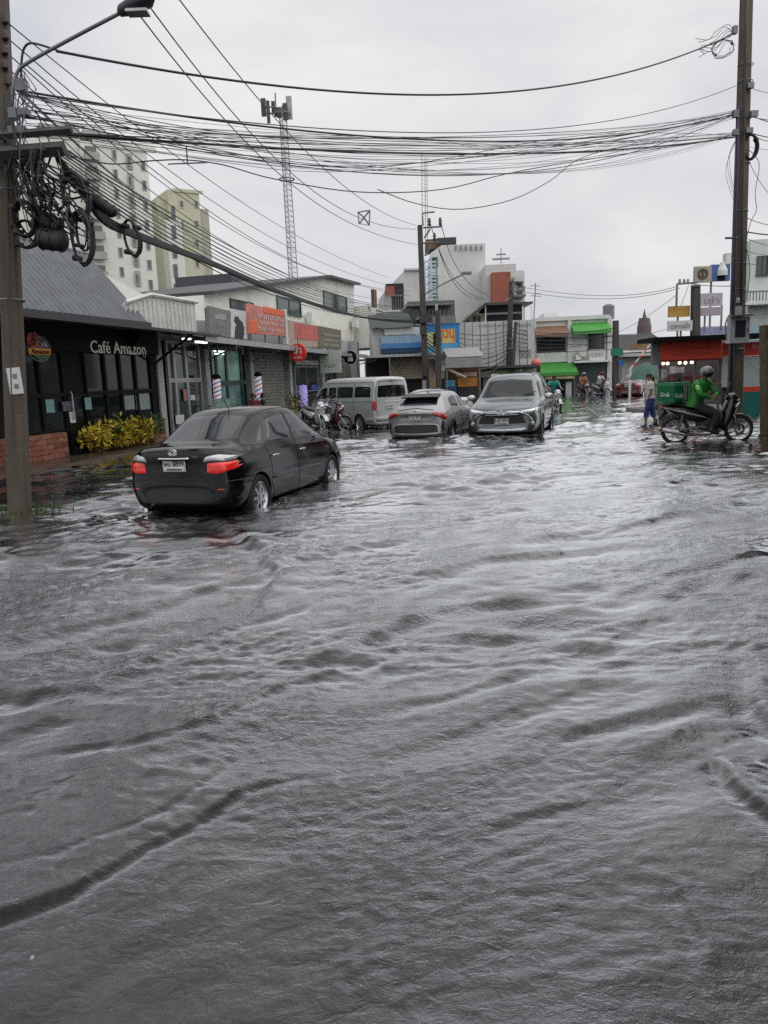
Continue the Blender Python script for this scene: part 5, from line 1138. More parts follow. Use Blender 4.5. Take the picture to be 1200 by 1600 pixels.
def make_suv(pm, name, label, cat):
    root = empty(name, label=label, cat=cat)
    st = [(-2.38, .50, .62, .70, .74, 1.0, .68, 1.08, .54, .01), (-2.34, .38, .74, .68, .86, 1.08, .80, 1.45, .62, .02), (-2.22, .32, .80, .68, .90, 1.10, .83, 1.68, .62, .03), (-1.6, .30, .82, .70, .91, 1.10, .84, 1.76, .62, .04), (-.4, .30, .82, .70, .905, 1.10, .84, 1.78, .63, .04), (.25, .30, .82, .70, .905, 1.10, .84, 1.75, .62, .04),
          (.48, .30, .82, .70, .905, 1.10, .835, 1.68, .61, .04), (1.15, .30, .82, .72, .905, 1.10, .83, 1.18, .70, .04), (1.36, .31, .82, .72, .905, 1.08, .82, 1.14, .72, .05), (1.90, .33, .80, .72, .90, 1.02, .80, 1.07, .70, .05), (2.20, .36, .76, .68, .86, .93, .76, .99, .68, .04), (2.32, .40, .68, .62, .78, .86, .70, .92, .60, .02), (2.38, .48, .56, .60, .66, .80, .60, .84, .48, 0)]
    S_ = [(t[0], ring9(*t[1:]), [(.06 if t[0] < -2.2 else -.20 if t[0] > 2.1 else -.05 if t[0] > 1.8 else 0)*(p[0]/.8)**2 for p in ring9(*t[1:])]) for t in st]
    body = finish_shell(smooth_shell(S_, 2), arch(-1.38, .43, .62, .39)+arch(1.42, .43, .62, .39), 'body', pm, root, BLK); k = Skin(body.data); GL = glassy()
    for sg in (1, -1):
        for nm, b_, t_ in (('front_door_window', [(-.02, 1.16), (.96, 1.15)], [(-.02, 1.62), (.25, 1.62), (.48, 1.57)]), ('rear_door_window', [(-.98, 1.17), (-.10, 1.16)], [(-.95, 1.61), (-.10, 1.62)]), ('quarter_window', [(-1.95, 1.22), (-1.08, 1.18)], [(-1.8, 1.55), (-1.05, 1.61)])):
            m = MB(); k.patch(m, b_, t_, 'S', sg, .005); m.build(nm, GL, root, smooth=True)
        seams(k, root, [[(-.06, 1.13), (-.06, .44)], [(1.0, 1.1), (.98, .5), (.9, .42)], [(-.80, .5), (-1.0, .8), (-1.02, 1.14)]], sg)
        m = MB(); k.patch(m, [(-.86, .34), (.90, .34)], [(-.86, .42), (.90, .42)], 'S', sg, .03, 12, 3, .0); m.build('side_step', ALLOY, root)
        MB().tube(smoothpath_([(-1.7, sg*.52, 1.69), (-1.6, sg*.52, 1.75), (.0, sg*.52, 1.77), (.15, sg*.52, 1.70)]), .02, 8).build('roof_rail', ALLOY, root, smooth=True)
        # headlight with a thin wrapping shape
        m = MB(); k.patch(m, [(sg*.42, .86), (sg*.62, .845), (sg*.84, .88)], [(sg*.44, .91), (sg*.66, .945), (sg*.84, .985)], 'F', 1, .016, 14, 4); m.build('headlight', mat('headlight_lens', (.75, .77, .80), .08, .3, coat=1), root, smooth=True)
        m = MB(); k.patch(m, [(sg*.50, .895), (sg*.76, .90)], [(sg*.50, .905), (sg*.76, .935)], 'F', 1, .024, 8, 2); m.build('running_lamp', mat('lamp_day', (.95, .97, 1), .3, emit=1.0), root)
        # chrome boomerang sweeping down the bumper corner
        m = MB(); k.line(m, [(sg*.12, .885), (sg*.42, .875), (sg*.60, .80), (sg*.70, .66), (sg*.66, .60)], 'F', 1, .020, 20, .012); m.build('chrome_trim', CHR, root, smooth=True)
        m = MB(); k.patch(m, [(sg*.60, .52), (sg*.78, .56)], [(sg*.66, .68), (sg*.80, .72)], 'F', 1, .008, 6, 4); m.build('fog_lamp_recess', BLK, root)
        p, n = k.hit(sg*.69, .60, 'F', 1); MB().lathe([(0, .03), (.05, .02), (.06, 0), (.06, -.03)], 14, M=Matrix.Translation(p) @ Matrix.Rotation(R(90), 4, 'Y')).build('fog_lamp', CLR, root, smooth=True)
        m = MB(); k.patch(m, [(sg*.60, .95), (sg*.82, .95)], [(sg*.62, 1.25), (sg*.80, 1.25)], 'F', -1, .01, 6, 6); m.build('tail_light', REDL, root, smooth=True)
        for x in (-.85, .12): p, n = k.hit(x, 1.02, 'S', sg); MB().tube([p+Vector((-.09, sg*.03, 0)), p+Vector((.09, sg*.03, 0))], .014, 8).build('door_handle', CHR, root, smooth=True)
    m = MB(); k.patch(m, [(-.70, 1.185), (0, 1.20), (.70, 1.185)], [(-.55, 1.63), (0, 1.68), (.55, 1.63)], 'F', 1, .006, 20, 8); m.build('windscreen', GL, root, smooth=True)
    m = MB(); k.patch(m, [(-.62, 1.18), (.62, 1.18)], [(-.5, 1.55), (.5, 1.55)], 'F', -1, .006, 16, 6); m.build('rear_window', GL, root, smooth=True)
    m = MB(); k.patch(m, [(-.60, .60), (0, .58), (.60, .60)], [(-.50, .80), (0, .80), (.50, .80)], 'F', 1, .004, 18, 6); k.patch(m, [(-.42, .825), (.42, .825)], [(-.40, .875), (.40, .875)], 'F', 1, .004, 12, 3); m.build('grille', BLK, root)
    for z in (.835, .865): m = MB(); k.line(m, [(-.40, z), (0, z-.012), (.40, z)], 'F', 1, .011, 18, .012); m.build('grille_bar', CHR, root, smooth=True)
    m = MB(); k.patch(m, [(-.64, .40), (0, .38), (.64, .40)], [(-.58, .50), (0, .49), (.58, .50)], 'F', 1, .03, 18, 4, .0); m.build('skid_plate', ALLOY, root, smooth=True)
    m = MB(); k.line(m, [(-.70, 1.10), (-.62, .96), (0, .93), (.62, .96), (.70, 1.10)], 'F', 1, .006, 30); m.build('bonnet_seam', BLK, root)
    p, n = k.hit(0, .86, 'F', 1); m = MB(); M0 = Matrix.Translation((p.x+.02, 0, .875))
    for a_ in (90, 210, 330):
        u = Vector((0, math.cos(R(a_)), math.sin(R(a_)))); v = Vector((0, -u.z, u.y)); q = [u*0, u*.05+v*.028, u*.10, u*.05-v*.028]
        m.add([M0 @ (x) for x in q]+[M0 @ (x+Vector((.02, 0, 0))) for x in q], [(0, 1, 2, 3), (7, 6, 5, 4), (0, 4, 5, 1), (1, 5, 6, 2), (2, 6, 7, 3), (3, 7, 4, 0)])
    m.build('emblem', CHR, root); p, n = k.hit(0, .66, 'F', 1); plate(root, ('3ขศ 2914', 'กรุงเทพมหานคร'), p.x+.03, .66, 1)
    mirror(root, .80, .87, 1.20, mat('mirror_chrome', (.62, .63, .64), .2, .7), (.11, .22, .17)); MB().tube([(-1.6, 0, 1.80), (-1.75, 0, 1.90)], .02, 6).build('aerial', BLK, root)
    for y0 in (-.3, .25): MB().tube([(1.18, y0, 1.205), (1.02, y0+.42, 1.325)], .010, 5).build('wiper', BLK, root)
    add_wheels(root, .39, .25, .24, (-1.38, 1.42), 1.50, 6); return root
def smoothpath_(pts, sub=5):
    P_ = [Vector(p) for p in pts]; out = []
    for i in range(len(P_)-1):
        a, b, c, d = P_[max(i-1, 0)], P_[i], P_[i+1], P_[min(i+2, len(P_)-1)]
        for k in range(sub): t = k/sub; out.append(.5*((2*b)+(c-a)*t+(2*a-5*b+4*c-d)*t*t+(3*b-a-3*c+d)*t**3))
    out.append(P_[-1]); return out
def make_van(pm, name, label, cat):
    root = empty(name, label=label, cat=cat)
    st = [(-2.34, .40, .72, .90, .80, 1.20, .78, 1.84, .66, .01), (-2.31, .30, .80, .88, .845, 1.20, .83, 1.92, .70, .02), (-2.20, .26, .82, .88, .85, 1.20, .835, 1.95, .72, .03), (-.5, .24, .82, .88, .85, 1.20, .835, 1.96, .72, .03), (.9, .24, .82, .88, .85, 1.20, .835, 1.95, .72, .03),
          (1.25, .24, .82, .88, .85, 1.20, .83, 1.90, .70, .03), (1.95, .24, .82, .85, .85, 1.15, .82, 1.34, .72, .03), (2.20, .26, .78, .75, .83, 1.00, .78, 1.08, .70, .02), (2.32, .32, .68, .62, .74, .84, .66, .90, .58, 0)]
    S_ = [(t[0], ring9(*t[1:]), [(.03 if t[0] < -2.2 else -.12 if t[0] > 2.1 else 0)*(p[0]/.8)**2 for p in ring9(*t[1:])]) for t in st]
    body = finish_shell(smooth_shell(S_, 2), arch(-1.35, .37, .62, .33)+arch(1.22, .37, .62, .33), 'body', pm, root, BLK); k = Skin(body.data); GL = glassy()
    for sg in (1, -1):
        for nm, b_, t_ in (('side_window', [(-2.14, 1.24), (-1.05, 1.23)], [(-2.10, 1.66), (-1.05, 1.67)]), ('side_window', [(-1.0, 1.23), (.12, 1.22)], [(-1.0, 1.67), (.12, 1.67)]), ('side_window', [(.17, 1.22), (.72, 1.21)], [(.17, 1.67), (.72, 1.66)]), ('front_door_window', [(.82, 1.20), (1.72, 1.16)], [(.82, 1.66), (1.20, 1.64), (1.32, 1.58)])):
            m = MB(); k.patch(m, b_, t_, 'S', sg, .006); m.build(nm, GL, root, smooth=True)
        seams(k, root, [[(-1.03, 1.74), (-1.03, .38)], [(.15, 1.72), (.15, .36)], [(.77, 1.72), (.77, .36)], [(-2.2, 1.12), (1.7, 1.10)], [(-2.28, 1.78), (1.0, 1.78)]], sg, .008)
        m = MB(); k.patch(m, [(-2.24, .42), (-1.80, .40)], [(-2.24, .58), (-1.78, .56)], 'S', sg, .03, 6, 4); m.build('bumper_corner', mat('van_bumper', (.40, .41, .42), .4), root, smooth=True)
        m = MB(); k.patch(m, [(sg*.70, .80), (sg*.835, .80)], [(sg*.70, 1.16), (sg*.83, 1.16)], 'F', -1, .018, 5, 6); k.patch(m, [(-2.30, .80), (-2.20, .80)], [(-2.30, 1.16), (-2.20, 1.16)], 'S', sg, .014, 4, 6); m.build('tail_light', REDL, root, smooth=True)
        m = MB(); k.patch(m, [(sg*.45, .78), (sg*.74, .78)], [(sg*.45, .94), (sg*.74, 1.0)], 'F', 1, .012, 8, 4); m.build('headlight', CLR, root, smooth=True)
        p, n = k.hit(.90, 1.02, 'S', sg); MB().tube([p+Vector((-.08, sg*.03, 0)), p+Vector((.08, sg*.03, 0))], .014, 8).build('door_handle', BLK, root, smooth=True)
        for x in (-1.35, 1.22):
            m = MB(); arc = lambda r_: [(x+r_*math.cos(a_*math.pi/14), .33+r_*math.sin(a_*math.pi/14)) for a_ in range(15)]; k.patch(m, arc(.375), arc(.41), 'S', sg, .012, 20, 2); m.build('arch_lip', pm, root, smooth=True)
    m = MB(); k.patch(m, [(-.70, 1.22), (.70, 1.22)], [(-.64, 1.68), (0, 1.70), (.64, 1.68)], 'F', -1, .006, 16, 6); m.build('rear_window', GL, root, smooth=True)
    m = MB(); k.patch(m, [(-.72, 1.22), (.72, 1.22)], [(-.62, 1.74), (.62, 1.74)], 'F', 1, .006, 16, 6); m.build('windscreen', GL, root, smooth=True)
    m = MB(); k.patch(m, [(-.80, .42), (.80, .42)], [(-.80, .60), (.80, .60)], 'F', -1, .05, 18, 4, .0); m.build('rear_bumper', MATS['van_bumper'], root, smooth=True)
    m = MB(); k.line(m, [(-.68, .62), (-.70, 1.15), (-.74, 1.78), (0, 1.82), (.74, 1.78), (.70, 1.15), (.68, .62)], 'F', -1, .008, 40); m.build('tailgate_seam', BLK, root)
    m = MB(); k.line(m, [(-.32, 1.10), (.32, 1.10)], 'F', -1, .016, 10, .008); m.build('boot_trim', CHR, root, smooth=True)
    p, n = k.hit(-.1, .95, 'F', -1); plate(root, ('ฮม 4471', 'กรุงเทพมหานคร'), p.x-.02, .90, -1, y=.12); MB().box((p.x-.02, 0, 1.80), (.04, .22, .03)).build('brake_lamp', REDL, root); MB().tube([(p.x-.01, .3, 1.26), (p.x-.04, .12, 1.46)], .012, 5).build('wiper', BLK, root)
    mirror(root, 1.55, .86, 1.30, BLK, (.12, .22, .26)); add_wheels(root, .33, .20, .20, (-1.35, 1.22), 1.48, 5); return root
# ================================================================== poles, masts and cables
CON2 = mat('pole_concrete_wet', (.115, .092, .072), .75, var=.35, scale=5, bump=.5, bscale=30, dirt=.6, streak=6)
CON3 = mat('pole_concrete_dark', (.07, .066, .062), .75, var=.3, scale=5, bump=.4, bscale=30, streak=6)
CAB = mat('cable_black', (.012, .012, .014), .55, var=.2); CAB2 = mat('cable_grey', (.075, .078, .088), .55, var=.2); GALV = mat('galvanised', (.22, .23, .24), .5, .6, var=.15)
INS = mat('insulator_brown', (.05, .03, .025), .3, var=.2)
def lag(p0, p1, p2, n, tm=None):
    a, b, c = Vector(p0), Vector(p1), Vector(p2); tm = tm or (b-a).length/((b-a).length+(c-b).length); out = []
    for i in range(n):
        t = i/(n-1); l0 = (t-tm)*(t-1)/(tm); l1 = t*(t-1)/(tm*(tm-1)); l2 = t*(t-tm)/(1-tm); out.append(a*l0+b*l1+c*l2)
    return out
def smoothpath(pts, sub=6):
    P_ = [Vector(p) for p in pts]; out = []
    for i in range(len(P_)-1):
        a, b, c, d = P_[max(i-1, 0)], P_[i], P_[i+1], P_[min(i+2, len(P_)-1)]
        for k in range(sub):
            t = k/sub; out.append(.5*((2*b)+(c-a)*t+(2*a-5*b+4*c-d)*t*t+(3*b-a-3*c+d)*t**3))
    out.append(P_[-1]); return out
def cable(pts, r, label, group=None, m=None, n=26, name='overhead_cable', cat='cable', k=5, parent=None):
    """pts: world points, three = hanging curve through the middle one"""
    q = lag(*pts, n) if len(pts) == 3 else smoothpath(pts, 5)
    o0 = q[0].copy(); mb = MB().tube([p-o0 for p in q], r, k); o = mb.build(name, m or CAB, parent, smooth=True, loc=o0)
    if not parent: tag(o, label, cat, group)
    return o
def sq_pole(name, label, base, top, wb, wt, m, rot=0, cat='pole', nseg=8, round_=False):
    base, top = Vector(base), Vector(top); rt = empty(name, base, 0, label, cat); d = top-base; G_ = []
    for i in range(nseg+1):
        t = i/nseg; w_ = (wb+(wt-wb)*t)/2; c = d*t; ch = w_*.22
        if round_: ring = [c+Vector((w_*math.cos(a*math.pi/7), w_*math.sin(a*math.pi/7), 0)) for a in range(14)]
        else: ring = [c+Matrix.Rotation(rot, 3, 'Z') @ Vector(v) for v in ((w_, -w_+ch, 0), (w_, w_-ch, 0), (w_-ch, w_, 0), (-w_+ch, w_, 0), (-w_, w_-ch, 0), (-w_, -w_+ch, 0), (-w_+ch, -w_, 0), (w_-ch, -w_, 0))]
        G_.append(ring)
    mb = MB().grid(G_, closed=True); n = len(G_[0]); mb.f.append(tuple(nseg*n+k for k in range(n))); mb.mi.append(0)
    mb.build('shaft', m, rt, smooth=35 if round_ else False); return rt
def rel(rt, px, py, Y): return P(px, py, Y)-Vector(rt.location)
def insul(mb, p, h=.22, r=.05, M=None): mb.lathe([(0, 0), (r*.6, 0), (r, h*.2), (r*.6, h*.35), (r, h*.55), (r*.6, h*.7), (r*.8, h*.85), (0, h)], 10, M=Matrix.Translation(p))

# ---- near left pole -------------------------------------------------------------
YL = 10.5
LP = sq_pole('utility_pole', 'near left concrete utility pole hung with tangled cables and a street lamp arm', G(28, 803)-Vector((0, 0, .4)), P(-12, -260, YL), .27, .18, CON2, R(10), nseg=14)
nb = MB().box((0, 0, 0), (.17, .012, .34)); o = nb.build('notice', WB, LP, loc=rel(LP, 23.5, 595, YL-.24)); o.rotation_euler = (0, R(-3), R(5))
for dz in (.06, -.07): MB().box((.01, -.009, dz), (.055, .006, .06)).build('printed_mark', STL, o)
MB().tube([rel(LP, 21, 700, YL-.24), rel(LP, 13, 400, YL-.22), rel(LP, 6, 150, YL-.18)], .022, 6).build('conduit', CON3, LP)
for (x0, y0, x1, y1, th, nm) in ((-40, 215, 112, 203, .045, 'crossarm'), (-60, 245, 101, 232, .075, 'crossarm')):
    a_, b_ = rel(LP, x0, y0, YL-.25), rel(LP, x1, y1, YL-.30); MB().tube([a_, b_], th*1.2, 4).build(nm, CON3, LP)
for (x, y) in ((9, 32), (9, 57), (8, 80), (8, 103), (14, 128)):
    mb = MB(); mb.tube([rel(LP, x-16, y, YL), rel(LP, x, y, YL-.1)], .015, 5); insul(mb, rel(LP, x, y+6, YL-.1), .13, .055); mb.build('insulator', INS, LP, smooth=True)
for (x, y, w_, h_) in ((33, 134, .12, .14), (22, 178, .10, .12), (38, 176, .12, .08), (28, 205, .2, .1)):
    MB().box(rel(LP, x, y, YL-.25), (w_, .12, h_)).build('bracket', STL, LP)
for yy in (300, 470): 
    q = G(28, 803); t = (803-yy)/803; c_ = rel(LP, 24-(803-yy)*.027-1, yy, YL); MB().tube([c_+Vector((.2*math.cos(a_*math.pi/6+.3), .2*math.sin(a_*math.pi/6+.3), 0)) for a_ in range(13)], .012, 4).build('steel_band', GALV, LP)
# street lamp arm and lamp head
arm = [rel(LP, 20, 165, YL-.25), rel(LP, 20, 138, YL-.3), rel(LP, 27, 113, YL-.3), rel(LP, 45, 97, YL-.35), rel(LP, 110, 61, YL-.5), rel(LP, 196, 16, YL-.7)]
MB().tube(smoothpath(arm), .022, 8).build('lamp_arm', GALV, LP, smooth=True)
h0, h1 = rel(LP, 184, 18, YL-.7), rel(LP, 240, -2, YL-.85); dd = (h1-h0)
G_ = []
for i, (t, w_, hh) in enumerate(((0, .03, .03), (.06, .075, .06), (.3, .12, .075), (.6, .14, .08), (.9, .12, .06), (1, .04, .03))):
    c_ = h0+dd*t; G_.append([c_+Vector((0, w_*math.cos(a_*math.pi/6), hh*math.sin(a_*math.pi/6))) for a_ in range(12)])
lh = MB().grid(G_, closed=True).build('lamp_head', mat('lamp_housing', (.06, .065, .075), .5), LP, smooth=True)
MB().box(h0+dd*.55+Vector((0, 0, -.085)), (dd.length*.5, .17, .03)).build('lamp_glass', CLR, lh)

# ---- cable coils and splice boxes hung beside the left pole -------------------
rc_ = random.Random(21)
def coil(label, cx, cy, rx, ry, Y, turns=5, r=.013, tilt=0, j=.05, m=None):
    c = P(cx, cy, Y); k_ = Y/1200; q = []
    N_ = 22*turns
    for i in range(N_+1):
        a_ = 2*math.pi*i/22; g = 1+rc_.uniform(-j, j)*.4+.05*math.sin(i*.37)
        x = rx*k_*g*math.cos(a_); z = ry*k_*g*math.sin(a_); q.append(Vector((x*math.cos(tilt)-z*math.sin(tilt), .05*math.sin(i*.23)+(i/N_-.5)*.10, x*math.sin(tilt)+z*math.cos(tilt))))
    mb = MB().tube(q, r, 5)
    for a_ in (.6, 2.4, 4.0):
        x, z = rx*k_*math.cos(a_), ry*k_*math.sin(a_); mb.tube([Vector((x-.03, -.05, z)), Vector((x+.03, .05, z))], r*2.6, 6)
    o = mb.build('cable_coil', m or CAB, smooth=True, loc=c); return tag(o, label, 'cable coil', 'coils of spare cable by the left pole')
coil('large hanging loop of black cable below the thick bundle, left of the cream tower', 128, 372, 15, 38, YL-.2, 5, .014)
coil('loop of black cable high in the tangle, left of the upper splice box', 118, 306, 18, 34, YL-.1, 5, .014, .15)
coil('round coil of cable close beside the left pole, above the other', 38, 342, 17, 25, YL-.25, 6, .016)
coil('lower round coil of cable close beside the left pole', 40, 366, 18, 19, YL-.1, 4, .013)
coil('small upright loop of cable farthest right on the thick bundle', 206, 372, 11, 26, YL+1.6, 4, .015, .12)
coil('inner thin loop of cable nested in the large hanging loop', 128, 362, 9, 26, YL-.1, 3, .010)
def closure(label, x0, y0, x1, y1, Y, r):
    a_, b_ = P(x0, y0, Y), P(x1, y1, Y); d = b_-a_; q = [Vector(), d*.06, d*.12, d*.5, d*.88, d*.94, d]
    mb = MB().tube(q, [r*.35, r*.8, r, r, r, r*.8, r*.35], 12)
    for t in (.2, .5, .8): mb.tube([d*(t-.02), d*(t+.02)], r*1.1, 12)
    o = mb.build('splice_box', mat('splice_black', (.018, .018, .022), .5, var=.2), smooth=40, loc=a_); return tag(o, label, 'splice box')
closure('fat black cable splice box, lower of the two beside the left pole', 58, 372, 106, 378, YL-.3, .13)
closure('black cable splice box tilted above the lower fat one', 58, 338, 98, 358, YL-.2, .11)
closure('long slim splice box lying along the thick cable bundle', 143, 309, 182, 335, YL+.8, .085)
gm = 'loose cables tangled beside the left pole'; lm = 'thin black cable tangled below the crossarm of the left pole'
for i in range(58):
    x, y = rc_.uniform(14, 70), rc_.choice([rc_.uniform(225, 262), rc_.uniform(130, 240)]) if i % 3 == 0 else rc_.uniform(230, 260)
    x2, y2 = rc_.uniform(40, 150), rc_.uniform(290, 378); pts = [(x, y)]
    nseg = rc_.randrange(2, 5)
    for k in range(1, nseg): t = k/nseg; pts.append((x+(x2-x)*t+rc_.uniform(-26, 26), y+(y2-y)*t+rc_.uniform(-22, 34)))
    pts.append((x2, y2))
    cable([P(max(a_, 6), b_, YL-.25+rc_.uniform(-.3, .45)) for a_, b_ in pts], rc_.choice([.006, .008, .011, .014]), lm, gm, rc_.choice([CAB, CAB, CAB2]), name='loose_cable')
for i in range(22):                                   # drips of thin wire down the near side of the pole
    x, y = rc_.uniform(8, 40), rc_.uniform(100, 200); pts = [(x, y)]+[(x+rc_.uniform(-8, 20), y+rc_.uniform(12, 30)*k) for k in range(1, 4)]
    cable([P(a_, b_, YL-.3) for a_, b_ in pts], .006, 'one of the thin wires looped round the upper brackets of the left pole', 'thin wires on the left pole brackets', CAB2, name='loose_cable')
cable([P(*q) for q in ((35, 150, YL), (33, 110, YL), (36, 80, YL), (45, 68, YL), (62, 70, YL+.2), (90, 79, YL+.6))], .015, 'black cable hooping over in an arch beside the lamp arm', None)
# ---- thick bundle from the left pole to the central pole ----------------------
gb = 'strands of the thick cable bundle'; YC = 43
for i in range(15):
    o_ = rc_.uniform(-7, 7); s_ = rc_.uniform(-3, 3)
    pts = [(85+o_, 238+o_, YL), (120+o_, 290+s_*2+o_, YL+.4), (160, 340+o_, YL+1), (215, 368+o_*.7, 12.8), (330, 411+o_*.5, 17), (450, 461+o_*.35, 24), (540, 490+o_*.2, 33), (600, 500+s_*.5, 38), (656, 503+s_, YC)]
    cable([P(*q) for q in pts], rc_.choice([.018, .022, .03]), 'strand of the thick black cable bundle sagging from left pole to central pole', gb)
for i in range(9):
    y0 = 228+i*5; pts = [(95, y0, YL), (180, 282+i*6, 12), (300, 352+i*6.5, 16), (420, 415+i*5.5, 22), (540, 466+i*3.2, 32), (655, 486+i*2, YC)]
    cable([P(*q) for q in pts], rc_.choice([.009, .012]), 'one of the thinner cables running above the thick bundle towards the central pole', 'cables above the thick bundle', rc_.choice([CAB, CAB2]))
# low voltage lines from the insulators to the central pole
for i, (x, y, xm, ym, xe, ye) in enumerate(((10, 34, 300, 262, 607, 434), (10, 58, 290, 285, 607, 446), (8, 80, 290, 312, 640, 462), (8, 103, 300, 345, 640, 470), (14, 128, 290, 362, 640, 478), (40, 100, 330, 332, 640, 455), (30, 140, 250, 330, 560, 470), (30, 150, 240, 340, 560, 485))):
    k_ = .55; cable([P(x, y, YL), P(xm, ym, 18), P(xe, ye, 43)], .0085, 'thin line from the left pole down the street, %s counted from the top' % ('first second third fourth fifth sixth seventh eighth'.split()[i]), 'thin lines along the left side', CAB2)
# three high voltage lines overhead to the central pole
for lab, a_, b_, c_ in (('high line farthest right, falling from above to the central pole top', (262, -25, 13), (470, 228, 22), (650, 352, 43)), ('middle high line passing the street lamp head to the central pole', (212, -20, 12), (428, 245, 20.5), (651, 358, 43)), ('lowest high line from the street lamp head to the central pole bracket', (184, -22, 11.5), (398, 236, 19.5), (652, 382, 43))):
    cable([P(*a_), P(*b_), P(*c_)], .012, lab, None, CAB2, 40)
sp = P(569, 340, 30); mb = MB()
for v in ((.22, .25), (-.22, .2), (.18, -.28), (-.2, -.2)): mb.tube([Vector((0, 0, 0)), Vector((v[0], 0, v[1]))], .03, 5)
mb.tube([Vector((.22, 0, .25)), Vector((-.22, 0, .2)), Vector((-.2, 0, -.2)), Vector((.18, 0, -.28)), Vector((.22, 0, .25))], .03, 5)
tag(mb.build('line_spacer', GALV, loc=sp), 'small diamond shaped metal spacer clamped on the high lines', 'line spacer')

# ---- cables across the road ------------------------------------------------------
YR = 24
gx = 'thin cables strung across the road between the two near poles'; lx = 'one of the many thin cables strung across the road between the two near poles'
cable([P(88, 80, YL+.5), P(600, 147, 15.2), P(1148, 52, YR)], .019, 'lone thick black cable hanging highest across the road', None, CAB, 44)
cable([P(40, 148, YL), P(640, 207, 15), P(1150, 134, YR)], .009, 'grey cable rising to its own clamp on the right pole', None, CAB2, 40)
cable([P(50, 205, YL), P(620, 239, 15), P(1150, 214, YR)], .019, 'dark twisted cable running level through the middle of the cables across the road', None, CAB, 44)
cable([P(38, 143, YL), P(560, 212, 14.5), P(1150, 178, YR)], .016, 'dark cable along the upper edge of the cables across the road', None, CAB, 44)
for i in range(38):
    y0 = rc_.uniform(140, 215); ym = rc_.uniform(208, 275)-(6 if i % 4 == 0 else 0); y1 = rc_.choice([rc_.uniform(168, 184), rc_.uniform(172, 182), rc_.uniform(206, 214)]); xm = rc_.uniform(520, 720); t_ = rc_.uniform(14.3, 15.6)
    if i % 3 == 0:                                   # some join the main bunch at right with a kink
        xk = rc_.uniform(800, 960); yk = 235-(xk-800)*.14+rc_.uniform(-8, 8)
        cable([P(38, y0, YL), P(xm*.55, y0+(ym-y0)*.75, 12.3), P(xm, ym, t_), P(xk, yk, 18.2), P(1150, y1, YR)], rc_.choice([.0032, .0045, .0065]), lx, gx, rc_.choice([CAB, CAB2, CAB2]))
    else: cable([P(38, y0, YL), P(xm, ym, t_), P(1150, y1, YR)], rc_.choice([.0032, .004, .0055, .009]), lx, gx, rc_.choice([CAB, CAB2, CAB2]), 34)
cable([P(*q) for q in ((90, 238, YL), (170, 256, 11.3), (240, 251, 12), (292, 250, 12.5), (350, 258, 13), (430, 280, 14), (560, 300, 15), (690, 296, 16.5), (790, 272, 18), (900, 252, 19.5), (1150, 214, YR))], .010, 'slack cable with a wavy sag hanging lowest across the left half of the road', None, CAB2)
cable([P(*q) for q in ((590, 296, 15), (650, 318, 15.7), (720, 327, 16.5), (800, 312, 17.5), (860, 282, 18.5), (910, 246, 19.5), (1000, 226, 21), (1150, 212, YR))], .009, 'single thin cable drooping deepest below the others right of centre', None, CAB2)
mb = MB().tube([Vector((0, 0, 0)), Vector((0, 0, -.25))], .012, 5).tube([Vector((-.3, 0, -.25)), Vector((.3, 0, -.25))], .012, 5)
tag(mb.build('cable_hanger', GALV, loc=P(291, 228, 12.5)), 'small metal hanger dangling from the cables in front of the sky at left', 'hanger')
# ---- near right pole -----------------------------------------------------------
RP = sq_pole('utility_pole', 'near right tall concrete pole with meter box and dark conduit behind the motorcycle', P(1147, 668, YR), P(1168, -60, YR), .37, .27, CON2, R(12), nseg=14)
YR0 = YR-.25
MB().tube([rel(RP, 1141, 640, YR0), rel(RP, 1147, 400, YR0), rel(RP, 1152, 235, YR0), rel(RP, 1153, 165, YR0)], .05, 7).build('conduit', mat('conduit_violet', (.045, .035, .075), .5, var=.2), RP, smooth=True)
MB().tube([rel(RP, 1158, 480, YR0), rel(RP, 1160, 330, YR0), rel(RP, 1165, 100, YR0), rel(RP, 1168, -20, YR0)], .03, 6).build('conduit', CON3, RP, smooth=True)
k_ = YR/1200
mbx = MB().box((0, 0, 0), (29*k_, .22, 38*k_)).build('meter_box', mat('meter_grey', (.42, .43, .45), .5, var=.1, dirt=.3), RP, loc=rel(RP, 1153.5, 516, YR0-.15))
MB().box((.3*k_, -.12, 2*k_), (15*k_, .02, 24*k_)).build('box_window', mat('meter_dark', (.03, .03, .04), .3), mbx); MB().box((12*k_, -.12, 0), (.04, .03, .1)).build('latch', GALV, mbx); MB().box((0, -.13, 21*k_), (32*k_, .3, 2*k_)).build('box_hood', GALV, mbx)
MB().box(rel(RP, 1153, 487, YR0-.05), (9*k_, .15, 16*k_)).build('junction_box', WH2, RP); MB().lathe([(0, 0), (.05, 0), (.06, .1), (0, .16)], 10, M=Matrix.Translation(rel(RP, 1153, 473, YR0-.05))).build('meter_lamp', WH2, RP)
for (x, y, w_, h_) in ((1148, 47, .12, .2), (1172, 134, .18, .14), (1149, 178, .14, .2), (1149, 207, .14, .16), (1178, 178, .2, .16), (1170, 204, .2, .14)): MB().box(rel(RP, x, y, YR0), (w_, .14, h_)).build('bracket', STL, RP)
for yy in (102, 128, 185, 212, 256, 330, 412, 452, 545): x = 1147+(662-yy)*.0305+(1 if yy < 300 else 0); c_ = rel(RP, x, yy, YR); MB().tube([c_+Vector((.21*math.cos(a_*math.pi/7), .21*math.sin(a_*math.pi/7), 0)) for a_ in range(15)], .014, 4).build('steel_band', GALV, RP)
q = [rel(RP, *v, YR0) for v in ((1138, 540), (1134, 520), (1134, 505), (1140, 492), (1150, 488))]; MB().tube(smoothpath(q), .022, 6).build('supply_pipe', GALV, RP, smooth=True)
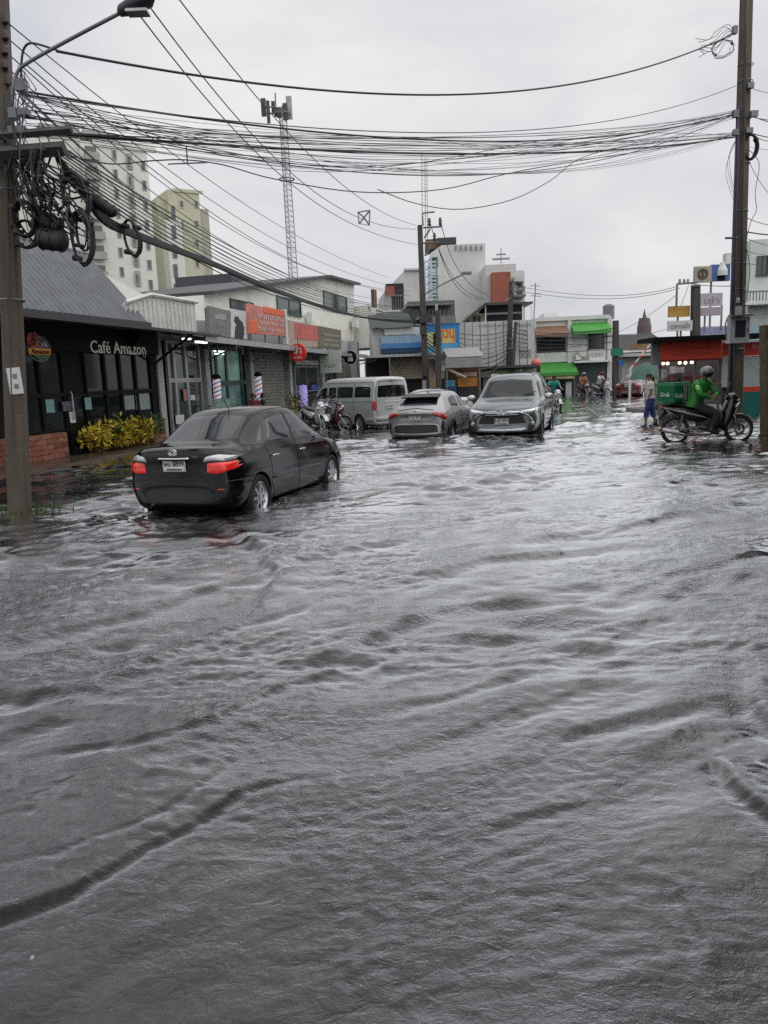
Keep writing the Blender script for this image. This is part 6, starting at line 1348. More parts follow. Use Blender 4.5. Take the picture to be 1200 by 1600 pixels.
for py_ in (372,): MB().tube([rel(RP, 1133, py_, YR0), rel(RP, 1152, py_, YR0)], .035, 5).build('step_bolt', STL, RP)
o = coil('short thick black loop of cable on the right side of the right pole', 1172, 230, 10, 17, YR-.1, 4, .03); o['group'] = ''; del o['group']
o = coil('tangle of thin wire loops at the top left of the right pole', 1129, 76, 15, 11, YR-.1, 3, .009, .2, .3); del o['group']
for i in range(7):
    y = rc_.uniform(44, 70); cable([P(*v) for v in ((1148, 52, YR0), (1135+rc_.uniform(-4, 4), 38+i*4, YR0), (1118+rc_.uniform(-6, 6), 50+i*6, YR0), (1100+rc_.uniform(-8, 10), 62+i*3, YR0), (1092+rc_.uniform(-6, 14), 60+i*5, YR0))], .008, 'one of the loose wire ends curling at the top left of the right pole', 'wire ends on the right pole', CAB2, name='loose_cable')
for i in range(3): cable([P(*v) for v in ((1152, 215, YR0), (1140-i*3, 240+i*12, YR0), (1143, 280+i*12, YR0), (1150, 300+i*10, YR0))], .006, 'one of the thin loops of wire on the left flank of the right pole', 'thin loops on the right pole', CAB2, name='loose_cable')
for i, (y0, y1, r_) in enumerate(((134, 146, .008), (176, 192, .012), (180, 186, .010), (205, 214, .014), (208, 222, .010), (228, 232, .006), (240, 330, .008), (340, 352, .01), (362, 364, .02), (372, 384, .008), (392, 398, .008), (412, 410, .008))):
    cable([P(1165, y0, YR), P(1190, (y0+y1)/2+3, YR+.3), P(1240, y1+2, YR+1)], r_, 'one of the short cables leaving the right pole towards the right edge', 'cables leaving the right pole', CAB if r_ > .009 else CAB2, 10)
cable([P(*v) for v in ((1168, 455, YR0), (1172, 420, YR0), (1166, 380, YR0), (1174, 345, YR0), (1182, 328, YR0), (1180, 300, YR0), (1186, 255, YR0), (1168, 232, YR0))], .010, 'long slack wire hanging down the right side of the right pole', None, CAB2, name='loose_cable')
MB_ = sq_pole('old_post', 'short mossy concrete post cut off at the right edge of the photo', P(1203, 692, 18.6), P(1201, 508, 18.6), .34, .32, mat('mossy_concrete', (.13, .105, .06), .9, var=.4, scale=5, bump=.6, dirt=.6), R(10), cat='post')
# ---- central pole -----------------------------------------------------------------
CP = sq_pole('utility_pole', 'central concrete pole with steel brackets and insulators, in front of the blue billboard', P(667, 640, YC), P(656, 352, YC), .34, .24, CON3, R(8))
for pts in (((661, 352), (660, 333), (679, 331)), ((661, 356), (690, 354)), ((661, 380), (684, 378)), ((688, 354), (688, 341)), ((663, 372), (672, 358)), ((664, 400), (676, 380))): MB().tube([rel(CP, *v, YC-.15) for v in pts], .05, 5).build('bracket', STL, CP)
for (x, y) in ((671, 353), (688, 352), (679, 376)): mb = MB(); insul(mb, rel(CP, x, y, YC-.15), .42, .10); mb.build('insulator', INS, CP, smooth=True)
MB().tube(smoothpath([rel(CP, 664, 460, YC-.2), rel(CP, 690, 445, YC-.4), rel(CP, 727, 427, YC-.8)]), .04, 6).build('lamp_arm', GALV, CP); MB().box(rel(CP, 729, 427, YC-.8), (.5, .25, .14)).build('lamp_head', STL, CP)
for (x, y, w_, h_) in ((664, 500, 1.2, .35), (661, 516, .7, .6), (672, 497, .5, .5), (664, 580, .5, .7), (663, 606, .4, 1.0)): MB().box(rel(CP, x, y, YC-.3), (w_*.5, .25, h_*.8)).build('cable_box' if y < 550 else 'meter_box', mat('box_dark', (.05, .05, .055), .6, var=.3) if y < 600 else mat('notice_lilac', (.5, .42, .5), .6), CP)
for i, (a_, b_, c_, lab) in enumerate((((688, 342, YC), (705, 400, 50), (762, 462, 66), 'far high line falling to the right from the central pole, topmost'), ((671, 345, YC), (700, 420, 51), (755, 466, 66), 'far high line falling to the right from the central pole, middle'), ((680, 370, YC), (708, 440, 52), (758, 468, 66), 'far high line falling to the right from the central pole, lowest'))): cable([P(*a_), P(*b_), P(*c_)], .022, lab, None, CAB2)
for i in range(9):                                    # slack cables in front of the hoarding
    y0 = 500+i*6; ye = 517+i*5.5; cable([P(668, y0, YC), P(722+rc_.uniform(-8, 8), (y0+ye)/2+12+i*2, 48), P(796, ye, 56)], rc_.choice([.02, .03, .045]), 'slack dark cable looping from the central pole past the grey hoarding', 'slack cables before the hoarding', CAB if i % 2 else CAB2)
for i in range(6): cable([P(798, 512+i*7, 56), P(850, 520+i*6, 57), P(962, 512+i*5+(8 if i % 2 else 0), 55)], rc_.choice([.02, .03]), 'one of the dark cables running past the white shophouse to the far pole', 'cables before the shophouse', CAB if i % 2 else CAB2)
o = sq_pole('small_pole', 'short dark pole before the blue billboard, right of the central pole', P(686, 636, 41), P(684, 485, 41), .30, .24, CON3, 0)
MB().tube([rel(o, 682, 475, 41), rel(o, 682, 487, 41)], .08, 6).build('cap', WH2, o)
o = sq_pole('utility_pole', 'leaning dark pole rising behind the SUV with steps of brackets, left of its twin', P(792, 640, 56), P(799, 440, 56), .38, .30, CON3, 0)
for pts in (((799, 452), (803, 440), (815, 440)), ((800, 456), (819, 453)), ((799, 466), (790, 470)), ((808, 453), (808, 446)), ((818, 453), (818, 447)), ((795, 530), (806, 530)), ((794, 545), (806, 545))): MB().tube([rel(o, *v, 55.8) for v in pts], .06, 5).build('bracket', STL, o)
sq_pole('utility_pole', 'thinner leaning dark pole right beside the one behind the SUV', P(797, 640, 55.5), P(806, 503, 55.5), .26, .2, CON3, 0)
o = sq_pole('utility_pole', 'far dark pole with a green street name sign beside the white shophouse', P(962, 625, 55), P(962, 501, 55), .46, .36, CON3, 0)
MB().box(rel(o, 964, 550, 54.6), (.85, .05, .5)).build('street_sign', mat('sign_road_green', (.01, .20, .13), .5), o); MB().box(rel(o, 970, 567, 54.6), (.35, .05, .35)).build('road_sign', mat('sign_road_blue', (.03, .12, .35), .5), o)
o = sq_pole('utility_pole', 'dark pole with a steel goalpost frame and insulators among the sign boards at right', P(1085, 650, 34), P(1087, 446, 34), .40, .32, CON3, 0)
for pts in (((1057, 480), (1058, 444), (1090, 441)), ((1080, 447), (1094, 446)), ((1064, 478), (1076, 446))): MB().tube([rel(o, *v, 33.8) for v in pts], .05 if pts[0][0] != 1064 else .012, 5).build('bracket', STL, o)
for x in (1062, 1069, 1075): mb = MB(); insul(mb, rel(o, x, 443, 33.8), .2, .07); mb.build('insulator', WH2, o, smooth=True)
for i, (a_, b_, c_) in enumerate((((818, 449, 56), (940, 462, 45), (1060, 447, 34)), ((818, 456, 56), (940, 467, 45), (1062, 450, 34)), ((1080, 443, 34), (1120, 447, 28), (1160, 446, YR)))): cable([P(*a_), P(*b_), P(*c_)], .014, ['upper thin far line between the leaning pole and the goalpost pole', 'lower thin far line between the leaning pole and the goalpost pole', 'thin line from the goalpost pole to the near right pole'][i], None, CAB2)
for i, (a_, b_, c_) in enumerate((((962, 520, 55), (1010, 495, 42), (1058, 460, 34)), ((962, 528, 55), (1020, 520, 42), (1085, 500, 34)))): cable([P(*a_), P(*b_), P(*c_)], .012, ['thin line rising from the far pole to the goalpost frame', 'thin line from the far pole to the dark pole shaft'][i], None, CAB2)
# ---- telecom mast ----------------------------------------------------------------
YM = 115; MW = mat('mast_grey_white', (.40, .42, .44), .5, .3, var=.2)
b0, t0 = P(459, 450, YM), P(441, 172, YM); M_ = empty('telecom_mast', b0, 0, 'slender lattice telecom mast with a ring of panel antennas on top', 'mast')
d = t0-b0; mbs = MB(); corner = [Vector((math.cos(a_)*.62, math.sin(a_)*.62, 0)) for a_ in (0.5, 2.6, 4.7)]
for c_ in corner: MB().tube([c_*1.15, d*.33+c_*1.1, d*.66+c_*.95, d+c_*.85], .085, 5).build('leg', MW, M_)
n = 34
for i in range(n):
    for k in range(3): mbs.tube([d*(i/n)+corner[k], d*((i+1)/n)+corner[(k+1) % 3]], .03, 3); mbs.tube([d*(i/n)+corner[k], d*(i/n)+corner[(k+1) % 3]], .03, 3)
o = mbs.build('lattice', MW, M_); o['kind'] = 'stuff'
for t in (.62, .98): MB().lathe([(1.0, -.08), (1.15, -.08), (1.15, .08), (1.0, .08), (1.0, -.08)], 10, M=Matrix.Translation(d*t)).build('platform', STL, M_)
DM = mat('antenna_dark', (.08, .08, .09), .6); 
for (x0, y0, y1, w_, m_) in ((411, 152, 180, .42, DM), (419, 157, 192, .28, DM), (426, 156, 176, .3, DM), (451, 148, 184, .5, MW), (446, 162, 188, .4, DM), (436, 168, 184, .4, DM), (431, 170, 182, .3, DM)):
    a_, b_ = rel(M_, x0, y1, YM), rel(M_, x0, y0, YM); MB().box((a_+b_)/2+Vector((0, rc_.uniform(-.6, .6), 0)), (w_*1.6, .3, (b_-a_).length)).build('antenna', m_, M_)
mb = MB()
for (x0, y0, x1, y1) in ((411, 165, 450, 172), (411, 176, 448, 180), (441, 165, 441, 190), (430, 145, 431, 170)): mb.tube([rel(M_, x0, y0, YM), rel(M_, x1, y1, YM)], .10, 4)
mb.build('antenna_frame', STL, M_)
YM2 = 170; b0 = P(666, 350, YM2); M_ = empty('radio_mast', b0, 0, 'thin distant radio mast rising above the central pole', 'mast')
for x in (659, 664, 667): MB().tube([Vector((0, 0, 0))+rel(M_, x+1, 400, YM2), rel(M_, x, 246 if x != 659 else 240, YM2)], .07, 4).build('leg', mat('mast_rust_white', (.45, .36, .36), .6), M_)
mb = MB()
for i in range(16): mb.tube([rel(M_, 659, 250+i*6, YM2), rel(M_, 667, 253+i*6, YM2)], .035, 3)
mb.build('lattice', MW, M_)['kind'] = 'stuff'
YA = 95; a_ = P(833, 490, YA); o = empty('tv_aerial', a_, 0, 'thin television aerial on the skyline above the white shophouse', 'aerial')
MB().tube([Vector((0, 0, -2)), rel(o, 837, 442, YA)], .06, 4).build('mast', STL, o)
for y in (446, 458, 462): MB().tube([rel(o, 829, y, YA), rel(o, 845, y+1, YA)], .035, 4).build('crossbar', STL, o)
# ================================================================== motorcycles and people
def blob(path, n=14, pw=1.0):
    """closed lofted volume along x: path rows (x, z, half width y, half height z)"""
    G_ = []
    P_ = smooth_rows(path)
    for (x, z, wy, hz) in P_:
        ring = []
        for k in range(n):
            a_ = 2*math.pi*k/n; c_, s_ = math.cos(a_), math.sin(a_)
            ring.append((x, wy*math.copysign(abs(c_)**pw, c_), z+hz*math.copysign(abs(s_)**pw, s_)))
        G_.append(ring)
    mb = MB().grid(G_, closed=True); m = len(G_); mb.f.append(tuple(range(n))[::-1]); mb.f.append(tuple((m-1)*n+k for k in range(n))); mb.mi += [0, 0]; return mb
def smooth_rows(rows, sub=4):
    out = []
    for i in range(len(rows)-1):
        a, b, c, d = [rows[j] for j in (max(i-1, 0), i, i+1, min(i+2, len(rows)-1))]
        for k in range(sub):
            t = k/sub; out.append(tuple(.5*((2*b[q])+(c[q]-a[q])*t+(2*a[q]-5*b[q]+4*c[q]-d[q])*t*t+(3*b[q]-a[q]-3*c[q]+d[q])*t**3) for q in range(4)))
    out.append(rows[-1]); return out
def make_motorcycle(pm, pm2, name, label, cat='motorcycle', group=None):
    root = empty(name, label=label, cat=cat, group=group)
    r, tr = .285, .045; MET = mat('engine_metal', (.16, .16, .17), .4, .7, var=.3, scale=10)
    def wheel(x):
        t = MB().lathe([(r-.07, -.03), (r-.05, -.045), (r-.015, -.04), (r, -.012), (r, .012), (r-.015, .04), (r-.05, .045), (r-.07, .03)], 34, axis='Y')
        o = t.build('wheel', RUB, root, smooth=40, loc=(x, 0, r)); m = MB()
        m.lathe([(r-.075, -.03), (r-.06, -.03), (r-.06, .03), (r-.075, .03), (r-.085, 0), (r-.075, -.03)], 32, axis='Y'); m.lathe([(0, -.05), (.035, -.05), (.035, .05), (0, .05)], 14, axis='Y')
        for k in range(5):
            a_ = 2*math.pi*k/5+.3; d = Vector((math.cos(a_), 0, math.sin(a_))); e = Vector((math.cos(a_+.35), 0, math.sin(a_+.35))); m.tube([d*.03, (d*.5+e*.5)*.12, e*(r-.075)], [.014, .011, .009], 6)
        m.build('rim', mat('rim_silver', (.55, .55, .57), .35, .7), o, smooth=35)
        MB().lathe([(.06, -.012), (.11, -.012), (.11, -.006), (.06, -.006), (.06, -.012)], 24, axis='Y', M=Matrix.Translation((0, -.045, 0))).build('brake_disc', CHR, o)
    wheel(-.62); wheel(.62)
    MB().grid([[(.62+(r+.03)*math.cos(a_), y, r+(r+.03)*math.sin(a_)+(.0 if abs(y) > .05 else .012)) for y in (-.07, -.05, 0, .05, .07)] for a_ in [R(v) for v in range(20, 150, 10)]]).build('front_fender', pm, root, smooth=True)
    for sg in (1, -1): MB().tube([(.62, sg*.075, r), (.50, sg*.08, .58), (.42, sg*.07, .80)], [.022, .026, .024], 8).build('fork', CHR if sg < 0 else MET, root, smooth=True)
    blob([(.22, .44, .03, .10), (.29, .50, .15, .24), (.38, .60, .19, .31), (.47, .72, .17, .25), (.56, .80, .09, .13), (.62, .84, .02, .03)]).build('leg_shield', pm, root, smooth=True)
    blob([(.34, .92, .05, .03), (.42, .93, .12, .08), (.50, .93, .12, .09), (.57, .90, .08, .06), (.60, .88, .03, .02)]).build('headlight_cowl', pm, root, smooth=True)
    blob([(.50, .88, .05, .02), (.56, .875, .09, .045), (.61, .865, .07, .035), (.63, .86, .02, .01)]).build('headlight', CLR, root, smooth=True)
    for sg in (1, -1): MB().tube([(.50, sg*.17, .74), (.57, sg*.13, .80), (.60, sg*.06, .83)], [.02, .03, .01], 7).build('indicator', mat('indicator_pale', (.65, .62, .72), .3), root, smooth=True)
    MB().tube([(.38, 0, .95), (.34, .18, 1.00), (.26, .33, 1.02)], .014, 7).tube([(.38, 0, .95), (.34, -.18, 1.00), (.26, -.33, 1.02)], .014, 7).tube([(.30, .25, 1.01), (.24, .36, 1.02)], .02, 7).tube([(.30, -.25, 1.01), (.24, -.36, 1.02)], .02, 7).build('handlebar', BLK, root, smooth=True)
    for sg in (1, -1):
        o = MB().tube([(.31, sg*.24, 1.02), (.33, sg*.30, 1.16)], .007, 6).build('mirror', BLK, root); MB().lathe([(0, -.012), (.045, -.01), (.055, 0), (.045, .01), (0, .012)], 14, axis='X', M=Matrix.Translation((.33, sg*.33, 1.19))).build('mirror_head', BLK, o, smooth=True)
    blob([(-.22, .44, .05, .12), (.0, .44, .11, .17), (.22, .46, .13, .18), (.36, .60, .10, .18)]).build('centre_tunnel', BLK, root, smooth=True)
    blob([(-.92, .80, .02, .01), (-.86, .79, .07, .035), (-.6, .71, .13, .12), (-.3, .62, .15, .16), (-.08, .56, .13, .14), (.10, .52, .05, .04)]).build('tail_panel', pm, root, smooth=True)
    for sg in (1, -1): MB().tube([(-.86, sg*.085, .76), (-.5, sg*.135, .67), (-.15, sg*.14, .575), (.08, sg*.09, .50)], [.01, .018, .018, .006], 7).build('side_stripe', pm2, root, smooth=True)
    blob([(-.72, .84, .03, .015), (-.66, .84, .11, .035), (-.45, .80, .13, .045), (-.22, .765, .13, .045), (-.05, .75, .08, .03), (0, .74, .02, .01)], pw=.8).build('seat', mat('seat_vinyl', (.03, .03, .033), .45, bump=.2), root, smooth=True)
    blob([(-.93, .76, .02, .02), (-.90, .77, .07, .035), (-.84, .77, .08, .04)]).build('tail_light', REDL, root, smooth=True)
    MB().tube([(-.80, 0, .68), (-.98, 0, .52), (-1.02, 0, .40)], [.05, .035, .05], 8).build('rear_fender', BLK, root, smooth=True)
    e = MB(); e.tube([(-.10, 0, .36), (.12, 0, .33), (.20, 0, .32)], [.09, .10, .07], 12); 
    for i in range(5): e.lathe([(.0, -.004), (.085, -.004), (.085, .004), (0, .004)], 14, axis='X', M=Matrix.Translation((.14+i*.022, 0, .32)))
    e.build('engine', MET, root, smooth=35)
    for sg in (1, -1): MB().tube([(-.10, sg*.07, .36), (-.62, sg*.08, r)], [.03, .02], 6).tube([(-.58, sg*.10, .30), (-.50, sg*.12, .62)], .022, 8).build('swing_arm', MET, root)
    MB().tube([(.16, -.06, .26), (.05, -.11, .20), (-.25, -.13, .20), (-.42, -.145, .22), (-.9, -.15, .33)], [.016, .018, .02, .045, .042], 10).build('exhaust', mat('exhaust_steel', (.62, .63, .66), .22, .9), root, smooth=True)
    MB().tube([(-.42, -.19, .25), (-.75, -.195, .31)], [.02, .018], 6).build('heat_guard', CHR, root, smooth=True)
    MB().tube([(.02, .28, .28), (.02, -.28, .28)], .014, 6).tube([(-.30, -.25, .34), (-.30, .25, .34)], .012, 6).build('footrest', BLK, root)
    MB().tube([(-.70, .10, .86), (-.95, .10, .88), (-.98, 0, .88), (-.95, -.10, .88), (-.70, -.10, .86)], .014, 6).build('grab_rail', GALV, root, smooth=True)
    MB().box((-.98, 0, .52), (.01, .20, .16)).build('number_plate', PLATE, root)
    return root
# ------------------------------------------------------------------ people
def skinned(name, V, E, m, parent, sub=2):
    """V: {key: (pos, radius or (rx,ry))}; first key is the root"""
    keys = list(V); me = bpy.data.meshes.new(name); me.from_pydata([V[k][0] for k in keys], [(keys.index(a), keys.index(b)) for a, b in E], [])
    o = bpy.data.objects.new(name, me); C.objects.link(o); md = o.modifiers.new('sk', 'SKIN'); md.use_smooth_shade = True; md.branch_smoothing = .4
    sv = me.skin_vertices[0].data
    for i, k in enumerate(keys): r_ = V[k][1]; sv[i].radius = r_ if isinstance(r_, tuple) else (r_, r_); sv[i].use_root = (i == 0)
    s2_ = o.modifiers.new('ss', 'SUBSURF'); s2_.levels = sub; s2_.render_levels = sub
    mm = applied(o); bpy.data.objects.remove(o); bpy.data.meshes.remove(me); mm.name = name; mm.materials.clear(); mm.materials.append(m); mm.shade_smooth()
    o = bpy.data.objects.new(name, mm); C.objects.link(o); o.parent = parent; return o
SKN = mat('skin_tan', (.36, .20, .13), .55, var=.06); HAIR = mat('hair_black', (.012, .010, .010), .45, var=.3, scale=20)
def add_hand(mb, w_, d, up, side, s=1.0, curl=.5):
    """palm and five fingers at wrist w_, pointing along d, palm facing -up; thumb on +side"""
    w_, d, up = Vector(w_), Vector(d).normalized(), Vector(up).normalized(); sd = d.cross(up).normalized()*side
    mb.tube([w_-d*.02, w_+d*.03*s, w_+d*.085*s], [.024*s, .036*s, .034*s], 8)
    for i, (o_, L_) in enumerate(((-.028, .058), (-.010, .072), (.009, .078), (.027, .070))):
        b = w_+d*.08*s+sd*o_*s; p1 = b+d*L_*.5*s-up*.008*s*curl*2; p2 = p1+(d*(1-curl)-up*curl).normalized()*L_*.5*s; mb.tube([b, p1, p2], [.010*s, .009*s, .007*s], 5)
    b = w_+d*.025*s+sd*.030*s; mb.tube([b, b+(d*.5+sd*.7)*.035*s, b+(d*.9+sd*.8)*.05*s-up*.015*s], [.013*s, .011*s, .008*s], 5)
def human(name, label, J, top, bottom, skin=SKN, hair=None, sleeve='short', legs='long', shoes=None, build=1.0, helmet=None, group=None, cat='person', skirt=None, hold=1):
    """J: joints pelvis, chest, neck, head (centre), and per side shoulder/elbow/wrist/hip/knee/ankle/toe with suffix l,r; hd, hu hand directions"""
    root = empty(name, label=label, cat=cat, group=group); b = build
    V = {'pelvis': (J['pelvis'], .10*b), 'waist': (tuple(Vector(J['pelvis']).lerp(Vector(J['chest']), .5)), .092*b), 'chest': (J['chest'], .10*b), 'neck': (J['neck'], .052*b), 'head': (J['head'], .088), 'crown': (tuple(Vector(J['head'])+(Vector(J['head'])-Vector(J['neck'])).normalized()*.06), .075)}
    E = [('pelvis', 'waist'), ('waist', 'chest'), ('chest', 'neck'), ('neck', 'head'), ('head', 'crown')]
    for s in 'lr':
        V['sh'+s] = (J['sh'+s], .058*b); V['el'+s] = (J['el'+s], .040*b); V['wr'+s] = (J['wr'+s], .026*b); E += [('chest', 'sh'+s), ('sh'+s, 'el'+s), ('el'+s, 'wr'+s)]
        V['hip'+s] = (J['hip'+s], .075*b); V['kn'+s] = (J['kn'+s], .058*b); V['an'+s] = (J['an'+s], .036*b); V['to'+s] = (J['to'+s], .030*b); E += [('pelvis', 'hip'+s), ('hip'+s, 'kn'+s), ('kn'+s, 'an'+s), ('an'+s, 'to'+s)]
    body = skinned('body', V, E, skin, root)
    mb = MB()
    for s, sg in (('l', 1), ('r', -1)):
        d = J.get('hd'+s) or tuple(Vector(J['wr'+s])-Vector(J['el'+s])); add_hand(mb, J['wr'+s], d, J.get('hu'+s, (0, 0, 1)), J.get('th'+s, sg), 1.0, J.get('curl', .6))
    # merge hands and face into the one body mesh
    h, f = Vector(J['head']), Vector(J['face']).normalized(); up = (h-Vector(J['neck'])).normalized(); sd = up.cross(f).normalized()
    mb.tube([h+f*.085+up*.02, h+f*.108-up*.012, h+f*.09-up*.022], [.008, .014, .006], 6)
    for sg in (1, -1): mb.tube([h+sd*sg*.086+up*.01, h+sd*sg*.098-up*.005, h+sd*sg*.088-up*.03], [.012, .016, .010], 6)
    mb.tube([h+f*.06-up*.07, h+f*.078-up*.085], [.03, .02], 8)
    t = mb.mesh('tmp', skin, True); bm = bmesh.new(); bm.from_mesh(body.data); bm.from_mesh(t); bm.to_mesh(body.data); bm.free(); body.data.shade_smooth(); bpy.data.meshes.remove(t)
    for sg in (1, -1): MB().lathe([(0, -.012), (.010, -.006), (.012, 0), (0, .01)], 8, M=Matrix.Translation(h+f*.082+sd*sg*.032+up*.018)).build('eye', mat('eye_dark', (.02, .02, .02), .2), body)
    MB().tube([h+f*.088-sd*.022-up*.045, h+f*.094-up*.046, h+f*.088+sd*.022-up*.045], [.004, .008, .004], 5).build('mouth', mat('lip', (.30, .09, .07), .5), body)
    pv, cv_, nk = Vector(J['pelvis']), Vector(J['chest']), Vector(J['neck'])
    sdv = (Vector(J['shl'])-Vector(J['shr'])).normalized()
    def loft(mb, rows, n=16):
        G_ = []
        for i, (c_, hw, hd) in enumerate(rows):
            c_ = Vector(c_); ax = (Vector(rows[min(i+1, len(rows)-1)][0])-Vector(rows[max(i-1, 0)][0])).normalized(); fw = sdv.cross(ax).normalized()
            G_.append([c_+sdv*hw*math.copysign(abs(math.cos(a_))**.8, math.cos(a_))+fw*hd*math.copysign(abs(math.sin(a_))**.9, math.sin(a_)) for a_ in [2*math.pi*k/n for k in range(n)]])
        mb.grid(G_, closed=True)
    ua = (cv_-pv).normalized(); shc = (Vector(J['shl'])+Vector(J['shr']))*.5; loose = 1.0 if sleeve == 'short' else 1.12
    mb = MB(); loft(mb, [(pv-ua*.02, .170*b*loose, .135*b*loose), (pv+ua*.06, .165*b*loose, .130*b*loose), (pv.lerp(cv_, .5), .150*b*loose, .120*b*loose), (cv_, .172*b*loose, .128*b*loose), (shc.lerp(cv_, .45), .180*b*loose, .122*b), (shc+ua*.01, .165*b, .105*b), (shc.lerp(nk, .5)+ua*.02, .095*b, .080*b), (nk.lerp(shc, .25), .062*b, .060*b)])
    for s in 'lr':
        a_, e_, w_ = Vector(J['sh'+s]), Vector(J['el'+s]), Vector(J['wr'+s]); ins = a_.lerp(shc, .35)
        if sleeve == 'long': mb.tube(smoothpath_([ins, a_, a_.lerp(e_, .5), e_, e_.lerp(w_, .5), e_.lerp(w_, .94)], 3), [.060*b]*3+[.072*b]*3+[.062*b]*3+[.054*b]*3+[.046*b]*3+[.042*b], 10)
        else: mb.tube(smoothpath_([ins, a_, a_.lerp(e_, .4), a_.lerp(e_, .72)], 3), [.058*b]*3+[.070*b]*3+[.066*b]*3+[.070*b], 10)
    mb.build('jacket' if sleeve == 'long' else 'shirt', top, root, smooth=50)
    mb = MB(); hc = (Vector(J['hipl'])+Vector(J['hipr']))*.5
    loft(mb, [(pv+ua*.10, .140*b, .112*b), (pv+ua*.02, .160*b, .125*b), (pv.lerp(hc, .7), .172*b, .132*b), (hc+(hc-pv).normalized()*.05, .150*b, .115*b), (hc+(hc-pv).normalized()*.09, .06*b, .05*b)])
    for s in 'lr':
        h_, k_, a_ = Vector(J['hip'+s]), Vector(J['kn'+s]), Vector(J['an'+s]); st0 = h_.lerp(hc, .2)
        e_ = k_.lerp(a_, .9 if legs == 'long' else .45); w3 = .062*b if legs == 'long' else .085*b
        mb.tube(smoothpath_([st0, h_.lerp(k_, .35), h_.lerp(k_, .85), k_.lerp(a_, .18), e_], 3), [.100*b]*3+[.094*b]*3+[.078*b]*3+[.072*b]*3+[w3], 12)
    mb.build('trousers', bottom, root, smooth=50)
    if hair:
        hm = MB(); n = 12; G_ = []
        for i in range(9):
            th_ = i/8*math.pi*.68; ring = []
            for k in range(n):
                a_ = 2*math.pi*k/n; dv = (f*math.cos(a_)+sd*math.sin(a_)); front = max(0, math.cos(a_)); t2 = th_*(1-.45*front); ring.append(h+up*.012+up*math.cos(t2)*.112+dv*math.sin(t2)*.104)
            G_.append(ring)
        hm.grid(G_, closed=True)
        if hair == 'tail': hm.tube([h-f*.09+up*.02, h-f*.13-up*.04, h-f*.12-up*.16, h-f*.11-up*.24], [.03, .042, .035, .012], 12)
        hm.build('hair', HAIR, root, smooth=True)
    if helmet:
        hm = MB(); n = 16; G_ = []
        for i in range(10):
            t2 = i/9*math.pi*.72; ring = []
            for k in range(n):
                a_ = 2*math.pi*k/n; dv = (f*math.cos(a_)+sd*math.sin(a_)); cut_ = 1-.30*max(0, math.cos(a_)); q = t2*cut_; ring.append(h+up*.02+up*math.cos(q)*.145+dv*math.sin(q)*.135)
            G_.append(ring)
        hm.grid(G_, closed=True).build('helmet', helmet, root, smooth=True)
        G_ = [[h+up*(.075-.10*j/4)+(f*math.cos(a_)+sd*math.sin(a_))*(.137+.008*math.sin(j)) for a_ in [R(v) for v in range(-70, 71, 14)]] for j in range(5)]
        MB().grid(G_).build('visor', mat('visor_smoke', (.02, .02, .025), .12, spec=.8), root, smooth=True)
    if shoes:
        for s in 'lr': a_, t_ = Vector(J['an'+s]), Vector(J['to'+s]); MB().tube([a_+(a_-t_)*.35-Vector((0, 0, .03)), a_-Vector((0, 0, .02)), t_, t_+(t_-a_)*.18], [.035, .048, .045, .02], 8).build('shoe', shoes, root, smooth=True)
    return root
def standing(h=1.65, stride=.1, arm=.1, lean=0, armf=(0, 0)):
    k = h/1.7; J = {'pelvis': (0, 0, .92*k), 'chest': (lean*.6, 0, 1.25*k), 'neck': (lean*.9, 0, 1.46*k), 'head': (lean+.02, 0, 1.58*k), 'face': (1, 0, 0)}
    for s, sg in (('l', 1), ('r', -1)):
        J['sh'+s] = (lean*.8, sg*.17*k, 1.38*k); J['el'+s] = (lean*.8-.02+armf[0], sg*.22*k, 1.12*k+abs(armf[0])*.2); J['wr'+s] = (lean+.08+armf[1], sg*.22*k, .90*k+armf[1]*.5)
        J['hip'+s] = (0, sg*.09*k, .84*k); J['kn'+s] = (sg*stride*.6+.03, sg*.09*k, .47*k); J['an'+s] = (sg*stride-.02, sg*.09*k, .08*k); J['to'+s] = (sg*stride+.11, sg*.10*k, .03*k)
    return J
def riding():
    J = {'pelvis': (-.28, 0, .87), 'chest': (-.16, 0, 1.22), 'neck': (-.08, 0, 1.42), 'head': (-.01, 0, 1.54), 'face': (.8, -.35, -.45), 'curl': .8}
    for s, sg in (('l', 1), ('r', -1)):
        J['sh'+s] = (-.11, sg*.18, 1.35); J['el'+s] = (.02, sg*.27, 1.12); J['wr'+s] = (.20, sg*.10, 1.05); J['hd'+s] = (.5, -sg*.6, .1); J['hip'+s] = (-.24, sg*.10, .84); J['kn'+s] = (.14, sg*.21, .66); J['an'+s] = (.02, sg*.22, .33); J['to'+s] = (.15, sg*.23, .26)
    return J
# ================================================================== placing the vehicles and people
def put(o, a, l, z, deg): o.location = RW(a, l, z); o.rotation_euler = (0, 0, R(90)-TH+R(deg)); return o
def putg(o, px, py, Y, deg, z):
    p = P(px, py, Y); o.location = (p.x, p.y, z); o.rotation_euler = (0, 0, R(90)-TH+R(deg)); return o
ca = make_sedan(paint('sedan_black', (.0035, .0035, .005), 0, .10, .22, .35), 'sedan_car', 'black sedan seen from behind, driving away through the flood with lit tail lights', 'car')
ca.location = (-1.98, 11.75, -.17); ca.rotation_euler = (0, 0, R(90-19)); ca.scale = (.99, .98, 1.05)
cb = make_crossover(paint('crossover_silver', (.36, .35, .36), .5, .3), 'crossover_car', 'silver grey crossover seen from behind between the van and the oncoming SUV', 'car')
cb.location = (1.66, 23.0, -.27); cb.rotation_euler = (0, 0, R(90-20))
cs = make_suv(paint('suv_grey_green', (.13, .16, .165), .5, .26), 'suv_car', 'grey green SUV coming head on through the flood with chrome grille', 'car')
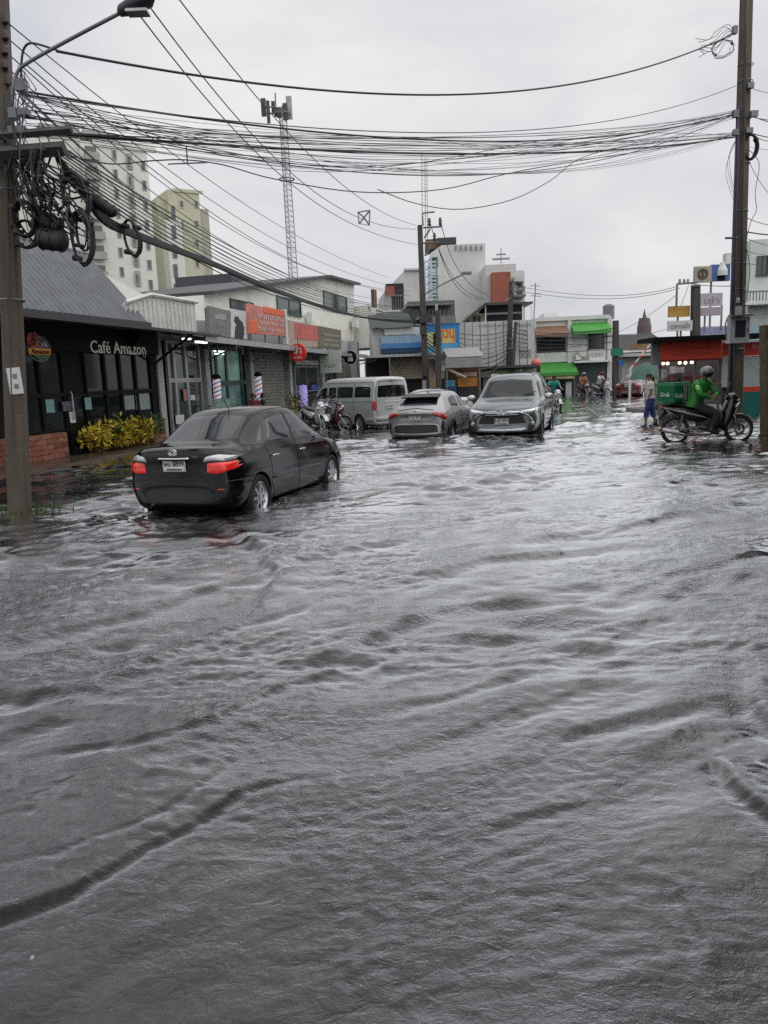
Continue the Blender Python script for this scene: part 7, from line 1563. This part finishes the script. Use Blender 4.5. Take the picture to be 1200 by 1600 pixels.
cs.location = (3.92, 22.7, -.30); cs.rotation_euler = (0, 0, R(-90-17)); cs.scale = (1.08, 1.13, 1.10)
cv = make_van(paint('van_silver', (.55, .57, .58), .3, .3), 'passenger_van', 'silver passenger van parked at an angle by the shops, left of the crossover', 'van')
cv.location = (-.85, 28.4, -.18); cv.rotation_euler = (0, 0, R(90+36)); cv.scale = (.94, .94, .98)
cw_ = make_sedan(paint('sedan_white', (.72, .73, .74), .1, .25), 'parked_sedan', 'white parked car almost hidden behind the van and the crossover', 'car', lit=False)
cw_.location = P(664, 600, 36).xy.to_3d(); cw_.location.z = -.30; cw_.rotation_euler = (0, 0, R(150)); cw_.scale = (1, 1, 1.0)
cr_ = make_sedan(paint('sedan_maroon', (.10, .012, .015), .1, .25), 'parked_sedan', 'dark maroon car parked far off behind the green umbrella', 'car', lit=False)
cr_.location = P(992, 600, 50).xy.to_3d(); cr_.location.z = -.15; cr_.rotation_euler = (0, 0, R(60))
# the delivery motorcycle with its rider and box
blk = paint('bike_black', (.010, .010, .014), .2, .3); wht = paint('bike_silver', (.55, .55, .62), .3, .3)
bk_ = make_motorcycle(blk, wht, 'motorcycle', 'black motorcycle with silver stripes carrying the green delivery box, at right')
b_ang = -8
bloc = G(1108, 690); bk_.location = (bloc.x, bloc.y+.15, -.06); bk_.rotation_euler = (0, 0, R(b_ang)); bk_.scale = (1.09,)*3
rd_ = human('rider', 'person in a bright green jacket and grey helmet sitting on the black motorcycle', {**riding(), 'face': (.45, -.75, -.45), 'shl': (.02, .09, 1.34), 'shr': (-.25, -.13, 1.34), 'ell': (.17, .02, 1.10), 'elr': (-.22, -.30, 1.10), 'wrl': (.10, -.16, 1.02), 'wrr': (-.02, -.24, 1.02), 'hdl': (-.4, -.8, .1), 'hdr': (.9, .2, .1), 'neck': (-.10, -.02, 1.42), 'head': (-.06, -.06, 1.54)}, mat('jacket_green', (.030, .225, .030), .6, var=.25, scale=8), mat('trousers_black', (.02, .02, .025), .8), sleeve='long', shoes=mat('shoe_black', (.02, .02, .02), .6), helmet=mat('helmet_grey', (.20, .20, .22), .3, coat=.5), build=1.1)
rd_.location = bk_.location; rd_.rotation_euler = bk_.rotation_euler; rd_.scale = (1.08, 1.12, 1.01)
REF = mat('reflective_strip', (.55, .58, .60), .4)
MB().tube([(-.27, -.205, 1.30), (-.27, -.26, 1.24), (-.26, -.30, 1.19)], [.03, .045, .03], 6).build('reflective_patch', mat('reflective_green', (.35, .62, .20), .4), rd_)
ph = MB().box((0, 0, 0), (.16, .08, .012)).build('phone', mat('phone_dark', (.02, .02, .03), .2)); ph.location = bk_.matrix_basis @ Vector((.05, -.27, 1.05)); ph.rotation_euler = (0, R(-25), R(b_ang)); tag(ph, 'small dark phone held in the hands of the rider in green', 'phone')
GB = mat('box_green', (.008, .155, .055), .6, var=.15, scale=4, bump=.2); GBD = mat('box_green_dark', (.006, .06, .03), .6)
bx = empty('delivery_box', (0, 0, 0), 0, 'green insulated delivery box with white marks strapped behind the rider', 'delivery box')
bx.location = bk_.matrix_basis @ Vector((-.66, 0, .86)); bx.rotation_euler = (0, 0, R(b_ang+38)); bx.scale = (.93, .93, .93)
q = MB(); q.hexa([(-.30, -.25, 0), (.26, -.25, 0), (.26, .25, 0), (-.30, .25, 0), (-.31, -.26, .44), (.27, -.26, .44), (.27, .26, .44), (-.31, .26, .44)]); o = q.build('body', GB, bx)
md = o.modifiers.new('b', 'BEVEL'); md.width = .02; md.segments = 2
MB().hexa([(-.32, -.27, .40), (.28, -.27, .40), (.28, .27, .40), (-.32, .27, .40), (-.30, -.25, .48), (.26, -.25, .48), (.26, .25, .48), (-.30, .25, .48)]).build('lid', mat('box_green_lid', (.02, .20, .08), .6), bx)
for x in (-.02,): MB().box((x, -.262, .21), (.02, .006, .42)).build('zip', GBD, bx)
for x in (.03, .10, .20): MB().box((x+.0, -.267, .22), (.028, .012, .44)).build('strap', mat('strap_grey', (.25, .27, .26), .7), bx)
t_ = text_mb('Grab', .14, .002, bold=.004); MB().add(t_.v, t_.f, Matrix.Translation((-.16, -.272, .17)) @ UP).build('lettering', mat('print_pale', (.55, .68, .58), .6), bx); MB().add(t_.v, t_.f, Matrix.Translation((-.32, 0, .2)) @ Matrix.Rotation(R(-90), 4, 'Z') @ UP).build('lettering', MATS['print_pale'], bx)
MB().box((.0, -.269, .05), (.5, .01, .025)).build('strap', GBD, bx)
# woman wading with a bag
wm = human('pedestrian', 'person with tied black hair in white shirt and rolled blue trousers wading away at right', {**standing(1.62, .16, lean=.03), 'face': (.8, .6, -.2)}, mat('shirt_white', (.66, .64, .56), .8, var=.08), mat('trousers_blue', (.035, .06, .22), .8, var=.15), hair='tail', legs='mid', skin=mat('skin_tan_wet', (.36, .19, .12), .45))
w0 = G(1020, 661); wm.location = (w0.x-.08, w0.y, -.10); wm.rotation_euler = (0, 0, R(165))
M_ = MB(); M_.hexa([(-.02, -.10, 0), (.02, -.16, 0), (.02, .16, 0), (-.02, .10, 0), (-.05, -.14, .36), (.05, -.14, .36), (.05, .14, .36), (-.05, .14, .36)]); bg = empty('shopping_bag', (0, 0, 0), 0, 'long beige cloth bag hanging from the hand of the person in white', 'bag'); M_.build('bag_body', mat('bag_beige', (.50, .43, .33), .8), bg); MB().tube([(0, -.08, .36), (0, -.04, .50), (0, .04, .50), (0, .08, .36)], .008, 5).build('handle', MATS['bag_beige'], bg)
bg.location = wm.location+Matrix.Rotation(R(165), 3, 'Z') @ Vector((.10, -.24, .40)); bg.rotation_euler = (0, 0, R(165))
MB().tube([(-.10, -.16, 1.32), (-.14, .0, 1.15), (-.12, .15, .98)], .014, 6).build('strap', HAIR, wm)
# big green umbrella
ub = P(1010, 590, 31); um = empty('umbrella', (ub.x, ub.y, 0), 0, 'large dark green umbrella standing open behind the wading person', 'umbrella'); zc_ = P(1012, 566, 31).z; ze_ = P(1012, 591, 31).z; rr3 = .70
for k in range(8):
    a0, a1 = k*math.pi/4, (k+1)*math.pi/4; G_ = []
    for i in range(6):
        t = i/5; G_.append([(rr3*t*math.cos(a0+(a1-a0)*j/4), rr3*t*math.sin(a0+(a1-a0)*j/4), zc_-(zc_-ze_)*(t**1.7)-.05*t*math.sin(math.pi*j/4)) for j in range(5)])
    MB().grid(G_).build('panel', mat('umbrella_green', (.045, .125, .105), .55, var=.15), um, smooth=True)
MB().tube([(0, 0, -.3), (0, 0, zc_+.06)], .018, 6).build('pole', GALV, um)
for k in range(8): a0 = k*math.pi/4; MB().tube([(0, 0, zc_-.03), (rr3*math.cos(a0), rr3*math.sin(a0), ze_-.01)], .006, 4).build('rib', GALV, um)
# parked motorcycles by the van
b2 = make_motorcycle(paint('bike_white', (.55, .56, .58), .2, .3), wht, 'motorcycle', 'white and black scooter parked by the shops, left of the red one'); b2.location = (P(489, 600, 25.5).x, 25.5, .0); b2.rotation_euler = (0, 0, R(-60))
b3 = make_motorcycle(paint('bike_red', (.07, .008, .010), .2, .3), blk, 'motorcycle', 'dark red motorcycle parked in front of the van, pointing at the road'); b3.location = (P(509, 600, 26.0).x, 26.0, -.05); b3.rotation_euler = (0, 0, R(-22))
b4 = make_motorcycle(paint('bike_grey', (.10, .11, .12), .2, .3), wht, 'motorcycle', 'grey motorcycle with bright headlamp parked nearest the black sedan'); b4.location = (P(503, 600, 26.6).x, 26.6, .0); b4.rotation_euler = (0, 0, R(-75))
# far riders
def far_rider(label, px, Y, deg, shirt, bikep, z=-.12, lab2='', helm=None):
    b = copy_tree(b3 if bikep else b2); b['label'] = lab2; b.location = (P(px, 600, Y).x, Y, z); b.rotation_euler = (0, 0, R(deg))
    J = riding(); J['face'] = (1, 0, 0)
    for s, sg in (('l', 1), ('r', -1)): J['wr'+s] = (.22, sg*.28, 1.02); J['hd'+s] = (1, 0, 0)
    h_ = human('rider', label, J, shirt, mat('trousers_grey', (.06, .06, .07), .8), sleeve='short', helmet=helm, hair=None if helm else 'short'); h_.location = b.location; h_.rotation_euler = b.rotation_euler; return h_
far_rider('person in a teal shirt riding a scooter behind the right side of the SUV', 866, 35, -84, mat('shirt_teal', (.03, .28, .27), .7), 0, lab2='pale scooter carrying the person in teal behind the SUV')
far_rider('person in an orange and green vest on a red motorcycle by the far shop door', 912, 53, -80, mat('vest_orange', (.45, .20, .08), .7, var=.5, scale=5), 1, z=-.12, lab2='red motorcycle standing at the far shop door', helm=mat('helmet_white', (.6, .6, .6), .4))
far_rider('person in a white shirt on a scooter left of the far dark pole', 940, 54, -60, mat('shirt_pale', (.6, .6, .62), .7), 0, z=-.12, lab2='pale scooter left of the far dark pole with a seated rider', helm=mat('helmet_red', (.4, .03, .05), .4))
# two people sitting under the canopy by the right barber pole
for i, (px, lab, c_) in enumerate(((397, 'person in dark red sitting on a stool left of the right barber pole', (.14, .02, .025)), (411, 'person in black sitting on a stool right of the right barber pole', (.03, .03, .035)))):
    J = standing(1.65); dz = -.38
    for k_ in list(J):
        if k_[:2] in ('pe', 'ch', 'ne', 'he', 'sh', 'el', 'wr') and len(k_) > 2: x, y, z = J[k_]; J[k_] = (x, y, z+dz)
    for s, sg in (('l', 1), ('r', -1)): J['hip'+s] = (.02, sg*.10, .50); J['kn'+s] = (.42, sg*.13, .50); J['an'+s] = (.40, sg*.13, .10); J['to'+s] = (.52, sg*.14, .05); J['wr'+s] = (.28, sg*.10, .62); J['el'+s] = (.05, sg*.22, .76)
    h_ = human('sitter', lab, J, mat('top_%d' % i, c_, .8), mat('trousers_black', (.02, .02, .025), .8), hair='short'); a_, _ = Wl(px, 640, -11.9); h_.location = RW(a_, -11.9, .05); h_.rotation_euler = (0, 0, R(20 if i else -80))
    st_ = empty('stool', RW(a_, -11.9, .05), 0, ('low stool under the person in dark red', 'low stool under the person in black')[i], 'stool'); MB().lathe([(0, 0), (.17, 0), (.17, .04), (0, .04)], 12, M=Matrix.Translation((0, 0, .38))).build('seat', BLK, st_)
    for k_ in range(3): MB().tube([(.12*math.cos(k_*2.1), .12*math.sin(k_*2.1), .38), (.17*math.cos(k_*2.1), .17*math.sin(k_*2.1), 0)], .012, 5).build('leg', STL, st_)
# ------------------------------------------------------------------ plants
def bush(name, label, loc, size, n, mats, cat='bush', leaf=.09, seed=1, rz=0, drop=.0):
    r_ = random.Random(seed); rt = empty(name, loc, rz, label, cat); sx, sy, sz = size
    st = MB()
    for i in range(10): x, y = r_.uniform(-sx, sx)*.6, r_.uniform(-sy, sy)*.5; st.tube([(x*.5, y*.5, -.05), (x, y, sz*.5), (x*1.2, y*1.2, sz*r_.uniform(.7, 1))], [.015, .010, .004], 4)
    st.build('stem', mat('stem_brown', (.08, .06, .035), .9), rt); mb = MB()
    cl = [(r_.uniform(-sx, sx), r_.uniform(-sy, sy), sz*r_.uniform(.25, .95), r_.uniform(.12, .24), r_.randrange(len(mats))) for _ in range(int(14*sx+6))]
    for i in range(n):
        cx, cy, cz, cr_, mi_ = r_.choice(cl); v = Vector((r_.gauss(0, 1), r_.gauss(0, 1), r_.gauss(0, .8))).normalized()*cr_*r_.uniform(.4, 1.15); p = Vector((cx, cy, cz))+v; p.z = max(p.z, .02-drop)
        d = (v.normalized()+Vector((r_.uniform(-.6, .6), r_.uniform(-.6, .6), r_.uniform(-.2, .7)))).normalized(); s = d.cross(Vector((r_.uniform(-1, 1), r_.uniform(-1, 1), r_.uniform(-1, 1)))).normalized(); L_ = leaf*r_.uniform(.5, 1.7)
        mi_ = mi_ if r_.random() < .75 else r_.randrange(len(mats)); mb.add([p, p+d*L_*.5+s*L_*.22+Vector((0, 0, .006)), p+d*L_, p+d*L_*.5-s*L_*.22], [(0, 1, 2, 3)], mi=mi_)
    o = mb.build('foliage', mats, rt, fix=False); o['kind'] = 'stuff'; return rt
LY = mat('leaf_yellow', (.58, .43, .04), .6, var=.3, scale=12); LG1 = mat('leaf_green', (.06, .12, .02), .6, var=.3, scale=12); LG2 = mat('leaf_dark', (.03, .065, .015), .6, var=.3, scale=12)
labs = ('yellow green croton bush at the left end of the cafe planting', 'yellow croton bush second from the left in front of the brick plinth', 'yellow green bush third from the left in front of the brick plinth', 'greener croton bush at the right end of the cafe planting')
for i, px in enumerate((157, 181, 207, 234)):
    a_, _ = Wl(px, 700, -12.3); bush('croton_bush', labs[i], RW(a_, -12.25, .12), (.58+.08*(i % 2), .28, (.55, .64, .52, .60)[i]), (620, 900, 560, 800)[i], [LY, LY, LG1] if i < 3 else [LG1, LY, LG2], seed=i+3, rz=R(90)-TH, leaf=.11)['group'] = 'croton bushes in front of the cafe'
pl = empty('planter_pot', RW(Wl(463, 660, -11.9)[0], -11.9, .05), 0, 'small pot of yellow green plants before the violet lamp shop', 'plant'); MB().lathe([(.0, 0), (.16, 0), (.22, .4), (.19, .4), (.17, .36), (0, .36)], 14).build('pot', CONC, pl, smooth=40)
r_ = random.Random(2); mb = MB()
for i in range(260):
    v = Vector((r_.gauss(0, .2), r_.gauss(0, .2), r_.uniform(.4, 1.1))); d = Vector((r_.uniform(-1, 1), r_.uniform(-1, 1), r_.uniform(0, 1))).normalized(); s = d.cross(Vector((r_.random(), r_.random(), 0))).normalized(); mb.add([v, v+d*.06+s*.03, v+d*.12, v+d*.06-s*.03], [(0, 1, 2, 3)], mi=r_.randrange(3))
mb.build('foliage', [LY, LG1, LG2], pl, fix=False)['kind'] = 'stuff'
# grass round the foot of the left pole
mb = MB(); r_ = random.Random(8); g0 = G(28, 803)
for i in range(520):
    a_ = r_.uniform(0, 6.28); d = abs(r_.gauss(.28, .16)); p = Vector((g0.x+d*math.cos(a_)*1.3, g0.y+d*math.sin(a_)*1.2+.1, -.03)); q = Vector((r_.uniform(-.08, .08), r_.uniform(-.08, .08), r_.uniform(.04, .15))); s = Vector((r_.uniform(-1, 1), r_.uniform(-1, 1), 0)).normalized()*.010
    mb.add([p-s, p+s, p+q*.6+s*.7, p+q, p+q*.6-s*.7], [(0, 1, 2, 3, 4)], mi=r_.randrange(2))
tag(mb.build('grass', [LG1, LG2], fix=False), 'green grass growing round the foot of the left pole', 'grass', kind='stuff')
MB().lathe([(0, .02), (.30, .02), (.45, -.06), (.5, -.2)], 16, M=Matrix.Translation((g0.x, g0.y+.1, 0))).build('soil', mat('mud', (.06, .045, .03), .6, bump=.5)); tag(bpy.data.objects['soil'], kind='structure')
# small tree outside the right edge, dark reflection on the water
tr = empty('roadside_tree', (10.4, 15.0, -.1), 0, 'leafy roadside tree just beyond the right edge of the view', 'tree'); MB().tube([(0, 0, 0), (.1, 0, 1.6), (0, .2, 3.2), (.3, .1, 4.6)], [.22, .18, .14, .06], 10).build('trunk', mat('bark', (.09, .07, .05), .9, bump=.5), tr, smooth=True)
mb = MB(); r_ = random.Random(4)
for i in range(7000):
    c_ = Vector(((r_.random()-.5)*3.0, (r_.random()-.5)*3.4, 4.3+(r_.random()-.5)*3.6)); 
    if ((c_.x/1.6)**2+(c_.y/1.8)**2+((c_.z-4.3)/2)**2) > 1+.3*math.sin(c_.x*5)*math.cos(c_.z*4): continue
    d = Vector((r_.uniform(-1, 1), r_.uniform(-1, 1), r_.uniform(-1, 1))).normalized(); s = d.cross(Vector((0, .3, 1))).normalized(); mb.add([c_, c_+d*.09+s*.05, c_+d*.2, c_+d*.09-s*.05], [(0, 1, 2, 3)], mi=r_.randrange(2))
mb.build('crown', [LG1, LG2], tr, fix=False)['kind'] = 'stuff'
tr.scale = (1.35, 1.35, 1.65)
t2_ = copy_tree(tr); t2_.location = (9.0, 11.4, -.1); t2_.rotation_euler = (0, 0, 2.1); t2_['label'] = 'unseen second roadside tree added beyond the right edge to darken the water'  # unseen copy, added to darken the reflection at the water's right edge
